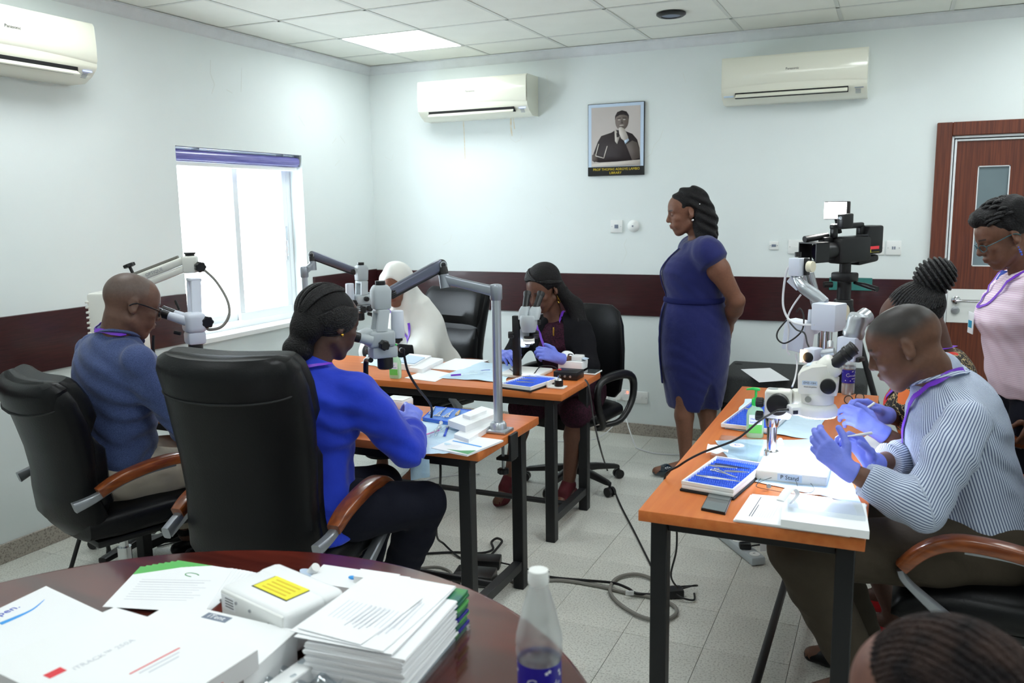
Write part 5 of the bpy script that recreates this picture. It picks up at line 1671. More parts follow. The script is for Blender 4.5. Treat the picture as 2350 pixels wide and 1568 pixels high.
def clamp_scope(label, base, ztop, A, B, mount, body, yd, group):
    """operating microscope on a jointed arm clamped to a desk edge"""
    base = V(base); A = V(A); B = V(B); mount = V(mount); body = V(body)
    t = thing('arm_microscope', label, 'microscope', base, 0, group)
    top = V(base[0], base[1], ztop)
    MB().lathe([(0, .034), (.02, .032), (.028, .026)], base + V(0, 0, .014), seg=28).cyl(base + V(0, 0, .03), top, .0185, seg=28).build('pole', 'pole_alloy', t, world=True)
    MB().lathe([(-.035, .022), (-.03, .0245), (.02, .0245), (.026, .021), (.028, .012)], top + V(0, 0, .012), seg=28).build('pole_collar', 'arm_alloy', t, world=True)
    d1 = nrm(A - top); x, y, z = frame_from(d1)
    MB().rings([sring(top + V(0, 0, .01) + (A - top) * s_, x, y, w, h, 20, 3.5) for s_, w, h in [(0.02, .016, .022), (.25, .014, .020), (.75, .013, .018), (1.0, .016, .02)]]).build('lower_arm', 'arm_alloy', t, world=True)
    MB().cyl(A - V(0, 0, .022), A + (B - A) * .45, .021, .020, seg=24).build('elbow_collar', 'arm_alloy', t, world=True)
    MB().cyl(A + (B - A) * .45, B - V(0, 0, .0), .0215, seg=24).ell(B, (.024, .024, .022)).build('elbow_joint', 'scope_black', t, world=True)
    tip = mount + nrm(B - mount) * .03
    d2 = nrm(tip - B); x, y, z = frame_from(d2)
    MB().rings([sring(B + (tip - B) * s_, x, y, w, h, 20, 4) for s_, w, h in [(-.06, .012, .016), (0, .017, .022), (.15, .018, .023), (.9, .016, .019), (1.0, .012, .014)]]).build('upper_arm', 'arm_slate', t, world=True)
    MB().rings([sring(B + (tip - B) * s_ - y * .022 * (1 if y[2] > 0 else -1), x, y, .012, .006, 12, 4) for s_ in (.05, .5, .97)]).build('arm_cover', 'scope_black', t, world=True)
    MB().cyl(B - x * .021, B + x * .021, .015, seg=20).build('pivot', 'satin_metal', t, world=True)
    yd = nrm(V(yd[0], yd[1], 0)); xd = V(yd[1], -yd[0], 0); F = np.stack([xd, yd, V(0, 0, 1)], 1)
    zz = V(0, 0, 1)
    MB().rings([sring(mount + zz * h, xd, yd, w, w2, 28, 7) for h, w, w2 in [(-.044, .025, .030), (-.040, .027, .033), (.024, .030, .036), (.038, .026, .030), (.046, .021, .023)]]).build('mount_block', 'scope_grey', t, world=True)
    MB().cyl(mount + zz * .044, mount + zz * .062, .019, seg=24, bev=.002).build('mount_cap', 'scope_black', t, world=True)
    knob(t, mount + nrm(B - mount) * .045 - zz * .006, B - mount, .019, .036, 'rib')
    f0 = mount - zz * .045; f1 = body + zz * .03
    MB().box(f0 - zz * .008, (.078, .046, .016), F, b=.005).build('bracket_top', 'scope_grey', t, world=True)
    for q in (-1, 1):
        MB().rings([sring(f0 + (f1 - f0) * s_ + xd * q * .032, xd, yd, .008, .022, 12, 5) for s_ in (.04, .5, 1.0)]).build('bracket_arm', 'scope_grey', t, world=True)
    MB().box(body, (.085, .105, .062), F, b=.012, seg=3).build('housing', 'scope_grey', t, world=True)
    MB().box(body + yd * .05 + zz * .012, (.072, .05, .05), F @ rotx(-.35), b=.01, seg=3).build('binocular_block', 'scope_grey', t, world=True)
    MB().box(body - zz * .052 - yd * .012, (.07, .10, .045), F, b=.008).build('zoom_housing', 'scope_grey', t, world=True)
    MB().lathe([(0, .028), (-.012, .03), (-.045, .03), (-.05, .024)][::-1], body - zz * .070 - yd * .02, seg=28).build('objective', 'scope_black', t, world=True)
    MB().cyl(body - yd * .075 - zz * .005, body - yd * .075 + zz * .10, .026, .024, seg=24, bev=.004).build('lamp_housing', 'scope_pale', t, world=True)
    bino_head(t, body + yd * .060 + zz * .004, yd, 1.0, .30, L=.028)
    for c, ax, r, L, kd in [(body + xd * .056 + zz * .008, xd, .014, .026, 'rib'), (body + xd * .052 - zz * .05 + yd * .02, xd, .017, .03, 'rib'), (body + xd * .058 - zz * .052 - yd * .03, xd, .023, .026, 'lobe'),
                            (body + xd * .05 - yd * .085 - zz * .012, xd, .023, .04, 'lobe'), (body - xd * .055 - zz * .02, -xd, .02, .03, 'lobe'), (body + xd * .03 - yd * .10 - zz * .06, xd, .010, .02, 'rib')]:
        knob(t, c, ax, r, L, kd)
    h0 = body - zz * .085 + yd * .03
    MB().tube([h0 + xd * .02, h0 + xd * .065 - zz * .004, h0 + xd * .085 - zz * .03, h0 + xd * .09 - zz * .085], .0105, 10, smooth=4).build('handle', 'scope_black', t, world=True)
    # desk clamp
    MB().box(base + V(-.005, 0, .007), (.11, .085, .014), b=.005, seg=2).build('clamp_plate', 'satin_metal', t, world=True)
    return t

t = clamp_scope('grey operating microscope on a jointed silver arm clamped beside the woman in blue', (2.420, -2.872, .765), 1.318, (2.230, -2.931, 1.366), (2.210, -2.928, 1.434), (2.067, -3.145, 1.324), (2.069, -3.170, 1.171), (-.62, -.78), 'operating microscopes on clamp arms')
MB().box2((2.480, -2.91, .66), (2.492, -2.84, .765), b=.002, seg=1).box2((2.42, -2.90, .655), (2.49, -2.85, .667), b=.002, seg=1).build('clamp_jaw', 'black_steel', t, world=True)
MB().cyl((2.44, -2.875, .60), (2.44, -2.875, .735), .006, seg=10).build('clamp_screw', 'satin_metal', t, world=True)
knob(t, (2.44, -2.875, .605), (0, 0, 1), .024, .022)
MB().tube([(2.138, -3.114, 1.126), (2.132, -3.077, 1.034), (2.145, -3.029, 0.957), (2.102, -2.848, 0.834), (2.073, -2.821, 0.740)], .005, 8, smooth=6).build('cable', 'cable_black', t, world=True)
t = clamp_scope('grey operating microscope on a jointed silver arm between the window and the white veil', (.735, -1.880, .765), (0.714, -1.893, 1.294)[2], (0.750, -1.815, 1.330), (0.742, -1.807, 1.397), (0.991, -1.681, 1.286), (1.002, -1.703, 1.132), (.45, .9), 'operating microscopes on clamp arms')
MB().box2((.70, -1.93, .765), (.77, -1.83, .772)).build('clamp_foot', 'black_steel', t, world=True)

# white floor-stand microscope of the man in navy
t = thing('floor_microscope', 'white floor-standing microscope with parallel arm beside the window', 'microscope', (.50, -3.00, 0))
b0 = V(.50, -3.0, 0)
MB().box((.50, -2.98, 1.06), (.20, .20, .46), rotz(.45), b=.012, seg=2).build('lamp_tower', 'scope_white', t, world=True)
F = rotz(.45)
for k in range(11):
    MB().box(V(.50, -2.98, 1.25 - k * .024) + F @ V(-.098, -.09, 0), (.016, .03, .010), F, b=.002, seg=1).build('vent_fin', 'scope_white', t, world=True)
MB().box(V(.50, -2.98, 1.13) + F @ V(.0, -.1005, 0), (.05, .004, .13), F).build('lamp_vent', 'warm_glow', t, world=True)
MB().cyl((.50, -2.98, .06), (.50, -2.98, .85), .03, seg=20).build('column', 'pole_alloy', t, world=True)
for a in (.5, 1.9, 3.4, 4.9):
    d = V(math.cos(a), math.sin(a), 0)
    MB().rings([sring(V(.50, -2.98, .06) + d * s_ * .26, V(-d[1], d[0], 0), (0, 0, 1), .03 - .01 * s_, .022 - .008 * s_, 12, 4) for s_ in (.05, .5, 1.0)]).build('base_leg', 'black_plastic', t, world=True)
    c = V(.50, -2.98, .026) + d * .25
    MB().cyl(c + V(-d[1], d[0], 0) * .012, c - V(-d[1], d[0], 0) * .012, .025, seg=14).build('caster', 'black_plastic', t, world=True)
a0, a1 = V((0.818, -3.146, 1.350)), V((1.005, -3.048, 1.427))
for off, w in ((.018, .017), (-.017, .015)):
    d = nrm(a1 - a0); x, y, z = frame_from(d); up = y if y[2] > 0 else -y
    MB().rings([sring(a0 + (a1 - a0) * s_ + up * off, x, up, .022, w, 16, 5) for s_ in (0, .5, 1)]).build('parallel_arm', 'scope_white', t, world=True)
MB().rings([sring(a0 + (a1 - a0) * s_ + up * .041, x, up, .012, .006, 12, 4) for s_ in (.02, .5, .93)]).build('arm_cover', 'cable_grey', t, world=True)
MB().tube([a0 - d * .02 + up * .02, V(.52, -2.98, 1.30), V(.50, -2.98, 1.24)], .03, 14, smooth=3).build('arm_shoulder', 'scope_white', t, world=True)
text('lettering', 'OPTIQUE', .019, 'grey_print', t, wloc(t, a0 + (a1 - a0) * .42 + up * .016 + np.cross(d, up) * .0228 * np.sign((np.cross(d, up)) @ (V(CAM_LOC) - a0))), np.stack([d, up, np.cross(d, up)], 1))
MB().cyl(a0 + up * .03, a0 + up * .075, .007, seg=10).build('knob_stem', 'scope_black', t, world=True)
knob(t, a0 + up * .082, up, .026, .016)
hb = V((1.026, -3.039, 1.427))
MB().box(hb, (.058, .058, .075), rotz(.5), b=.01, seg=3).build('arm_head', 'scope_white', t, world=True)
MB().lathe([(0, .020), (.006, .020), (.012, .026), (.016, .024)], hb + V(0, 0, .036), seg=20).build('head_cap', 'scope_black', t, world=True)
knob(t, (1.080, -3.039, 1.416), (.8, -.5, 0), .024, .036)
s0 = V((1.057, -3.058, 1.366)); s1 = V((1.099, -3.109, 1.217)); xd = nrm(V(.85, -.5, 0)); yd = nrm(V(-.5, -.85, 0))
MB().box(s0 + V(0, 0, -.004), (.085, .045, .014), np.stack([xd, -yd, V(0, 0, 1)], 1), b=.004).build('bracket_top', 'scope_pale', t, world=True)
for q in (-1, 1):
    MB().rings([sring(s0 + (s1 - s0) * k + xd * q * .031, xd, yd, .010, .021, 12, 5) for k in (.03, .5, 1.0)]).build('bracket_arm', 'scope_pale', t, world=True)
bc = V((1.128, -3.146, 1.189)); F2 = np.stack([xd, -yd, V(0, 0, 1)], 1)
MB().box(bc, (.10, .085, .085), F2, b=.02, seg=3).build('housing', 'scope_pale', t, world=True)
MB().box(bc - V(0, 0, .065), (.085, .075, .055), F2, b=.012, seg=2).build('zoom_housing', 'scope_pale', t, world=True)
MB().cyl(bc - V(0, 0, .09), bc - V(0, 0, .13), .03, seg=24, bev=.003).build('objective', 'scope_black', t, world=True)
bino_head(t, bc + yd * .02 + V(0, 0, .01) - xd * .02, nrm(V(-.86, -.42, 0)), 1.0, .34, 'scope_pale')
knob(t, (1.176, -3.124, 1.190), (.85, -.5, 0), .027, .045)
MB().tube([(1.071, -3.180, 1.266), (1.065, -3.179, 1.284), (1.084, -3.178, 1.244)], .005, 8, smooth=4).build('adjust_lever', 'scope_black', t, world=True)
MB().cyl((1.069, -3.201, 1.151), (1.094, -3.190, 1.145), .008, seg=12).build('side_screw', 'scope_black', t, world=True)
MB().tube([(1.091, -3.036, 1.409), (1.145, -3.020, 1.355), (1.210, -3.028, 1.273), (1.233, -3.050, 1.210), (1.214, -3.078, 1.165), (1.184, -3.115, 1.156), (1.174, -3.129, 1.167)], .006, 8, smooth=8).build('light_cable', 'cable_grey', t, world=True)
MB().tube([(0.989, -3.239, 1.140), (0.991, -3.247, 1.085), (1.002, -3.255, 1.012)], .006, 8, smooth=4).build('hanging_cable', 'cable_black', t, world=True)
# slanted leg with two lock collars behind the low chair
g0, g1 = V(.47, -3.20, .30), V(.415, -3.30, .0)
t = thing('tripod_stand', 'black tripod with clip locks on the floor behind the low-backed chair', 'tripod', (.47, -3.16, 0))
for k, (dx, dy) in enumerate([(-.07, -.13), (.13, .04), (-.10, .11)]):
    a, b = V(.47, -3.16, .42), V(.47 + dx, -3.16 + dy, .012)
    l = MB().cyl(a, a + (b - a) * .55, .014, seg=14).cyl(a + (b - a) * .5, b, .010, seg=12).build('leg', 'black_plastic', t, world=True)
    MB().cyl(a + (b - a) * .52, a + (b - a) * .58, .019, seg=12).box(a + (b - a) * .55 + V(.018, 0, 0), (.018, .014, .02), b=.003).build('lock_collar', 'black_plastic', t, world=True)
    MB().cyl(b - V(0, 0, .012), b + V(0, 0, .012), .013, .010, seg=12).build('rubber_foot', 'black_plastic', t, world=True)
MB().cyl((.47, -3.16, .38), (.47, -3.16, .46), .022, seg=16).build('hub', 'black_plastic', t, world=True)

# stereo microscope on a black post at the back desk
bx, by = 2.05, -1.80
t = thing('stereo_microscope', 'grey stereo microscope on a flat black post before the braided woman', 'microscope', (bx, by, DZ_TOP))
MB().box2((bx - .10, by - .07, .766), (bx + .12, by + .17, .786), b=.006).build('base_plate', 'scope_white', t, world=True)
px, py = (2.067, -1.878, 0.951)[:2]
MB().box2((px - .020, py - .016, .786), (px + .020, py + .016, 1.10), b=.004).build('post', 'black_plastic', t, world=True)
c = V(px, py, 0); xd = V(.90, .44, 0); hd = nrm(V(.55, .84, 0))
hz = (2.140, -1.891, 1.069)[2]
cc = V((2.140, -1.891, 1.069))
MB().box(c + xd * .04 + V(0, 0, cc[2] - .085), (.05, .05, .10), rotz(.45), b=.008).build('focus_block', 'scope_grey', t, world=True)
knob(t, c + xd * .085 + V(0, 0, cc[2] - .070), xd, .022, .06, 'rib'); knob(t, c - xd * .03 + V(0, 0, cc[2] - .07), xd, .018, .03, 'rib')
MB().lathe([(-.045, .034), (-.02, .042), (.0, .046), (.028, .046), (.04, .040)], cc + V(0, 0, -.004), seg=32).build('housing', 'scope_grey', t, world=True)
knob(t, cc + xd * .052, xd, .014, .02, 'rib')
MB().lathe([(-.03, .022), (0, .026), (.012, .026)], cc - V(0, 0, .085), seg=24).build('objective', 'scope_black', t, world=True)
MB().lathe([(0, .020), (.006, .030), (.02, .030), (.024, .024)], cc - V(0, 0, .105), seg=28).build('lamp_ring', 'scope_white', t, world=True)
MB().lathe([(0, .017), (.001, .029)], cc - V(0, 0, .106), seg=28).build('lamp_face', 'scope_led', t, world=True)
yd = nrm(V(-.05, .99, 0)); ax_ = V(yd[1], -yd[0], 0)
for q in (-1, 1):
    a = cc + ax_ * q * .028 + V(0, 0, .03) + yd * .01
    MB().rings([sring(a + V(0, 0, h) + yd * h * .5, ax_, yd, r, r, 20, 2.6) for h, r in [(-.015, .026), (0, .029), (.03, .030), (.048, .022)]]).build('prism_case', 'scope_grey', t, world=True)
    ax = nrm(yd * .62 + V(0, 0, .78) + ax_ * q * .10)
    b = a + V(0, 0, .036) + yd * .02
    MB().cyl(b, b + ax * .075, .0165, .0175, seg=20).lathe([(.075, .0175), (.085, .0205), (.10, .0205), (.102, .014)], b, ax, 20).build('eyepiece', 'scope_black', t, world=True)

# cream zoom microscope with boom on the right desk
t = thing('zoom_microscope', 'cream zoom stereo microscope on a P stand before the man in stripes', 'microscope', (3.56, -2.99, DZ_TOP))
MB().box2((3.455, -3.125, .766), (3.675, -2.865, .802), b=.008, seg=3).build('stand_base', 'scope_white', t, world=True)
MB().box2((3.525, -3.1256, .774), (3.60, -3.1246, .797)).build('base_label', 'label_blue', t, world=True)
text('base_lettering', 'P Stand', .019, 'ink', t, wloc(t, (3.5625, -3.1262, .7855)), np.stack([V(1, 0, 0), V(0, 0, 1), V(0, -1, 0)], 1))
kx, ky = 3.482, -2.945
MB().lathe([(0, .024), (.016, .024), (.02, .018)], (kx, ky, .802), seg=24).cyl((kx, ky, .80), (kx, ky, 1.035), .0165, seg=24).build('column', 'chrome', t, world=True)
MB().lathe([(0, .020), (.02, .023), (.03, .023)], (kx, ky, .905), seg=24).build('stop_ring', 'chrome', t, world=True)
MB().box((kx + .018, ky, .985), (.085, .062, .098), b=.010, seg=3).build('focus_block', 'scope_white', t, world=True)
MB().cyl((kx + .022, ky - .030, .992), (kx + .022, ky - .062, .992), .036, seg=36, bev=.004).build('focus_knob', 'scope_black', t, world=True)
MB().cyl((kx + .022, ky + .030, .992), (kx + .022, ky + .062, .992), .036, seg=36, bev=.004).build('focus_knob', 'scope_black', t, world=True)
for z in (.985, .938):
    knob(t, (kx - .042, ky - .004, z), (1, 0, 0), .017, .026, 'rib', 'lock_knob')
MB().box((kx + .105, ky + .045, 1.005), (.10, .05, .052), rotz(.35), b=.010, seg=2).build('boom', 'scope_white', t, world=True)
oc = V((3.627, -2.992, 0.978)); ub = oc + V(0, 0, .02)
MB().lathe([(-.012, .052), (-.008, .062), (.012, .064), (.024, .058), (.03, .046)], oc, seg=44).build('ring_light', 'white_plastic', t, world=True)
MB().lathe([(0, .035), (.001, .058)], oc - V(0, 0, .0125), seg=40).build('ring_lamp', 'scope_led', t, world=True)
MB().box(oc + V(-.062, -.022, .006), (.05, .05, .03), rotz(.5), b=.006).build('light_switch_box', 'white_plastic', t, world=True)
MB().box(oc + V(-.062, -.050, .004), (.016, .004, .012), rotz(.5)).build('rocker_switch', 'scope_black', t, world=True)
MB().lathe([(.028, .044), (.032, .050), (.062, .052), (.066, .050)], oc, seg=40).build('objective_collar', 'scope_white', t, world=True)
prof = [(-.058, .066), (.060, .066), (.062, .11), (.040, .135), (.028, .168), (-.018, .160), (-.052, .142), (-.060, .128)]
m = MB(); n = len(prof); ringsB = []
for hwid, k in ((-.048, .93), (-.040, 1), (.040, 1), (.048, .93)):
    ringsB.append([oc + V(x * k, hwid, .066 + (z - .066) * (k if z > .07 else 1)) for x, z in prof])
m.rings(ringsB).build('zoom_body', 'scope_white', t, world=True)
for q in (-1, 1):
    MB().cyl(oc + V(.034, q * .046, .098), oc + V(.034, q * .066, .098), .024, seg=32, bev=.003).build('zoom_knob', 'scope_black', t, world=True)
MB().cyl(oc + V(-.024, -.050, .052), oc + V(-.024, -.062, .052), .010, seg=20).build('side_screw', 'chrome', t, world=True)
MB().box(oc + V(-.022, -.0485, .103), (.046, .001, .014)).build('model_plate', 'label_blue', t, world=True)
text('model_lettering', 'EMZ-10H', .0095, 'ink', t, wloc(t, oc + V(-.022, -.0492, .103)), np.stack([V(1, 0, 0), V(0, 0, 1), V(0, -1, 0)], 1))
text('origin_lettering', 'MADE IN JAPAN', .0055, 'ink', t, wloc(t, oc + V(-.020, -.0487, .090)), np.stack([V(1, 0, 0), V(0, 0, 1), V(0, -1, 0)], 1))
MB().box(oc + V(-.020, .0, .1575), (.034, .05, .001), roty(-.2)).build('top_plate', 'label_blue', t, world=True)
ax = nrm(V(.72, 0, .69)); hc = oc + V(.022, 0, .140)
MB().rings([sring(hc + ax * h, V(0, 1, 0), np.cross(ax, V(0, 1, 0)), a, b, 32, 2.6) for h, a, b in [(-.035, .040, .034), (-.01, .047, .038), (.028, .047, .038), (.038, .042, .032), (.041, .034, .026)]]).build('binocular_block', 'scope_white', t, world=True)
for q in (-1, 1):
    a = hc + ax * .03 + V(0, q * .028, 0)
    MB().lathe([(0, .017), (.01, .0185), (.045, .019), (.048, .0215), (.060, .0215), (.062, .019), (.076, .0195), (.082, .021), (.084, .015)], a, ax, 28).build('eyepiece', 'scope_black', t, world=True)
MB().tube([oc + V(-.085, -.03, .006), oc + V(-.12, -.05, .004)], .005, 8).build('plug', 'scope_black', t, world=True)
MB().tube([oc + V(-.12, -.05, .004), (3.481, -3.233, 0.993), (3.417, -3.272, 0.937), (3.313, -3.283, 0.885), (3.240, -3.258, 0.830), (3.179, -3.209, 0.761), (3.185, -3.071, 0.579), (3.183, -3.038, 0.455), (3.159, -3.013, 0.342), (3.172, -2.963, 0.274)], .0035, 8, smooth=8).build('cable', 'cable_black', t, world=True)

# old operating microscope with grey boxes before the woman in floral dress
t = thing('operating_microscope', 'pale grey operating microscope with boxes, cables and a thick chrome column', 'microscope', (3.56, -1.42, 0))
cx, cy = (3.537, -1.396, 0.820)[:2]
MB().cyl((cx, cy, .10), (cx, cy, (3.523, -1.354, 1.101)[2]), .034, seg=28).build('column', 'chrome', t, world=True)
MB().box((cx, cy, .06), (.42, .42, .06), b=.02).build('floor_base', 'scope_pale', t, world=True)
for sx in (-1, 1):
    for sy in (-1, 1):
        MB().cyl((cx + sx * .17 - .012, cy + sy * .17, .026), (cx + sx * .17 + .012, cy + sy * .17, .026), .026, seg=14).build('caster', 'black_plastic', t, world=True)
RB = rotz(-.42)
MB().box((3.459, -1.899, 1.066), (.105, .09, .135), RB @ roty(.10), b=.006).build('control_box', 'scope_pale', t, world=True)
MB().box((3.593, -2.064, 1.176), (.108, .10, .115), RB, b=.005).build('lamp_box', 'scope_pale', t, world=True)
MB().lathe([(-.008, .034), (.008, .034)], (3.650, -2.014, 1.189), RB @ V(1, 0, 0), 28).build('tape_ring', 'ivory_ring', t, world=True)
MB().box((3.448, -1.983, 1.378), (.052, .05, .078), RB, b=.004).build('arm_end_box', 'scope_pale', t, world=True)
MB().cyl((3.451, -1.975, 1.421), (3.450, -1.972, 1.441), .014, seg=20).build('arm_end_knob', 'scope_black', t, world=True)
MB().box((3.482, -1.968, 1.379), (.030, .03, .075), RB, b=.004).build('arm_end_clamp', 'black_plastic', t, world=True)
MB().lathe([(-.012, .024), (.012, .024)], (3.505, -1.980, 1.380), RB @ V(1, 0, 0), 24).build('white_roller', 'ivory_ring', t, world=True)
MB().tube([(3.451, -1.989, 1.337), (3.458, -1.989, 1.318), (3.483, -2.005, 1.291), (3.530, -2.011, 1.259), (3.576, -2.029, 1.231)], [.016, .022, .026, .028, .020], 16, smooth=5).build('curved_arm', 'pole_alloy', t, world=True)
MB().box((3.440, -1.977, 1.307), (.062, .012, .036), RB @ roty(.65), b=.003).build('flat_bracket', 'scope_pale', t, world=True)
for u in (0, 14):
    a, b = V((3.474, -1.888, 1.348)) + V(u * .0018, 0, 0), V((3.527, -1.894, 1.176)) + V(u * .0018, 0, 0)
    MB().rings([sring(a + (b - a) * k, RB @ V(1, 0, 0), RB @ V(0, 1, 0), .008, .016, 10, 5) for k in (0, 1)]).build('spring_arm', 'satin_metal', t, world=True)
MB().tube([(3.518, -1.875, 1.179), (3.517, -1.885, 1.125), (3.528, -1.865, 1.084)], .024, 14, smooth=4).build('arm_yoke', 'scope_pale', t, world=True)
MB().box((3.551, -2.273, 1.041), (.052, .07, .062), RB, b=.006).build('lamp_housing', 'scope_pale', t, world=True)
MB().cyl(V((3.553, -2.272, 1.038)) + RB @ V(0, -.036, 0), V((3.553, -2.272, 1.038)) + RB @ V(0, -.044, 0), .021, seg=28, bev=.002).build('fan_grille', 'scope_black', t, world=True)
MB().box(V((3.528, -2.282, 1.043)) + RB @ V(-.006, -.03, 0), (.006, .01, .05), RB).build('lamp_glow', 'warm_glow', t, world=True)
MB().cyl((3.583, -2.257, 1.048), (3.633, -2.266, 1.059), .018, seg=20).build('light_tube', 'pole_alloy', t, world=True)
MB().box((3.690, -2.303, 1.082), (.075, .07, .095), RB, b=.006).build('prism_box', 'scope_pale', t, world=True)
MB().lathe([(0, .040), (.02, .042), (.03, .036), (.075, .040), (.09, .034)], (3.699, -2.291, 1.130), RB @ V(.25, 0, 1), 28).build('angle_tube', 'satin_metal', t, world=True)
MB().cyl((3.705, -2.280, 1.175), (3.746, -2.233, 1.211), .036, .032, seg=28).build('optical_tube', 'satin_metal', t, world=True)
MB().tube([(3.610, -2.183, 1.086), (3.612, -2.208, 1.063)], .012, 10).build('support_rod', 'satin_metal', t, world=True)
MB().box((3.700, -2.305, 1.043), (.085, .05, .018), RB, b=.004).build('slide_bar', 'black_plastic', t, world=True)
MB().tube([(3.435, -1.986, 1.395), (3.408, -1.982, 1.364), (3.395, -1.969, 1.276), (3.397, -1.970, 1.199), (3.427, -1.989, 1.145), (3.483, -2.032, 1.133), (3.541, -2.093, 1.142)], .005, 8, smooth=8).build('white_cable', 'cable_white', t, world=True)
MB().tube([(3.467, -1.952, 1.255), (3.433, -1.955, 1.199), (3.416, -1.959, 1.150), (3.422, -1.956, 1.091), (3.418, -1.970, 1.015), (3.431, -1.970, 0.986)], .004, 8, smooth=8).build('white_cable', 'cable_white', t, world=True)
MB().tube([(3.415, -1.994, 1.145), (3.384, -2.027, 1.100), (3.385, -2.043, 1.067), (3.416, -2.054, 1.051), (3.460, -2.052, 1.078), (3.487, -2.033, 1.115), (3.486, -2.003, 1.168), (3.468, -1.983, 1.197), (3.453, -1.971, 1.180)], .0035, 8, smooth=8).build('black_cable', 'cable_black', t, world=True)
MB().tube([(3.430, -2.011, 1.138), (3.465, -2.065, 1.114), (3.504, -2.137, 1.111), (3.525, -2.222, 1.079), (3.549, -2.293, 1.059)], .0035, 8, smooth=8).build('black_cable', 'cable_black', t, world=True)
MB().tube([(3.453, -1.937, 0.988), (3.461, -1.943, 0.934), (3.465, -2.059, 0.897), (3.460, -2.109, 0.872)], .004, 8, smooth=6).build('hanging_cable', 'cable_white', t, world=True)
# ------------------------------------------------------------------ things on the walls
mat('paper', srgb(244, 246, 248), 0.7)
mat('paper_print', srgb(214, 217, 224), 0.8)
mat('carton', srgb(243, 245, 246), 0.45)
mat('drape_blue', srgb(206, 230, 244), 0.75, var=.06, vscale=14, bump=.3, bscale=40)
mat('silicone_blue', srgb(40, 92, 214), 0.5)
mat('tray_blue', srgb(70, 128, 216), 0.4)
mat('steel', srgb(196, 198, 202), 0.22, metal=1.0)
mat('steel_dark', srgb(60, 74, 120), 0.3, metal=.8)
mat('screen_glass', srgb(76, 84, 86), 0.08, coat=.8)
mat('green_pump', srgb(40, 190, 84), 0.4)
mat('label_green', srgb(112, 204, 92), 0.5)
mat('sage_green', srgb(92, 160, 110), 0.6)
mat('leaf_green', srgb(96, 186, 96), 0.6)
mat('label_indigo', srgb(38, 30, 150), 0.4)
mat('yellow_label', srgb(246, 236, 60), 0.5)
mat('red_ink', srgb(226, 60, 70), 0.6)
mat('blue_ink', srgb(60, 88, 200), 0.6)
mat('grey_ink', srgb(120, 130, 148), 0.6)
mat('sky_ink', srgb(60, 160, 236), 0.5)
mat('pink_ink', srgb(236, 120, 190), 0.5)
mat('teal_board', srgb(52, 124, 118), 0.6, var=.15, vscale=20)
mat('carpet_case', srgb(66, 68, 68), 0.95, var=.3, vscale=160, bump=.4, bscale=220)
mat('dark_case', srgb(22, 22, 24), 0.7)
mat('gel_green', srgb(200, 240, 204), 0.12, trans=.35, ior=1.3, emit=0)
mat('clear_plastic', srgb(236, 242, 246), 0.06, trans=.9, ior=1.2)
mat('water', srgb(226, 236, 246), 0.02, trans=.95, ior=1.33)
clear_mat('film', (.93, .96, .98, 1), .18, .12)
clear_mat('milky_film', (.95, .97, .99, 1), .30, .45)
mat('neon_red', (1, .12, .06, 1), .4, emit=3)
mat('lcd_blue', (.25, .35, 1, 1), .4, emit=2)
mat('video_light', (1, .98, .94, 1), .4, emit=70)
mat('tan_pulp', srgb(190, 182, 172), .8)
mat('photo_dark', srgb(52, 44, 46), .7); mat('photo_mid', srgb(98, 88, 84), .7); mat('photo_light', srgb(206, 198, 190), .7); mat('photo_skin', srgb(122, 110, 104), .7)
mat('photo_back', srgb(196, 188, 184), .6, var=.05, vscale=6); mat('photo_mount', srgb(196, 214, 234), .5); mat('gold_ink', srgb(226, 196, 40), .6)

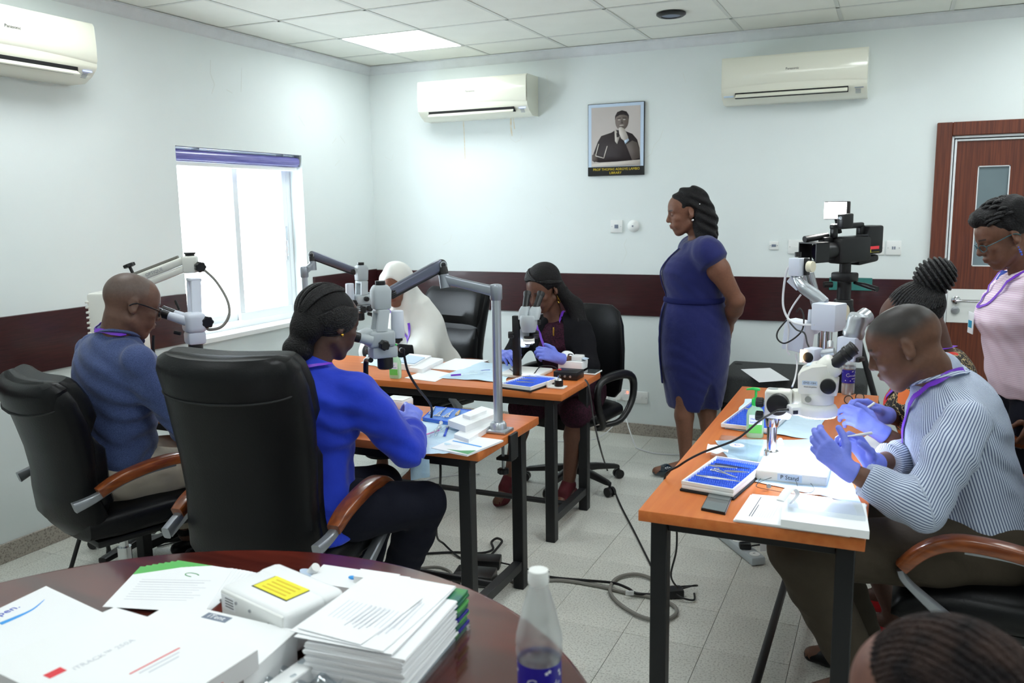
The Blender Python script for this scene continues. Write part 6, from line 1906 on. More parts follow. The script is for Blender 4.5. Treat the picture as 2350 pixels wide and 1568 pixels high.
def air_conditioner(label, loc, rz, w=.88, open_flap=True):
    """wall unit: local x along the wall, -y out of the wall"""
    t = thing('air_conditioner', label, 'air conditioner', loc, rz, 'wall air conditioners')
    pr = [(0, 0), (-.11, .0), (-.165, .030), (-.198, .062), (-.205, .075), (-.205, .255), (-.198, .278), (0, .28)]
    MB().rings([[V(x, y, z) for y, z in pr] for x in (-w / 2, w / 2)]).build('casing', 'ivory_plastic', t)
    fp = [(-.205, .088), (-.214, .10), (-.216, .17), (-.211, .262), (-.204, .272)]
    nseg = 16; m = MB(); vs = []; fs = []
    for i in range(nseg + 1):
        s = i / nseg; x = -w / 2 + .004 + s * (w - .008); sag = .018 * (1 - (2 * s - 1) ** 2)
        for k, (y, z) in enumerate(fp):
            vs.append((x, y, z + (sag if k < 2 else 0)))
    for i in range(nseg):
        for k in range(len(fp) - 1):
            a = i * len(fp) + k; fs.append((a, a + len(fp), a + len(fp) + 1, a + 1))
    m.add(vs, fs).build('front_panel', 'ivory_plastic', t)
    x0, x1 = -w / 2 + .085, w / 2 - .105
    MB().box2((x0, -.197, .028), (x1, -.13, .079)).build('outlet_slot', 'dark_gap', t)
    R = rotx(-.55 if open_flap else -.86)
    MB().box(((x0 + x1) / 2, -.192, .040 if open_flap else .050), (x1 - x0 - .006, .010, .055), R @ rotx(0 if not open_flap else -.35), b=.003).build('flap', 'ivory_plastic', t)
    if open_flap:
        for k in range(9):
            xx = x0 + .04 + k * (x1 - x0 - .08) / 8
            MB().box((xx, -.155, .045), (.004, .03, .03), rotz(.4)).build('louvre', 'white_plastic', t)
    MB().box((w / 2 - .045, -.186, .052), (.05, .002, .012), rotx(-.75)).build('display', 'lcd_blue' if open_flap else 'grey_ink', t)
    if not open_flap:
        MB().box((-w / 2 + .045, -.183, .046), (.062, .003, .024), rotx(-.75)).build('sticker', 'photo_mount', t)
    for k in range(4):
        MB().box((w / 2 - .05, -.178 + k * .006, .040 - k * .0064), (.03, .0015, .0022), rotx(-.75)).build('indicator_mark', 'grey_ink', t)
    text('lettering', 'Panasonic', .020, 'ink', t, (0, -.2165, .185), np.stack([V(1, 0, 0), V(0, -.02, 1), V(0, -1, 0)], 1))
    return t
air_conditioner('ivory wall air conditioner on the left wall at the picture edge, vane open', (0, -3.165, 2.29), math.pi / 2)
air_conditioner('ivory wall air conditioner with open vane above the portrait on its left side', (.992, 0, 2.297), 0)
air_conditioner('ivory wall air conditioner with closed vane between portrait and door', (3.205, 0, 2.285), 0, .86, False)

# portrait
t = thing('portrait', 'framed portrait photograph of a man in dark suit with a caption band', 'picture', (2.02, 0, 1.862))
MB().box2((-.204, -.018, 0), (.204, 0, .495), b=.002, seg=1).build('frame', 'scope_black', t)
MB().box2((-.200, -.0195, .062), (.200, -.018, .491)).build('mount_card', 'photo_mount', t)
MB().box2((-.177, -.0205, .064), (.177, -.0195, .470)).build('photograph', 'photo_back', t)
def flat(name, pts, mt, lvl, parent):
    n = len(pts); y = -.0205 - lvl * .0003
    MB().add([(x, y, z) for x, z in pts] + [(x, y + .0003, z) for x, z in pts], [tuple(range(n))] + [(k, k + n, (k + 1) % n + n, (k + 1) % n) for k in range(n)]).build(name, mt, parent, sharp=0)
def ov(cx, cz, rx, rz_, n=22, a0=0, a1=2 * math.pi):
    return [(cx + rx * math.cos(a), cz + rz_ * math.sin(a)) for a in np.linspace(a0, a1, n, endpoint=False)]
flat('suit_print', [(-.17, .105), (-.16, .16), (-.13, .235), (-.105, .275), (-.03, .295), (.0, .312), (.06, .305), (.12, .28), (.155, .24), (.172, .18), (.176, .12), (.176, .098), (-.12, .094)], 'photo_dark', 1, t)
flat('sleeve_print', [(.075, .21), (.12, .235), (.155, .22), (.172, .17), (.172, .115), (.12, .10)], 'photo_mid', 2, t)
flat('shirt_print', [(-.008, .312), (.002, .315), (.018, .28), (.03, .265), (.012, .215), (-.004, .235)], 'photo_light', 3, t)
flat('tie_print', [(.006, .292), (.022, .292), (.026, .262), (.008, .262)], 'photo_dark', 4, t)
flat('head_print', ov(.045, .37, .048, .062), 'photo_skin', 3, t)
flat('hair_print', [(-.004, .375), (-.004, .405), (.012, .432), (.045, .442), (.078, .432), (.095, .405), (.094, .375), (.086, .402), (.06, .412), (.03, .412), (.004, .40)], 'photo_dark', 5, t)
flat('brow_print', [(.012, .386), (.038, .389), (.038, .393), (.012, .391)], 'photo_dark', 5, t)
flat('brow_print', [(.05, .389), (.078, .387), (.078, .391), (.05, .393)], 'photo_dark', 5, t)
flat('eye_print', ov(.026, .378, .009, .003, 10), 'photo_light', 5, t); flat('eye_print', ov(.063, .378, .009, .003, 10), 'photo_light', 5, t)
flat('nose_print', [(.040, .378), (.047, .378), (.053, .355), (.034, .355)], 'photo_mid', 5, t)
flat('mouth_print', ov(.044, .341, .017, .004, 10), 'photo_light', 5, t)
flat('hand_print', [(.022, .325), (.04, .33), (.062, .318), (.078, .29), (.092, .258), (.086, .242), (.066, .232), (.04, .252), (.026, .285)], 'photo_light', 6, t)
flat('cuff_print', [(.062, .235), (.092, .252), (.098, .238), (.07, .212)], 'photo_mount', 7, t)
flat('hand_print', [(-.172, .145), (-.15, .158), (-.132, .135), (-.13, .105), (-.155, .096), (-.172, .11)], 'photo_mid', 4, t)
for a, b in [((-.145, .14), (-.122, .222)), ((-.085, .122), (-.06, .205)), ((-.145, .14), (-.085, .122))]:
    a, b = V(a[0], a[1]), V(b[0], b[1]); n_ = V(-(b - a)[1], (b - a)[0]); n_ = n_ / np.linalg.norm(n_) * .0035
    flat('spectacles_print', [tuple(a - n_), tuple(a + n_), tuple(b + n_), tuple(b - n_)], 'photo_light', 7, t)
flat('paper_print', [(-.176, .066), (.176, .066), (.176, .104), (.06, .098), (-.10, .09), (-.176, .085)], 'photo_light', 3, t)
MB().box2((-.203, -.0205, .003), (.203, -.0185, .060)).build('caption_band', 'scope_black', t)
text('caption', 'PROF THOMAS ADEOYE LAMBO', .0235, 'gold_ink', t, (.005, -.021, .0435), np.stack([V(1, 0, 0), V(0, 0, 1), V(0, -1, 0)], 1), .0008)
text('caption', 'LIBRARY', .0235, 'gold_ink', t, (0, -.021, .0185), np.stack([V(1, 0, 0), V(0, 0, 1), V(0, -1, 0)], 1), .0008)

def plate(name, label, cat, x0, x1, z0, z1, kind, group='white wall plates'):
    t = thing(name, label, cat, ((x0 + x1) / 2, 0, z0), 0, group)
    w, h = (x1 - x0) / 2, z1 - z0
    MB().box2((-w, -.011, 0), (w, 0, h), b=.003).build('plate', 'white_plastic', t)
    if kind == 'switch':
        MB().box2((-.008, -.016, h * .38), (.008, -.011, h * .62), b=.002).build('rocker', 'white_plastic', t)
    if kind == 'holes':
        for dx in (-.006, .006):
            MB().box2((dx - .004, -.013, h * .4), (dx + .004, -.011, h * .6)).build('insert', 'grey_ink', t)
    if kind in ('switch', 'blank', 'holes', 'cross'):
        for dx in (-.75, .75):
            MB().cyl((dx * w, -.0095, h / 2), (dx * w, -.0122, h / 2), .003, seg=10).build('screw', 'satin_metal', t)
    if kind == 'cross':
        MB().box2((-.014, -.014, h * .35), (.014, -.011, h * .65), b=.002).build('insert', 'grey_ink', t)
    return t
plate('wall_switch', 'white wall plate with grey insert to the left of the round fitting', 'switch', 1.982, 2.069, 1.464, 1.551, 'cross')
t = thing('wall_fitting', 'round white dome fitting on the back wall beside a square plate', 'wall fitting', (2.148, 0, 1.468))
MB().lathe([(0, .043), (.006, .043), (.016, .036), (.022, .02), (.024, .008)], (0, 0, .042), (0, -1, 0), 32).build('dome', 'white_plastic', t)
MB().cyl((0, -.022, .042), (0, -.027, .042), .006, seg=12).build('button', 'grey_ink', t)
plate('wall_socket', 'small broken white socket plate left of the plates behind the video camera', 'socket', 3.075, 3.135, 1.35, 1.405, 'cross')
plate('wall_plate', 'blank white wall plate, leftmost of the row behind the video camera', 'wall plate', 3.195, 3.286, 1.325, 1.415, 'blank')
plate('wall_plate', 'blank white wall plate, second of the row behind the video camera', 'wall plate', 3.335, 3.425, 1.325, 1.412, 'blank')
plate('wall_plate', 'blank white wall plate hidden behind the video camera lens', 'wall plate', 3.475, 3.565, 1.323, 1.41, 'blank')
plate('wall_plate', 'white wall plate half covered by the back of the video camera', 'wall plate', 3.69, 3.775, 1.322, 1.408, 'blank')
plate('wall_switch', 'double white switch, rightmost of the row beside the door', 'switch', 3.785, 3.871, 1.322, 1.41, 'holes')
plate('wall_switch', 'white light switch low on the wall beside the double socket', 'switch', 2.170, 2.266, .237, .324, 'switch')
plate('wall_plate', 'white plate low on the wall at the chair edge, left of the double socket', 'wall plate', 1.885, 1.972, .25, .335, 'blank')
t = thing('double_socket', 'white double wall socket with red neon lights and two plugs', 'socket', (2.078, 0, .245))
MB().box2((-.073, -.011, 0), (.073, 0, .086), b=.003).build('plate', 'white_plastic', t)
for dx in (-.037, .037):
    MB().box2((dx - .006, -.0135, .066), (dx + .006, -.011, .076), b=.001).build('neon', 'neon_red', t)
for k, (dx, pts) in enumerate([(-.037, [(2.041, -.05, .26), (2.042, -.052, .17), (2.035, -.08, .08), (1.95, -.22, .006), (1.80, -.36, .006), (1.62, -.42, .006)]),
                               (.037, [(2.115, -.05, .26), (2.117, -.055, .17), (2.14, -.09, .10), (2.24, -.26, .006), (2.30, -.37, .006), (2.45, -.44, .006), (2.62, -.40, .006)])]):
    t = thing('plug', ['white plug with trailing white cable in the left socket', 'white plug with trailing white cable in the right socket'][k], 'plug', (2.078 + dx, -.011, .262), 0, 'white plugs')
    MB().prism([(-.026, .0), (.026, .0), (.026, .025), (.015, .045), (-.015, .045), (-.026, .025)], 0, .036, np.stack([V(1, 0, 0), V(0, 0, 1), V(0, -1, 0)], 1)).build('plug_body', 'white_plastic', t)
    MB().tube(pts, .0038, 8, smooth=8).build('cable', 'cable_white', t, world=True)
# loudspeaker grille in the ceiling
t = thing('ceiling_speaker', 'small round black-rimmed fitting in the ceiling', 'ceiling fitting', (2.583, -0.770, 2.748))
MB().lathe([(0, .085), (-.008, .085), (-.018, .070), (-.018, .058), (-.006, .052)], (0, 0, 0), (0, 0, 1), 36).build('rim', 'black_plastic', t)
MB().lathe([(-.012, .0), (-.016, .03), (-.012, .056), (0, .056)][::-1], (0, 0, 0), (0, 0, 1), 32).build('grille', 'grey_ink', t)
one('teal_board', MB().box2((3.459, -.026, 1.095), (3.715, -.0185, 1.176), b=.002, seg=1), 'teal_board', 'flat teal board fixed on the maroon rail behind the video camera', 'board')

# ------------------------------------------------------------------ carpeted case, video camera on tripod
t = thing('carpeted_case', 'large dark grey carpeted case on the floor by the back wall', 'case', (3.28, -.30, 0))
MB().box2((-.40, -.26, .0), (.42, .265, .40), b=.02, seg=2).build('case_body', 'dark_case', t)
MB().box2((-.42, -.28, .42), (.44, .275, .598), b=.025, seg=3).build('case_lid', 'carpet_case', t)
MB().box2((-.405, -.268, .398), (.425, .268, .424), b=.004).build('lid_gap', 'dark_gap', t)
MB().ell((-.36, .14, .598), (.028, .018, .004)).build('hand_hole', 'dark_gap', t)
one('paper_sheet', MB().prism([(2.968, -0.356, 0.600)[:2], (3.136, -0.735, 0.600)[:2], (3.296, -0.609, 0.600)[:2], (3.136, -0.249, 0.600)[:2]], .600, .6008), 'paper', 'blank white sheet of paper on the carpeted case', 'paper')

tb = V((3.597, -0.996, 1.249))
t = thing('video_tripod', 'black tripod carrying the video camera', 'tripod', (tb[0], tb[1], 0))
zc = tb[2] - .14
for k, a in enumerate((-2.5, -.4, 1.7)):
    d = V(math.cos(a), math.sin(a), 0); foot = V(tb[0], tb[1], .012) + d * .40; top = V(tb[0], tb[1], zc) + d * .035
    MB().cyl(top, top + (foot - top) * .55, .016, seg=14).cyl(top + (foot - top) * .5, foot, .011, seg=12).build('leg', 'black_plastic', t, world=True)
    MB().cyl(foot - V(0, 0, .012), foot + V(0, 0, .016), .015, .011, seg=12).build('rubber_foot', 'black_plastic', t, world=True)
MB().cyl((tb[0], tb[1], .55), (tb[0], tb[1], zc + .02), .022, seg=18).build('centre_column', 'scope_black', t, world=True)
MB().cyl((tb[0], tb[1], zc - .02), (tb[0], tb[1], zc + .03), .05, seg=24, bev=.006).build('crown', 'black_plastic', t, world=True)
MB().cyl((tb[0], tb[1], zc + .03), (tb[0], tb[1], tb[2] + .01), .036, seg=20).box((tb[0], tb[1], tb[2] + .01), (.12, .08, .05), rotz(-.5), b=.01).build('fluid_head', 'scope_black', t, world=True)
MB().tube([tb + V(.05, .0, -.02), (3.701, -1.064, 1.222), (3.762, -1.117, 1.208)], [.008, .013, .014], 10).build('pan_handle', 'black_plastic', t, world=True)
MB().cyl(tb + V(-.06, -.03, -.03), tb + V(-.10, -.05, -.03), .016, seg=14).build('tilt_knob', 'scope_black', t, world=True)
t = thing('video_camera', 'black shoulder video camera with a lit square lamp on top', 'video camera', (tb[0], tb[1], tb[2] + .03))
c0 = tb + V(0, 0, .155); fwd = nrm(V(-.70, -.71, -.03)); up = V(0, 0, 1); rt = np.cross(fwd, up); CR = np.stack([rt, fwd, up], 1)
def cb(name, c, s, R=np.eye(3), b=.01, mt='black_plastic'):
    return MB().box(c0 + CR @ V(c), s, CR @ R, b=b, seg=2).build(name, mt, t, world=True)
cb('camera_body', (0, -.02, .0), (.115, .22, .14), b=.022)
MB().cyl(tb + V(0, 0, .02), tb + V(0, 0, .11), .03, seg=20).build('quick_plate', 'scope_black', t, world=True)
cb('shoulder_rest', (0, -.12, -.06), (.09, .14, .04), rotx(-.12), .015)
cb('battery_pack', (.0, -.155, .045), (.11, .095, .15), b=.012)
cb('top_handle', (0, -.0, .125), (.035, .21, .03), b=.01)
cb('handle_post', (0, -.095, .10), (.032, .03, .05), b=.006); cb('handle_post', (0, .085, .095), (.032, .03, .06), b=.006)
cb('viewfinder', (-.045, .055, .155), (.05, .07, .075), b=.008)
text('lettering', 'HD', .022, 'satin_metal', t, wloc(t, c0 + CR @ V(-.0715, .055, .17)), np.stack([CR @ V(0, 1, 0) * -1, V(0, 0, 1), CR @ V(-1, 0, 0)], 1)) if False else text('lettering', 'HD', .020, 'satin_metal', t, wloc(t, c0 + CR @ V(-.045, .0905, .17)), np.stack([CR @ V(-1, 0, 0), V(0, 0, 1), CR @ V(0, 1, 0)], 1))
MB().cyl(c0 + CR @ V(0, .08, .0), c0 + CR @ V(0, .19, .0), .046, .05, seg=28).build('lens_barrel', 'scope_black', t, world=True)
m = MB(); L0, L1 = .17, .255
for (x0, x1, z0, z1) in [(-.068, .068, .046, .052), (-.068, .068, -.052, -.046), (-.068, -.062, -.05, .05), (.062, .068, -.05, .05)]:
    m.box(c0 + CR @ V((x0 + x1) / 2, (L0 + L1) / 2, (z0 + z1) / 2), (x1 - x0, L1 - L0, z1 - z0), CR)
m.build('lens_hood', 'black_plastic', t, world=True)
MB().cyl(c0 + CR @ V(0, .185, 0), c0 + CR @ V(0, .192, 0), .04, seg=28).build('front_lens', 'lens_coat', t, world=True)
MB().cyl(c0 + CR @ V(.03, .10, .078), c0 + CR @ V(.03, .25, .068), .017, seg=18).build('microphone', 'scope_black', t, world=True)
cb('microphone_mount', (.02, .12, .058), (.05, .06, .03), b=.006)
MB().box(c0 + CR @ V(-.0535, -.13, -.004), (.002, .09, .032), CR).build('side_sticker', 'yellow_label', t, world=True)
MB().box(c0 + CR @ V(-.0545, -.13, .004), (.002, .085, .016), CR).build('sticker_print', 'red_ink', t, world=True)
lc = V((3.535, -1.016, 1.611)); ld = nrm(V(-.30, -.95, 0)); LR = head_frame(ld)
MB().box(lc - ld * .03, (.125, .05, .095), LR, b=.006).build('lamp_case', 'black_plastic', t, world=True)
MB().box(lc - ld * .003, (.115, .004, .085), LR).build('lamp_panel', 'video_light', t, world=True)
MB().cyl(lc + V(0, 0, -.045) - ld * .03, V((3.561, -0.970, 1.491)), .012, seg=12).ell(V((3.558, -0.986, 1.533)), (.018, .018, .022)).build('lamp_joint', 'scope_black', t, world=True)
# ------------------------------------------------------------------ things on the desks
TZ = DZ_TOP
def quad(pts, z0, z1):
    return MB().prism([tuple(V(q)[:2]) for q in pts], z0, z1)
def ccw(pts):
    a = sum(pts[i][0] * pts[(i + 1) % len(pts)][1] - pts[(i + 1) % len(pts)][0] * pts[i][1] for i in range(len(pts)))
    return pts if a > 0 else pts[::-1]
def flatq(pts, z0, z1):
    return MB().prism(ccw([tuple(V(q)[:2]) for q in pts]), z0, z1)
def drape(name, label, corners, z=TZ + .002, amp=.006, seed=0, n=22, over=None, group='light blue surgical drapes'):
    """thin crumpled sheet between four corners; over = how far the first edge hangs down"""
    c = [V(q)[:2] for q in corners]; r = np.random.default_rng(seed); ph = r.uniform(0, 6, 8)
    def fn(u, v):
        p = c[0] * (1 - u) * (1 - v) + c[1] * u * (1 - v) + c[2] * u * v + c[3] * (1 - u) * v
        h = amp * (.5 + .5 * math.sin(9 * u + 5 * v + ph[0] + 2 * math.sin(7 * v + ph[1]))) * (.5 + .5 * math.sin(11 * v - 6 * u + ph[2]))
        return (p[0] + .004 * math.sin(20 * v + ph[3]), p[1] + .004 * math.sin(22 * u + ph[4]), z + .0012 + h)
    return one(name, MB().sheet(n, n, fn, .0008), 'drape_blue', label, 'drape', group)

def spike_tray(label, corners, h=.03, tools=(), nx=22, ny=12, z=TZ, base=True):
    """white case with a blue silicone finger mat"""
    c = [V(q)[:2] for q in corners]; mid = sum(c) / 4
    ex = ((c[1] - c[0]) + (c[2] - c[3])) / 2; ey = ((c[3] - c[0]) + (c[2] - c[1])) / 2
    w, d = np.linalg.norm(ex), np.linalg.norm(ey); a = math.atan2(ex[1], ex[0])
    t = thing('instrument_tray', label, 'tray', (mid[0], mid[1], z), a, 'blue finger-mat instrument trays')
    if base:
        MB().box2((-w / 2 - .004, -d / 2 - .004, 0), (w / 2 + .004, d / 2 + .004, .008), b=.003).build('lower_lid', 'dark_case', t)
    m = MB(); b = .006
    m.box2((-w / 2, -d / 2, .008), (w / 2, d / 2, h - .012), b=.004)
    m.build('case', 'clear_shell', t) if 'clear_shell' in MATS else m.build('case', 'white_plastic', t)
    for lo, hi in [((-w / 2, -d / 2), (w / 2, -d / 2 + b)), ((-w / 2, d / 2 - b), (w / 2, d / 2)), ((-w / 2, -d / 2 + b), (-w / 2 + b, d / 2 - b)), ((w / 2 - b, -d / 2 + b), (w / 2, d / 2 - b))]:
        MB().box2((lo[0], lo[1], h - .012), (hi[0], hi[1], h), b=.001, seg=1).build('rim', 'white_plastic', t)
    mm = MB(); mm.box2((-w / 2 + b, -d / 2 + b, h - .013), (w / 2 - b, d / 2 - b, h - .0115))
    mat_ = mm.build('finger_mat', 'silicone_blue', t)
    sp = MB()
    for i in range(nx):
        for j in range(ny):
            x = -w / 2 + b + (i + .5) * (w - 2 * b) / nx; y = -d / 2 + b + (j + .5) * (d - 2 * b) / ny; r = .4 * min((w - 2 * b) / nx, (d - 2 * b) / ny)
            sp.add([(x - r, y - r, h - .0115), (x + r, y - r, h - .0115), (x + r, y + r, h - .0115), (x - r, y + r, h - .0115), (x, y, h - .0015)], [(0, 1, 4), (1, 2, 4), (2, 3, 4), (3, 0, 4)])
    s = sp.build('mat_fingers', 'silicone_blue', mat_, sharp=0); s['kind'] = 'stuff'
    return t, w, d, h

def forceps(label, a, b, z, material='steel', w=.006, ring=False, group='small surgical instruments'):
    a = V(a[0], a[1], z); b = V(b[0], b[1], z); d = nrm(b - a); n_ = V(-d[1], d[0], 0); L = np.linalg.norm(b - a)
    m = MB()
    for s in (-1, 1):
        m.tube([a + n_ * s * w * (1.3 if ring else .4), a + d * L * .3 + n_ * s * w, a + d * L * .55 + n_ * s * w * (.1 if ring else .7), a + d * L * .95 + n_ * s * w * .15, b], [.0022, .003, .003, .0018, .001], 6, smooth=4, flat=.6)
        if ring:
            m.tube([a + n_ * s * (w * 1.3) + (d * math.cos(q) + n_ * math.sin(q)) * .008 for q in np.linspace(0, 2 * math.pi, 14, endpoint=False)], .0016, 6, closed=True)
    return one('surgical_instrument', m, material, label, 'instrument', group)

def bottle_water(label, base, s=1.0, level=.6, loc_rot=0.0, group='water bottles with indigo labels'):
    t = thing('water_bottle', label, 'bottle', base, loc_rot, group)
    k = s
    prof = [(0, .030), (.004, .0345), (.02, .0365), (.06, .0365), (.065, .0350), (.07, .0365), (.150, .0365), (.155, .0385), (.165, .0392), (.172, .0372), (.178, .0392), (.19, .0385), (.24, .027), (.275, .0165), (.284, .0140), (.290, .0140)]
    m = MB(); m.lathe([(h * k, r * k) for h, r in prof] , seg=40, cap=False)
    inner = [(h * k + .0008, (r - .0009) * k) for h, r in prof][::-1]
    m.build('bottle_body', 'milky_film', t)
    wl = level * .27
    wp = [(h, r) for h, r in prof if h < wl] ; wr = np.interp(wl, [h for h, r in prof], [r for h, r in prof])
    MB().lathe([((h + .002) * k, (r - .0016) * k) for h, r in wp] + [(wl * k, (wr - .0016) * k)], seg=36).build('water', 'water', t)
    MB().lathe([(.071 * k, .0369 * k), (.149 * k, .0369 * k)], seg=48, cap=False).build('label', 'label_indigo', t)
    MB().lathe([(.280 * k, .0165 * k), (.283 * k, .0172 * k), (.300 * k, .0172 * k), (.304 * k, .0160 * k), (.3045 * k, .010 * k)], seg=36).build('cap', 'white_plastic', t)
    # lettering and stars wrapped on the label
    def wrap(me_obj):
        for v in me_obj.data.vertices:
            a = v.co.x / (.0371 * k); z = v.co.z; rr = (.0372 + .0002) * k + v.co.y * 0
            v.co = Vector((rr * math.sin(a), -rr * math.cos(a), z))
    for txt, x, z, sz in [('C', -.012, .118, .030), ('ascade', .018, .117, .019), ('C', .092, .118, .030), ('ascade', .122, .117, .019)]:
        o = text('label_lettering', txt, sz * k, 'paper', t, (x * k, 0, z * k), np.stack([V(1, 0, 0), V(0, 0, 1), V(0, -1, 0)], 1), .0002); wrap(o)
    r = np.random.default_rng(3)
    for q in range(22):
        x, z = r.uniform(-.11, .11), r.choice([r.uniform(.076, .10), r.uniform(.130, .146)])
        m = MB(); pts = [(x * k + (.0042 if i % 2 == 0 else .0019) * k * math.sin(i * math.pi / 5), 0, z * k + (.0042 if i % 2 == 0 else .0019) * k * math.cos(i * math.pi / 5)) for i in range(10)]
        m.add(pts, [tuple(range(10))]); o = m.build('label_star', 'paper', t, sharp=0); wrap(o)
    return t

def sanitizer(label, base, k=1.0, rz=0.0):
    t = thing('sanitizer_bottle', label, 'bottle', base, rz, 'hand sanitizer bottles')
    def ring(z, w, d):
        return sring((0, 0, z), (1, 0, 0), (0, 1, 0), w, d, 28, 3.2)
    MB().rings([ring(z * k, w * k, d * k) for z, w, d in [(0, .028, .018), (.004, .031, .021), (.03, .0315, .022), (.085, .0315, .022), (.102, .027, .020), (.115, .015, .014), (.122, .0125, .0125)]]).build('bottle_body', 'gel_green', t)
    MB().box2((-.022 * k, -.0232 * k, .028 * k), (.024 * k, -.0222 * k, .088 * k)).build('label_top', 'paper', t)
    MB().box2((-.022 * k, -.0236 * k, .020 * k), (.024 * k, -.0226 * k, .052 * k)).build('label_bottom', 'label_green', t)
    F = np.stack([V(1, 0, 0), V(0, 0, 1), V(0, -1, 0)], 1)
    text('lettering', 'Hand', .011 * k, 'blue_ink', t, (-.005 * k, -.0236 * k, .073 * k), F, .0002)
    text('lettering', 'Sanitizer', .011 * k, 'blue_ink', t, (.0 * k, -.0236 * k, .061 * k), F, .0002)
    MB().cyl((0, 0, .12 * k), (0, 0, .143 * k), .0145 * k, seg=24).lathe([(.143 * k, .0115 * k), (.148 * k, .0105 * k)], seg=20).build('pump_collar', 'green_pump', t)
    MB().cyl((0, 0, .146 * k), (0, 0, .176 * k), .0045 * k, seg=12).rings([sring((x * k, 0, z * k), (0, 1, 0), (.12, 0, 1), w * k, h * k, 12, 3) for x, z, w, h in [(.014, .179, .006, .004), (.004, .180, .0085, .006), (-.012, .182, .006, .005), (-.034, .178, .0035, .003)]]).build('pump_head', 'green_pump', t)
    return t

# ---- right desk
drape('surgical_drape', 'pale blue drape spread under the cream microscope stand', [(3.246, -2.703, 0.766), (3.412, -3.132, 0.766), (3.778, -3.252, 0.766), (3.646, -2.536, 0.766)], seed=2, amp=.003)
drape('surgical_drape', 'pale blue drape at the far left end of the right desk, under a tray', [(3.251, -2.515, 0.766), (3.609, -2.563, 0.766), (3.595, -1.898, 0.766), (3.246, -1.962, 0.766)], seed=3, amp=.004)
t, w, d, h = spike_tray('white instrument tray with blue finger mat nearest to us on the right desk', [(3.287, -3.316, 0.790), (3.454, -3.346, 0.790), (3.442, -3.030, 0.790), (3.279, -3.007, 0.790)], .034)
zt = TZ + .036
forceps('slim steel forceps with blue shank across the near tray', (3.290, -3.251, 0.802), (3.432, -3.265, 0.802), zt)
forceps('small ring-handled steel scissors on the near tray', (3.337, -3.184, 0.802), (3.415, -3.240, 0.802), zt + .004, ring=True)
forceps('dark curved needle holder at the back of the near tray', (3.322, -3.108, 0.802), (3.440, -3.124, 0.802), zt, 'steel_dark')
forceps('steel needle holder with rounded end on the near tray', (3.308, -3.145, 0.802), (3.399, -3.144, 0.802), zt + .004)
forceps('short steel clamp on the right of the near tray', (3.367, -3.182, 0.802), (3.441, -3.167, 0.802), zt + .002)
t = thing('smartphone', 'dark smartphone lying on the right desk beside the near tray', 'phone', (3.381, -3.378, 0.765))
q = [(3.352, -3.467, 0.772), (3.424, -3.481, 0.772), (3.417, -3.318, 0.772), (3.347, -3.324, 0.772)]
flatq([wloc(t, x) for x in q], .0, .008).build('phone_body', 'black_plastic', t)
c = sum(V(x) for x in q) / 4
flatq([wloc(t, c + (V(x) - c) * .95) for x in q], .008, .0085).build('screen', 'screen_glass', t)
MB().tube([wloc(t, c + (V(x) - c) * .99) + V(0, 0, -.001) for x in q], .0012, 6, closed=True).build('phone_rim', 'satin_metal', t)
# paper stack with print
for k, (dx, lab) in enumerate([(0, 'white printed sheets at the near end of the right desk, lowest'), (.006, 'white printed sheet with heading at the near end of the right desk')]):
    t = thing('paper_sheets', lab, 'paper', (3.629, -3.424, 0.765), 0, 'printed sheets on the right desk')
    q = [(3.454, -3.524, 0.768), (3.761, -3.526, 0.768), (3.790, -3.261, 0.768), (3.466, -3.290, 0.768)]
    flatq([wloc(t, V(x) + V(dx, -dx, 0)) for x in q], .0005 + .006 * k, .006 + .005 * k).build('sheets', 'paper', t)
    if k:
        a, b, e = V(q[0]), V(q[3]), V(q[1])
        for r_ in range(10):
            s0 = a + (e - a) * (.10 + .022 * r_) + (b - a) * .16; s1 = s0 + (b - a) * (.62 if r_ > 1 else .75 - .3 * r_)
            m = MB().tube([wloc(t, s0) + V(.006, -.006, .0088), wloc(t, s1) + V(.006, -.006, .0088)], .0011 if r_ < 2 else .0007, 4, flat=.3); m.build('print_line', 'ink' if r_ < 2 else 'paper_print', t)
t = thing('carton_tray', 'long open white carton with clear lid on the printed sheets', 'box', (3.687, -3.425, 0.780))
q = [(3.586, -3.555, 0.790), (3.809, -3.559, 0.790), (3.792, -3.337, 0.790), (3.570, -3.333, 0.790)]
c = sum(V(x) for x in q) / 4
flatq([wloc(t, x) for x in q], .0, .022).build('carton', 'carton', t)
flatq([wloc(t, c + (V(x) - c) * V(.9, .55, 1) + V(0, .02, 0)) for x in q], .022, .036).build('clear_lid', 'film', t)
MB().tube([wloc(t, (3.575, -3.485, 0.830)), wloc(t, (3.596, -3.420, 0.850)), wloc(t, (3.614, -3.411, 0.830)), wloc(t, (3.599, -3.435, 0.810))], [.012, .014, .012, .008], 10, smooth=5, flat=.25).build('curled_flap', 'paper', t)
sanitizer('hand sanitizer with green pump on the right desk', (3.377, -2.592, 0.766), 1.04, .15)
t, w, d, h = spike_tray('white instrument tray with blue finger mat behind the sanitizer', [(3.264, -2.515, 0.785), (3.465, -2.546, 0.785), (3.452, -2.100, 0.785), (3.254, -2.085, 0.785)], .024, nx=20, ny=12, base=False)
forceps('steel forceps lying on the tray behind the sanitizer', (3.280, -2.238, 0.790), (3.353, -2.270, 0.790), TZ + .027)
t = thing('plastic_case', 'clear plastic case with round label behind the near tray', 'case', (3.320, -2.757, 0.766))
q = [(3.280, -2.966, 0.785), (3.440, -2.993, 0.785), (3.423, -2.694, 0.785), (3.267, -2.689, 0.785)]; c = sum(V(x) for x in q) / 4
flatq([wloc(t, x) for x in q], .004, .022).build('case_body', 'film', t)
MB().lathe([(0, .026), (.0008, .026)], wloc(t, V((3.347, -2.818, 0.790)) + V(0, 0, -.001)), seg=28).build('round_label', 'paper', t)
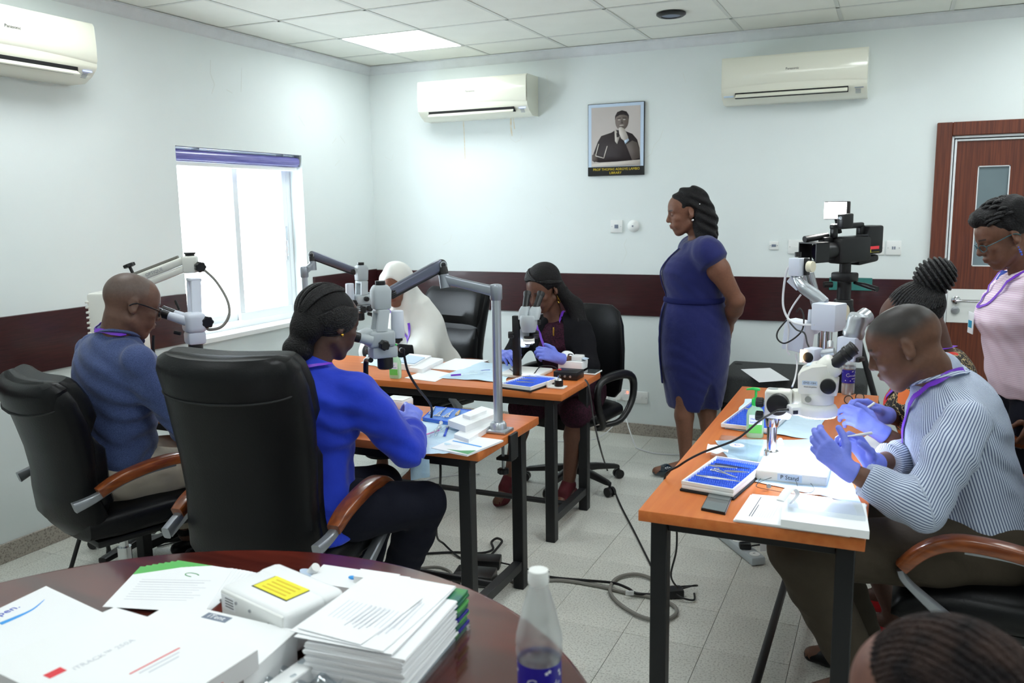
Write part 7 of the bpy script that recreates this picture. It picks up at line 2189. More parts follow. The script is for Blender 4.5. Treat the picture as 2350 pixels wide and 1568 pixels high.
text('label_mark', 'C', .03, 'blue_ink', t, wloc(t, V((3.347, -2.818, 0.790)) + V(0, 0, .001)), rotz(.4), .0003)
m = MB().sheet(8, 6, lambda u, v: V((3.259, -2.932, 0.770)) * (1 - u) + V((3.331, -2.929, 0.780)) * u + V(0, .03 * v, .012 + .03 * (1 - u) * v + .004 * math.sin(9 * u + 4 * v)), .0006)
one('paper_wrapper', m, 'paper', 'crumpled white wrapper standing at the desk edge by the near tray', 'wrapper')
one('conical_nozzle', MB().lathe([(0, .014), (.003, .015), (.005, .012), (.020, .0085), (.024, .005)], (3.480, -2.668, 0.767), seg=20), 'white_plastic', 'small white conical nozzle behind the stand column', 'nozzle')
one('pink_pack', MB().box(V((3.567, -2.807, 0.770)), (.05, .012, .006), rotz(-.2), b=.002), 'pink_ink', 'small pink packet under the gloved hand on the right desk', 'packet')
one('teal_needle_hub', MB().cyl((3.468, -2.765, 0.772), (3.474, -2.750, 0.772), .003, seg=10).cyl((3.438, -2.764, 0.772), (3.468, -2.765, 0.772), .001, seg=6), 'teal_print', 'tiny teal needle beside the stand column', 'needle')
m = MB()
pts = [V((3.471, -3.206, 0.770)), V((3.478, -3.110, 0.770)), V((3.539, -3.056, 0.770)), V((3.608, -3.092, 0.770)), V((3.642, -3.184, 0.770)), V((3.612, -3.247, 0.770)), V((3.529, -3.246, 0.770)), V((3.473, -3.223, 0.770)), V((3.501, -3.134, 0.770)), V((3.562, -3.077, 0.770)), V((3.594, -3.189, 0.770))]
one('fibre_cable', m.tube([q + V(0, 0, .002 + .001 * i) for i, q in enumerate(pts)], .0009, 6, smooth=8), 'cable_black', 'thin black fibre looped on the drape', 'cable')
one('scalpel_handle', MB().rings([sring(V((3.610, -3.251, 0.775)) * (1 - s) + V((3.691, -3.223, 0.775)) * s + V(0, 0, .004), (0, 1, 0), (0, 0, 1), r, .0016, 12, 3) for s, r in [(0, .001), (.3, .003), (.5, .0045), (.95, .0045), (1, .003)]]), 'steel', 'flat steel scalpel handle on the drape', 'scalpel')
m = MB().cyl((3.507, -3.203, 0.775), V((3.507, -3.203, 0.775)) + V(.004, -.008, .004), .007, seg=16); one('fibre_plug', m, 'satin_metal', 'small metal plug on the looped fibre', 'plug')
bottle_water('water bottle standing at the far end of the right desk', (3.666, -1.681, 0.766), .80, .62, .25)
t = thing('loupe_glasses', 'pair of round magnifying glasses beside the water bottle', 'glasses', (3.678, -1.745, 0.766))
for k, (u, v) in enumerate([(1947, 915), (1972, 908)]):
    c = V(((3.679, -1.890, 0.785), (3.723, -1.818, 0.785))[k]); fwv = nrm(V(-.2, -.95, .25)); x, y, z = frame_from(fwv)
    MB().tube([wloc(t, c) + .018 * (x * math.cos(a) + y * math.sin(a)) for a in np.linspace(0, 2 * math.pi, 22, endpoint=False)], .0022, 6, closed=True).build('lens_rim', 'scope_black', t)
    MB().cyl(wloc(t, c) - z * .001, wloc(t, c) + z * .001, .0165, seg=24).build('lens', 'film', t)
MB().tube([wloc(t, (3.689, -1.787, 0.790)), wloc(t, (3.702, -1.763, 0.790))], .002, 6).build('bridge', 'scope_black', t)
one('white_pen', MB().tube([(3.729, -3.152, 0.946), (3.765, -3.114, 0.945), (3.795, -3.078, 0.944)], [.002, .0042, .005], 10, smooth=4), 'white_plastic', 'white pen-shaped probe held by the man in stripes', 'probe')
one('white_pen', MB().tube([(3.741, -2.686, 0.913), (3.768, -2.650, 0.923), (3.793, -2.615, 0.937)], [.002, .0042, .005], 10, smooth=4), 'white_plastic', 'white pen-shaped probe held by the woman in floral dress', 'probe')
one('name_card', flatq([(3.751, -2.496, 0.766), (3.807, -2.630, 0.766), (3.827, -2.530, 0.766), (3.772, -2.421, 0.766)], TZ + .001, TZ + .003), 'paper', 'small white card by the wrist at the edge of the right desk', 'card')

# ---- near desk
drape('surgical_drape', 'light blue drape under the gloved hand of the woman in blue', [(2.266, -3.303, 0.766), (2.393, -3.206, 0.766), (2.290, -2.881, 0.766), (2.008, -2.834, 0.766)], seed=5, amp=.006)
m = MB().sheet(10, 8, lambda u, v: V((2.289, -3.327, 0.772)) * (1 - u) + V((2.368, -3.325, 0.772)) * u + V(0, -.012 - .004 * math.sin(9 * u), .004 - .085 * v * (1 - .25 * u)) , .0008)
one('hanging_drape', m, 'drape_blue', 'corner of light blue drape hanging over the front edge of the near desk', 'drape')
t = thing('instrument_tray', 'shallow bright blue instrument tray with ruler marks on the near desk', 'tray', (2.119, -2.711, 0.766))
q = [(2.053, -2.839, 0.790), (2.291, -2.882, 0.790), (2.265, -2.652, 0.790), (2.004, -2.644, 0.790)]; c = sum(V(x) for x in q) / 4
flatq([wloc(t, x) for x in q], .002, .016).build('tray_body', 'tray_blue', t)
qq = [wloc(t, x) for x in q]
for i in range(4):
    a, b = qq[i], qq[(i + 1) % 4]
    MB().tube([V(a[0], a[1], .016), V(b[0], b[1], .016)], .003, 4).build('tray_rim', 'silicone_blue', t)
for i in range(24):
    s = (i + .5) / 24; a = qq[3] * (1 - s) + qq[2] * s; b = a + (qq[0] - qq[3]) * (.10 if i % 5 == 0 else .05)
    MB().tube([V(a[0], a[1], .0168), V(b[0], b[1], .0168)], .0008, 4).build('ruler_mark', 'blue_ink', t)
zt = .786
for k, (a, b, lab, rg, mt) in enumerate([((2.058, -2.791, 0.785), (2.010, -2.655, 0.785), 'fine steel forceps at the left of the bright blue tray', False, 'steel'), ((2.100, -2.800, 0.785), (2.067, -2.652, 0.785), 'broad steel speculum on the bright blue tray', True, 'steel'),
                                ((2.144, -2.807, 0.785), (2.120, -2.684, 0.785), 'ring-handled steel scissors in the middle of the bright blue tray', True, 'steel'), ((2.179, -2.778, 0.785), (2.149, -2.681, 0.785), 'thin steel hook with yellow end on the bright blue tray', False, 'gold'),
                                ((2.210, -2.783, 0.785), (2.209, -2.667, 0.785), 'pair of steel tweezers at the right of the bright blue tray', False, 'steel')]):
    forceps(lab, a, b, zt + .001 * k, mt, .005, rg)
for k, (q, z0, z1, lab) in enumerate([([(2.309, -3.041, 0.785), (2.397, -3.088, 0.785), (2.377, -2.751, 0.785), (2.273, -2.694, 0.785)], TZ + .001, TZ + .022, 'long white carton at the foot of the silver pole, lower one'),
                                     ([(2.230, -2.943, 0.810), (2.340, -3.004, 0.810), (2.369, -2.734, 0.810), (2.251, -2.678, 0.810)], TZ + .0225, TZ + .048, 'long white carton with raised ridge beside the silver pole, upper one')]):
    t = thing('long_carton', lab, 'box', tuple(V(q[0])[:2]) + (z0,), 0, 'long white cartons on the near desk')
    flatq([wloc(t, x) for x in q], 0, z1 - z0).build('carton', 'carton', t)
    if k:
        c = sum(V(x) for x in q) / 4
        flatq([wloc(t, c + (V(x) - c) * .45) for x in q], z1 - z0, z1 - z0 + .014).build('ridge', 'carton', t)
t = thing('booklet', 'white booklet with green swoosh at the corner of the near desk', 'booklet', (2.398, -3.112, 0.766))
q = [(2.296, -3.197, 0.770), (2.462, -3.229, 0.770), (2.502, -3.003, 0.770), (2.318, -2.993, 0.770)]
flatq([wloc(t, x) for x in q], .0, .007).build('pages', 'paper', t)
a, b, e = [wloc(t, x) for x in (q[0], q[1], q[2])]
d4 = wloc(t, q[3]); up_ = (d4 - a)
MB().add([tuple(V(*p_[:2], .0074)) for p_ in [a + (b - a) * .35 + up_ * .08, b + up_ * .02, b + up_ * .30, a + (b - a) * .7 + up_ * .14]], [(0, 1, 2, 3)]).build('green_swoosh', 'sage_green', t)
MB().add([tuple(V(*p_[:2], .0074)) for p_ in [a + (b - a) * .1 + up_ * .55, a + (b - a) * .95 + up_ * .50, a + (b - a) * .95 + up_ * .56, a + (b - a) * .1 + up_ * .60]], [(0, 1, 2, 3)]).build('blue_band', 'sky_ink', t)
for r_ in range(3):
    s0 = a + (b - a) * (.15) + up_ * (.36 - .06 * r_); MB().tube([V(*s0[:2], .0076), V(*(s0 + (b - a) * .4)[:2], .0076)], .0008, 4, flat=.3).build('print_line', 'paper_print', t)
ang = math.atan2((b - a)[1], (b - a)[0])
text('cover_lettering', 'no open', .014, 'grey_ink', t, V(*(a + (b - a) * .42 + up_ * .42)[:2], .0076), rotz(ang + math.pi), .0002) if False else None
t = thing('white_case', 'white plastic case behind the gloved hand on the near desk', 'box', (1.819, -2.650, 0.766))
MB().box2((-.06, -.045, 0), (.05, .05, .04), b=.008).build('case_body', 'carton', t); MB().box2((-.055, -.04, .04), (.045, .045, .043), b=.001).build('case_lid', 'white_plastic', t)
for k, (a, b, lab) in enumerate([((2.223, -3.083, 0.775), (2.198, -2.952, 0.775), 'clear syringe nearest to the gloved hand on the drape'), ((2.240, -3.062, 0.775), (2.168, -2.889, 0.775), 'clear syringe with white plunger in the middle of the drape'), ((2.229, -2.990, 0.775), (2.217, -2.893, 0.775), 'short clear syringe by the white cartons')]):
    a, b = V(a) + V(0, 0, .008), V(b) + V(0, 0, .008); t = thing('syringe', lab, 'syringe', tuple(a - V(0, 0, .007)), 0, 'syringes on the near desk')
    MB().cyl(wloc(t, a), wloc(t, a + (b - a) * .75), .007, seg=16).build('barrel', 'film', t)
    MB().cyl(wloc(t, a + (b - a) * .5), wloc(t, b), .004, seg=12).cyl(wloc(t, b), wloc(t, b + nrm(b - a) * .003), .008, seg=14).build('plunger', 'white_plastic', t)
    MB().cyl(wloc(t, a), wloc(t, a - nrm(b - a) * .012), .002, .001, seg=8).build('tip', 'white_plastic', t)
one('marker_pen', MB().cyl(V((2.263, -3.033, 0.775)), V((2.205, -2.897, 0.775)), .0045, seg=12), 'blue_ink', 'blue marker lying beside the white cartons', 'pen')
one('pink_stick', MB().cyl(V((2.192, -3.074, 0.775)) + V(0, 0, .004), V((2.212, -2.983, 0.775)) + V(0, 0, .004), .0025, seg=8), 'pink_ink', 'thin pink stick on the drape of the near desk', 'stick')
MB().cyl((2.452, -3.02, .766), (2.452, -3.02, .80), .008, seg=12)

# ---- back desk
drape('surgical_drape', 'light blue drape across the middle of the back desk', [(1.662, -1.999, 0.766), (2.055, -2.001, 0.766), (1.890, -1.519, 0.766), (1.683, -1.519, 0.766)], seed=7, amp=.006)
drape('surgical_drape', 'light blue drape under the veiled woman at the left of the back desk', [(1.033, -1.778, 0.766), (1.323, -1.887, 0.766), (1.133, -1.430, 0.766), (0.832, -1.382, 0.766)], seed=8, amp=.004)
one('paper_sheet', flatq([(1.489, -1.788, 0.766), (1.674, -1.789, 0.766), (1.693, -1.441, 0.766), (1.478, -1.454, 0.766)], TZ + .001, TZ + .004), 'paper', 'white sheets lying flat in the middle of the back desk', 'paper')
one('paper_sheet', flatq([(1.493, -2.060, 0.766), (1.697, -2.095, 0.766), (1.677, -1.867, 0.766), (1.488, -1.801, 0.766)], TZ + .001, TZ + .0022), 'paper', 'crumpled white sheet at the front of the back desk by the sanitizer', 'paper')
for k, (q, z0, z1, lab) in enumerate([([(1.425, -1.902, 0.785), (1.520, -1.922, 0.785), (1.475, -1.598, 0.785), (1.369, -1.574, 0.785)], TZ + .001, TZ + .026, 'flat white carton beside the sanitizer on the back desk'), ([(1.308, -1.861, 0.790), (1.440, -1.870, 0.790), (1.381, -1.569, 0.790), (1.219, -1.546, 0.790)], TZ + .001, TZ + .034, 'white carton behind the flat one on the back desk')]):
    one('white_carton', flatq(q, z0, z1), 'carton', lab, 'box', 'white cartons on the back desk')
one('blue_leaflet', flatq([(1.318, -1.830, 0.810), (1.428, -1.848, 0.810), (1.387, -1.656, 0.810), (1.244, -1.612, 0.810)], TZ + .0345, TZ + .039), 'photo_mount', 'pale blue leaflet on the white carton of the back desk', 'leaflet')
sanitizer('hand sanitizer bottle seen behind the grey microscope on the back desk', (1.448, -2.076, 0.766), 1.0, .1)
t, w, d, h = spike_tray('white instrument tray with blue finger mat at the front of the back desk', [(2.116, -2.120, 0.785), (2.291, -2.154, 0.785), (2.270, -1.880, 0.785), (2.082, -1.850, 0.785)], .026, nx=20, ny=14)
for k, (a, b) in enumerate([((2.145, -2.067, 0.790), (2.235, -2.057, 0.790)), ((2.133, -2.003, 0.790), (2.221, -1.983, 0.790)), ((2.123, -1.935, 0.790), (2.216, -1.926, 0.790))]):
    forceps(['steel forceps in the front row of the back desk tray', 'steel forceps in the middle of the back desk tray', 'steel forceps at the rear of the back desk tray'][k], a, b, TZ + .029)
t = thing('control_box', 'black control box with a red switch at the right of the back desk', 'control box', (2.311, -1.765, 0.766))
MB().box2((-.065, -.055, 0), (.065, .055, .042), b=.003).build('case', 'black_plastic', t)
MB().box2((-.055, -.02, .042), (-.038, -.005, .048), b=.002).build('red_switch', 'red_ink', t)
for x in (-.03, .0, .03):
    MB().cyl((x, -.055, .02), (x, -.062, .02), .006, seg=12).build('jack', 'satin_metal', t)
MB().tube([(-.06, .02, .03), (-.10, .03, .05), (-.16, .0, .05), (-.19, -.05, .012), (-.27, -.07, .025), (-.33, -.02, .03)], .003, 8, smooth=6).build('cable', 'cable_black', t)
t = thing('focus_unit', 'small white holder with black and steel knob beside the control box', 'device', (2.339, -2.010, 0.766))
MB().box2((-.045, -.03, 0), (.045, .03, .008), b=.002).box2((-.045, -.03, .0), (-.037, .03, .032), b=.002).build('holder', 'white_plastic', t)
MB().cyl((.01, 0, .008), (.01, 0, .04), .022, seg=24, bev=.003).build('black_knob', 'scope_black', t)
MB().lathe([(.04, .018), (.048, .012), (.05, .005), (.062, .005)], (.01, 0, 0), seg=20).build('steel_top', 'chrome', t)
t = thing('smartphone', 'smartphone with pale edge at the far right corner of the back desk', 'phone', (2.378, -1.590, 0.766))
MB().box2((-.04, -.06, 0), (.04, .06, .008), b=.003).build('phone_body', 'carton', t); MB().box2((-.037, -.057, .008), (.037, .057, .0088)).build('screen', 'screen_glass', t)
t = thing('roll_carton', 'open white carton with curled paper roll beside the wrist watch', 'box', (2.236, -1.494, 0.766))
MB().box2((-.07, -.05, 0), (.07, .05, .045), b=.003).build('carton', 'carton', t)
MB().tube([(-.045, -.04, .06), (-.04, -.01, .085), (-.02, .02, .08), (-.01, .03, .055)], .022, 14, smooth=4, flat=.35).build('paper_roll', 'paper', t)
MB().box2((.0, -.03, .045), (.06, .03, .075), b=.006).build('inner_pack', 'white_plastic', t); MB().box((.06, .0, .06), (.05, .05, .003), roty(.2)).build('blue_insert', 'photo_mount', t)
t = thing('syringe', 'clear syringe with purple cap on the drape of the back desk', 'syringe', (1.796, -1.908, 0.772))
MB().cyl((-.03, -.03, .008), (.06, .05, .008), .006, seg=12).build('barrel', 'film', t); MB().cyl((-.07, -.066, .008), (-.03, -.03, .008), .005, seg=10).build('cap', 'lanyard', t)
t = thing('syringe', 'clear syringe with blue scale on the drape of the back desk', 'syringe', (1.830, -1.819, 0.772))
MB().cyl((-.05, -.04, .008), (.05, .03, .008), .006, seg=12).build('barrel', 'film', t); MB().cyl((0, -.005, .0145), (.04, .024, .0145), .0015, seg=6).build('scale', 'blue_ink', t)
one('control_box_lead', MB().tube([(2.445, -1.890, 0.790), (2.479, -1.929, 0.760), (2.518, -1.977, 0.619), (2.587, -2.077, 0.498), (2.246, -0.912, 0.020), (2.482, -1.426, 0.006), (2.689, -1.836, 0.006), (2.859, -2.176, 0.006), (2.903, -2.262, 0.006)], .0045, 8, smooth=8), 'cable_black', 'black lead hanging from the back desk down across the floor', 'cable')

# ------------------------------------------------------------------ things on the floor
t = thing('power_strip', 'grey power strip with round sockets under the right desk', 'power strip', (3.203, -1.844, 0.000), math.atan2((3.302, -2.029, 0.030)[1] - (3.118, -1.779, 0.030)[1], (3.302, -2.029, 0.030)[0] - (3.118, -1.779, 0.030)[0]))
MB().box2((-.22, -.035, .003), (.22, .035, .042), b=.008).build('strip_body', 'scope_grey', t)
for k in range(5):
    MB().cyl((-.16 + k * .085, 0, .042), (-.16 + k * .085, 0, .0445), .024, seg=24).build('socket', 'white_plastic', t)
    MB().box2((-.168 + k * .085, -.006, .0445), (-.164 + k * .085, .006, .0450)).build('slot', 'dark_gap', t)
t = thing('plug', 'black plug with white tag in the grey power strip', 'plug', ((3.258, -1.940, 0.050)[0], (3.258, -1.940, 0.050)[1], .045))
MB().box((0, 0, .012), (.055, .04, .03), rotz(.3), b=.008).build('plug_body', 'black_plastic', t)
MB().tube([(.02, .0, .012), (.07, .02, .02), (.13, .06, .01), (.2, .10, -.035)], .004, 8, smooth=6).build('cable', 'cable_black', t)
MB().box((.08, .02, .012), (.03, .004, .045), rotz(.5)).build('tag', 'paper', t)
def cable(label, pts, r, mt='cable_black'):
    return one('floor_cable', MB().tube(pts, r, 8, smooth=8), mt, label, 'cable', 'cables on the floor')
cable('thick grey cable looped on the floor before the right desk', [(2.243, -2.586, 0.008), (2.403, -2.609, 0.008), (2.536, -2.526, 0.008), (2.716, -2.514, 0.008), (2.859, -2.534, 0.008), (2.974, -2.536, 0.010), (3.068, -2.575, 0.010), (3.095, -2.651, 0.012), (3.059, -2.722, 0.012), (2.970, -2.723, 0.012), (2.855, -2.646, 0.012), (2.785, -2.546, 0.014), (2.776, -2.422, 0.014), (2.834, -2.345, 0.012), (2.918, -2.360, 0.012), (3.027, -2.443, 0.012)], .008, 'cable_grey')
cable('black cable running along the floor to the right desk', [(2.332, -2.495, 0.006), (2.496, -2.503, 0.006), (2.642, -2.478, 0.006), (2.775, -2.481, 0.018), (2.853, -2.514, 0.022), (2.901, -2.544, 0.020), (2.968, -2.512, 0.012)], .006)
cable('black cable hanging behind the woman in blue to the floor', [(2.265, -3.077, 0.686), (2.222, -3.006, 0.567), (1.943, -2.558, 0.150), (1.897, -2.402, 0.030), (2.013, -2.465, 0.006), (2.082, -2.464, 0.006)], .005)
cable('coiled black cable beside the adapter under the near desk', [(1.808, -2.503, 0.006), (1.954, -2.421, 0.006), (2.079, -2.387, 0.008), (2.132, -2.351, 0.020), (2.088, -2.270, 0.020), (2.091, -2.214, 0.020), (2.131, -2.240, 0.020), (2.147, -2.345, 0.020), (2.157, -2.414, 0.020), (2.191, -2.430, 0.010)], .006)
cable('grey cable curving under the near desk behind the leg', [(1.892, -2.647, 0.006), (1.969, -2.600, 0.006), (2.055, -2.632, 0.006), (2.089, -2.717, 0.006)], .006, 'cable_grey')
cable('thin white cable on the floor behind the near desk', [(1.300, -1.631, 0.006), (1.287, -1.477, 0.006), (1.392, -1.361, 0.006), (1.529, -1.270, 0.006)], .004, 'cable_white')
cable('short black cable on the floor by the boot of the man in navy', [(0.546, -2.914, 0.006), (0.577, -2.860, 0.006), (0.604, -2.800, 0.006), (0.555, -2.706, 0.006)], .004)
t = thing('power_adapter', 'black power adapter on the floor under the near desk', 'adapter', (2.166, -2.495, 0.000), .3)
MB().box2((-.07, -.045, .002), (.07, .045, .045), b=.006).build('adapter_body', 'black_plastic', t); MB().tube([(.07, 0, .02), (.12, .0, .01), (.2, -.03, .006), (.3, -.05, .006)], .004, 8, smooth=5).build('lead', 'cable_black', t)
t = thing('foot_switch', 'grey and black foot switch on the floor behind the near desk leg', 'foot switch', (2.192, -2.662, 0.000), .2)
MB().box2((-.09, -.06, .0), (.09, .06, .05), b=.006).build('switch_body', 'black_plastic', t); MB().box2((-.05, -.0625, .008), (.05, -.06, .042)).build('face_plate', 'scope_grey', t)
t = thing('cable_adapter', 'black plug adapter tangled with cables at the right desk leg', 'adapter', (3.036, -2.480, 0.000), .5)
MB().box2((-.05, -.03, .002), (.05, .03, .04), b=.008).build('adapter_body', 'black_plastic', t)
MB().tube([(.03, .0, .03), (.09, -.01, .05), (.12, .03, .03), (.06, .05, .02), (.0, .02, .03), (.03, -.05, .02), (.08, -.06, .01), (.10, .0, .01)], .004, 8, smooth=6).build('lead', 'cable_black', t)
one('cable_tag', MB().box(V((2.877, -2.562, 0.012)) + V(0, 0, .012), (.035, .002, .03), rotz(.4) @ rotx(.5)), 'paper', 'small white paper tag on the floor cable', 'tag')

# ------------------------------------------------------------------ things on the round table
RT = .76
bottle_water('near water bottle with white cap on the round table', tuple(V((3.324, -4.649, 0.916))[:2]) + (RT,), 1.0, .52, .35)
def rect(c, ang, w, d):
    c = V(c)[:2]; ex = V(math.cos(ang), math.sin(ang)); ey = V(-ex[1], ex[0])
    return [c + ex * sx * w / 2 + ey * sy * d / 2 for sx, sy in ((-1, -1), (1, -1), (1, 1), (-1, 1))]
# stack of booklets
b0, b1, b2 = V((3.034, -4.348, 0.850)), V((3.058, -4.678, 0.850)), V((2.852, -4.677, 0.850))
ang = math.atan2((b0 - b1)[1], (b0 - b1)[0]); cen = (b0 + b2) / 2
mat('mag_cover', srgb(60, 140, 70), .4, col2=srgb(20, 60, 110), vscale=20)
rb = random.Random(4)
ORD = ['lowest', 'second from below', 'third from below', 'fourth from below', 'fifth from below', 'sixth from below', 'seventh from below', 'sixth from above', 'fifth from above', 'fourth from above', 'third from above', 'second from above', 'topmost']
for k in range(13):
    z0 = RT + .002 + k * .0068; dx, dy, da = rb.uniform(-.004, .004), rb.uniform(-.004, .004), rb.uniform(-.02, .02)
    t = thing('journal', 'white journal with green and blue cover edge, ' + ORD[k] + ' in the stack of journals', 'journal', (cen[0] + dx, cen[1] + dy, z0), ang + da, 'stacked journals on the round table')
    MB().rings([sring((x, 0, .0032), (0, 1, 0), (0, 0, 1), .105, h, 16, 8) for x, h in [(-.149, .0030), (.10, .0030), (.147, .0026)]]).build('pages', 'paper', t)
    MB().box2((.095, -.107, -.0001), (.150, .107, .0064), b=.001, seg=1).build('cover_band', ['mag_cover', 'leaf_green', 'label_indigo', 'mag_cover'][k % 4], t)
    if k < 2:
        MB().box2((-.152, -.112, -.0008), (.158, .112, .0066)).build('shrink_wrap', 'film', t)
for k in range(3):
    t = thing('paper_sheet', ['printed white sheet on top of the journal stack, lowest', 'printed white sheet on top of the journal stack, middle', 'printed white sheet on top of the journal stack, uppermost'][k], 'paper', (cen[0] - .01 * k - .02, cen[1] + .006 * k, RT + .0935 + .0016 * k), ang - .06 * k, 'sheets on the journal stack')
    w2 = .145 - .04 * (k == 2); d2 = .104 - .03 * (k == 2)
    MB().sheet(8, 6, lambda u, v: (-.149 + u * 2 * w2, -d2 + v * 2 * d2, .004 * (2 * u - 1) ** 2 * (.3 + k * .2) + .001), .0008).build('sheet', 'paper', t)
    for r_ in range(14 if k < 2 else 5):
        y = -d2 + .03 + r_ * .011
        MB().box2((-.10 + (.0 if r_ % 3 else .01), y, .0026), (-.10 + (.15 if k < 2 else .09), y + .002, .0030)).build('print_line', 'paper_print', t)
# white console with yellow label
g0, g1, g2, g3 = V((2.573, -4.564, 0.865)), V((2.814, -4.627, 0.865)), V((2.768, -4.468, 0.865)), V((2.564, -4.447, 0.865))
cc = (g0 + g1 + g2 + g3) / 4; ax_ = nrm(g1 - g0); an = math.atan2(ax_[1], ax_[0]); w = (np.linalg.norm(g1 - g0) + np.linalg.norm(g2 - g3)) / 2; dd = (np.linalg.norm(g3 - g0) + np.linalg.norm(g2 - g1)) / 2
t = thing('laser_console', 'white metal console with a yellow warning label on the round table', 'console', (cc[0], cc[1], RT), an)
MB().box2((-w / 2, -dd / 2, .012), (w / 2, dd / 2, .105), b=.014, seg=3).build('housing', 'carton', t)
MB().box2((-w / 2 + .006, -dd / 2 - .002, .016), (w / 2 - .006, -dd / 2 + .01, .100), b=.008).build('rear_panel', 'white_plastic', t)
MB().box2((-w / 2 - .002, dd / 2 - .05, .010), (w / 2 + .002, dd / 2 + .012, .107), b=.015, seg=3).build('front_bezel', 'carton', t)
MB().box2((-.055, -.03, .105), (.065, .035, .1056)).build('label_border', 'ink', t); MB().box2((-.052, -.027, .1056), (.062, .032, .1062)).build('yellow_label', 'yellow_label', t)
for r_ in range(4):
    MB().box2((-.035, -.018 + r_ * .012, .1062), (.045, -.014 + r_ * .012, .1065)).build('label_print', 'gold_ink', t)
F = np.stack([V(1, 0, 0), V(0, 0, 1), V(0, -1, 0)], 1)
text('ce_mark', 'C E', .018, 'ink', t, (w / 2 - .045, -dd / 2 - .0026, .068), F, .0004)
MB().box2((-w / 2 + .012, -dd / 2 - .0028, .062), (-w / 2 + .058, -dd / 2 - .002, .092)).build('rating_plate', 'paper', t)
for r_ in range(4):
    MB().box2((-w / 2 + .026, -dd / 2 - .0032, .067 + r_ * .006), (-w / 2 + .055, -dd / 2 - .0027, .069 + r_ * .006)).build('plate_print', 'ink', t)
for x, z in [(-w / 2 + .010, .075), (-w / 2 + .066, .085), (.0, .082), (.02, .06), (w / 2 - .014, .05)]:
    MB().cyl((x, -dd / 2 - .0015, z), (x, -dd / 2 - .0045, z), .0035, seg=12).build('screw', 'steel', t)
for sx in (-1, 1):
    for sy in (-1, 1):
        MB().cyl((sx * (w / 2 - .02), sy * (dd / 2 - .02), 0), (sx * (w / 2 - .02), sy * (dd / 2 - .02), .013), .01, seg=12).build('foot', 'black_plastic', t)
# syringe carton with suction disc
q = [(2.598, -4.338, 0.785), (2.826, -4.319, 0.785), (2.817, -4.223, 0.785), (2.579, -4.241, 0.785)]
t = thing('injector_carton', 'long white injector tray with blue button behind the console', 'tray', tuple((sum(V(x) for x in q) / 4)[:2]) + (RT,))
flatq([wloc(t, x) for x in q], .001, .025).build('tray_body', 'carton', t)
c = sum(V(x) for x in q) / 4
flatq([wloc(t, c + (V(x) - c) * V(.8, .8, 1) * .55 + (V(q[2]) - V(q[3])) * .22) for x in q], .025, .042).build('grip', 'carton', t)
MB().ell(wloc(t, (V(q[0]) + V(q[3])) / 2 * .55 + (V(q[1]) + V(q[2])) / 2 * .45 + V(0, 0, .002)), (.012, .007, .004)).build('blue_button', 'sky_ink', t)
MB().lathe([(0, .028), (.002, .028)], wloc(t, V((2.573, -4.284, 0.790)) + V(0, 0, -.012)), (.2, .3, 1), 28).build('disc', 'photo_mount', t)
MB().cyl(wloc(t, V((2.573, -4.284, 0.790)) - V(0, 0, .01)), wloc(t, V((2.593, -4.289, 0.800))), .011, seg=18).build('nozzle', 'white_plastic', t)
# fanned sheets with green corner
q = [V((2.228, -4.594, 0.770)), V((2.466, -4.526, 0.770)), V((2.359, -4.316, 0.770)), V((2.131, -4.397, 0.770))]
cc = sum(q) / 4
for k in range(7):
    t = thing('letter_sheet', 'white letter sheet with green corner, ' + ORD[k] + ' of the fan on the round table' if k < 6 else 'white letter sheet with green leaf logo, uppermost of the fan', 'paper', (cc[0], cc[1], RT + .001 + .0012 * k), 0, 'fanned letter sheets')
    R = rotz(.045 * (k - 6)); off = V(.008, .012, 0) * (6 - k) / 2
    pts = [wloc(t, V(*(cc[:2] + (R @ (x - cc) + off)[:2]), 0)) for x in q]
    flatq(pts, 0, .0009).build('sheet', 'paper', t)
    a, b, e = V(*pts[3][:2], 0), V(*pts[2][:2], 0), V(*pts[0][:2], 0)
    MB().add([tuple(p_ + V(0, 0, .0011)) for p_ in [a, a + (b - a) * .45, a + (e - a) * .10 + (b - a) * .25, a + (e - a) * .22]], [(0, 3, 2, 1)]).build('green_corner', 'leaf_green', t)
    if k == 6:
        MB().tube([a + (b - a) * .62 + (e - a) * .20 + V(.02 * math.cos(s), .009 * math.sin(s), .0012) for s in np.linspace(.5, 5, 12)], .0016, 5, flat=.3).build('leaf_logo', 'sage_green', t)
        for r_ in range(9):
            s0 = a + (e - a) * (.34 + .06 * r_) + (b - a) * .14
            MB().tube([s0 + V(0, 0, .0012), s0 + (b - a) * (.72 - .05 * (r_ % 3)) + V(0, 0, .0012)], .0009 if r_ != 1 else .0016, 4, flat=.3).build('print_line', 'paper_print', t)
# white folder
q = [V((2.009, -4.568, 0.775)), V((2.435, -4.649, 0.775)), V((2.476, -4.922, 0.775)), V((2.023, -4.875, 0.775))]
cc = sum(q) / 4
t = thing('folder', 'white folder with blue swoosh at the left of the round table', 'folder', (cc[0], cc[1], RT + .001))
flatq([wloc(t, x) for x in q], 0, .008).build('cover', 'paper', t)
m = MB(); pp = spline([V((2.088, -4.740, 0.770)), V((2.092, -4.702, 0.770)), V((2.091, -4.664, 0.770)), V((2.072, -4.620, 0.770))], 6)
m.tube([wloc(t, V(x[0], x[1], 0)) * V(1, 1, 0) + V(0, 0, .0084) for x in pp], [.008, .006, .003, .0006], 6, flat=.1).build('blue_swoosh', 'sky_ink', t)
dn = nrm(V((2.042, -4.666, 0.770)) - V((2.041, -4.707, 0.770))); a_ = math.atan2(dn[1], dn[0])
text('lettering', 'pen.', .030, 'blue_ink', t, wloc(t, V((2.046, -4.692, 0.770))) * V(1, 1, 0) + V(0, 0, .0086), rotz(a_), .0003)
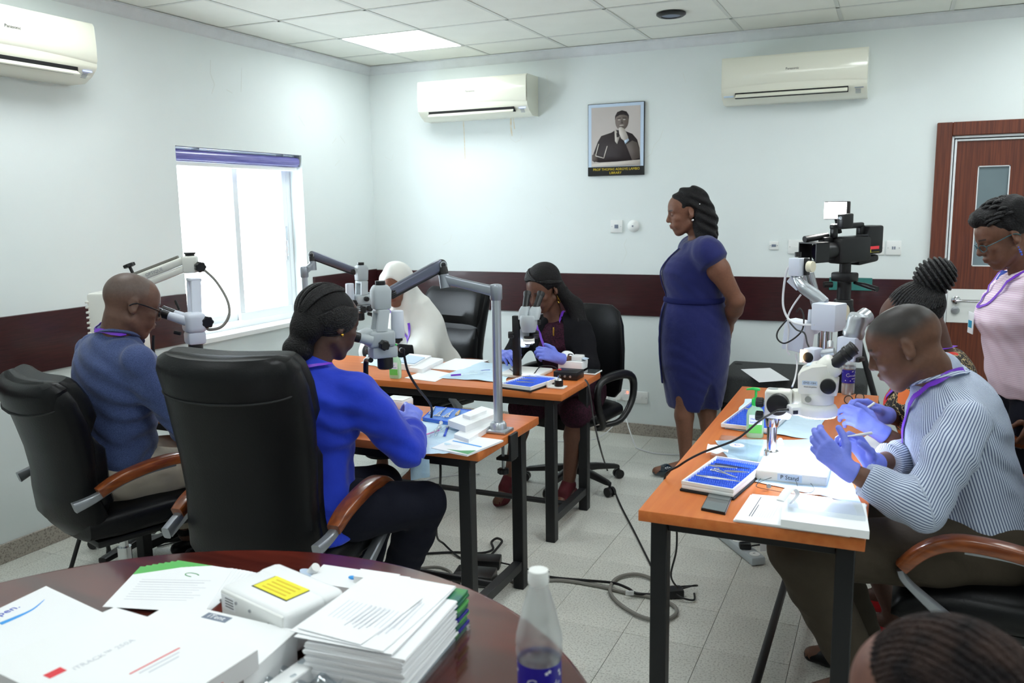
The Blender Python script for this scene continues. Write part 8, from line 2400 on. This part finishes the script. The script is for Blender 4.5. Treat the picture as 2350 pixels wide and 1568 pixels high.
# cartons
for k in range(2):
    q = [V((2.474, -4.618, 0.835)), V((2.798, -4.619, 0.835)), V((2.820, -4.796, 0.835)), V((2.480, -4.787, 0.835))]
    cc = sum(q) / 4; t = thing('white_carton', ['flat white carton under the one with the grey logo', 'flat white carton with a grey logo on top'][k], 'box', (cc[0], cc[1], RT + .010 + .034 * k), 0, 'white cartons on the round table')
    flatq([wloc(t, cc + (x - cc) * (1 if k else .985)) for x in q], 0, .0335).build('carton', 'carton', t)
    if k:
        dn = nrm(q[1] - q[0]); R = rotz(math.atan2(dn[1], dn[0])); lc = wloc(t, V((2.612, -4.639, 0.838)))
        MB().box(V(lc[0], lc[1], .0338), (.062, .022, .0006), R).build('logo_patch', 'grey_ink', t)
        text('logo_lettering', 'iTent', .020, 'paper', t, V(lc[0], lc[1], .0344), R, .0003)
q = [V((2.416, -4.992, 0.875)), V((2.448, -4.742, 0.875)), V((2.827, -4.764, 0.875)), V((2.813, -5.040, 0.875))]
cc = sum(q) / 4; t = thing('white_carton', 'large white carton with a red square logo nearest to us', 'box', (cc[0], cc[1], RT + .079), 0, 'white cartons on the round table')
flatq([wloc(t, x) for x in q], 0, .038).build('carton', 'carton', t)
dn = nrm(q[1] - q[0]); R = rotz(math.atan2(dn[1], dn[0])); z_ = .0384
text('lettering', 'iTRACK\u2122 250A', .017, 'paper_print', t, wloc(t, V((2.584, -4.882, 0.877))) * V(1, 1, 0) + V(0, 0, z_), R, .0003)
lc = wloc(t, V((2.557, -4.960, 0.877))); MB().box(V(lc[0], lc[1], z_), (.030, .020, .0005), R).build('red_logo', 'red_ink', t)
for r_ in range(3):
    lc = wloc(t, V((2.666, -4.861, 0.877))) + R @ V(0, -.02 - .012 * r_, 0); MB().box(V(lc[0], lc[1], z_), (.10 - .02 * r_, .003, .0004), R).build('print_line', ['red_ink', 'paper_print', 'paper_print'][r_], t)
ed = nrm(q[2] - q[3]); sR = np.stack([ed, V(0, 0, 1), np.cross(ed, V(0, 0, 1))], 1)
text('side_lettering', 'UNIT', .018, 'red_ink', t, wloc(t, (q[2] * .62 + q[3] * .38)) * V(1, 1, 0) + V(0, 0, .014) + np.cross(ed, V(0, 0, 1)) * .0005, sR, .0003)
MB().box2((0, 0, 0), (.001, .001, .001))
for k, (u, lab) in enumerate([(0, 'narrow white carton standing beside the large carton'), (1, 'small white carton nearest the journal stack')]):
    c = [V((2.775, -4.685, 0.800)), V((2.846, -4.697, 0.800))][k]
    t = thing('white_carton', lab, 'box', (c[0], c[1], RT + .001), math.atan2(ed[1], ed[0]), 'white cartons on the round table')
    MB().box2((-.07, -.02, 0), (.05, .02, [.055, .04][k]), b=.002, seg=1).build('carton', 'carton', t)
m = MB().sheet(14, 10, lambda u, v: V((2.817, -4.638, 0.780)) * (1 - u) + V((2.945, -4.675, 0.780)) * u + V(-.05 * v, -.09 * v, .03 * abs(math.sin(5 * u + 4 * v)) * (1 - .3 * v) + .012 * math.sin(13 * u - 9 * v) - .012), .0006)
one('plastic_bag', m, 'film', 'crumpled clear plastic bag in front of the journal stack', 'bag')
# ------------------------------------------------------------------ small pieces become sub-parts of the part they sit on
SUB = {'caster': ('leg', 'base_leg', 'floor_base'), 'rubber_foot': ('leg',), 'lock_collar': ('leg',), 'arm_frame': ('armrest',), 'eyepiece': ('eye_tube', 'prism_case', 'binocular_block'), 'eye_lens': ('eye_tube',), 'hair_braids': ('hair',), 'hair_twists': ('hair',),
       'hair_clip': ('hair',), 'badge_print': ('name_badge',), 'watch_face': ('wrist_watch',), 'print_line': ('sheet', 'sheets', 'pages', 'carton'), 'label_lettering': ('label',), 'label_star': ('label',), 'screen': ('phone_body',), 'phone_rim': ('phone_body',), 'screw': ('plate', 'rear_panel'),
       'louvre': ('outlet_slot',), 'slot': ('socket',), 'collar': ('shirt', 'dress'), 'collar_lining': ('shirt',), 'belt': ('dress',), 'button_placket': ('dress',), 'sash_end': ('dress',), 'sleeve': ('shirt',), 'piping': ('head_flap',), 'lens': ('lens_rim',), 'logo_lettering': ('carton',), 'logo_patch': ('carton',),
       'base_label': ('stand_base',), 'base_lettering': ('stand_base',), 'model_plate': ('zoom_body',), 'model_lettering': ('zoom_body',), 'origin_lettering': ('zoom_body',), 'rocker_switch': ('light_switch_box',), 'plate_print': ('rear_panel',), 'rating_plate': ('rear_panel',), 'ce_mark': ('rear_panel',),
       'label_border': ('housing',), 'yellow_label': ('housing',), 'label_print': ('housing',), 'sticker_print': ('camera_body',), 'side_sticker': ('camera_body',), 'lamp_panel': ('lamp_case',), 'pump_head': ('pump_collar',), 'ruler_mark': ('tray_body',), 'tray_rim': ('tray_body',), 'caption': ('caption_band',),
       'lettering': ('front_panel', 'bottle_body', 'parallel_arm', 'viewfinder', 'carton', 'cover'), 'display': ('casing',), 'indicator_mark': ('casing',), 'sticker': ('casing',), 'vent_fin': ('lamp_tower',), 'lamp_vent': ('lamp_tower',), 'ridge': ('carton',), 'green_corner': ('sheet',), 'leaf_logo': ('sheet',),
       'green_swoosh': ('pages',), 'blue_band': ('pages',), 'cover_band': ('pages',), 'rocker': ('plate',), 'insert': ('plate',), 'neon': ('plate',), 'kerb': ()}
def centre(o):
    n = len(o.data.vertices); a = np.empty(n * 3, np.float32); o.data.vertices.foreach_get('co', a)
    return a.reshape(-1, 3).mean(0)
for top in [o for o in bpy.data.objects if o.parent is None and o.type == 'EMPTY']:
    kids = list(top.children); by = {}
    for o in kids:
        by.setdefault(o.name.split('.')[0], []).append(o)
    moves = []
    for o in kids:
        for want in SUB.get(o.name.split('.')[0], ()):
            c = [q for q in by.get(want, []) if q is not o]
            if c and o.type == 'MESH' and not o.children:
                co = centre(o)
                moves.append((o, min(c, key=lambda q: np.linalg.norm(centre(q) - co))))
                break
    for o, q in moves:
        o.parent = q
for o in bpy.data.objects:
    for k in ('_loc', '_rz'):
        if k in o:
            del o[k]
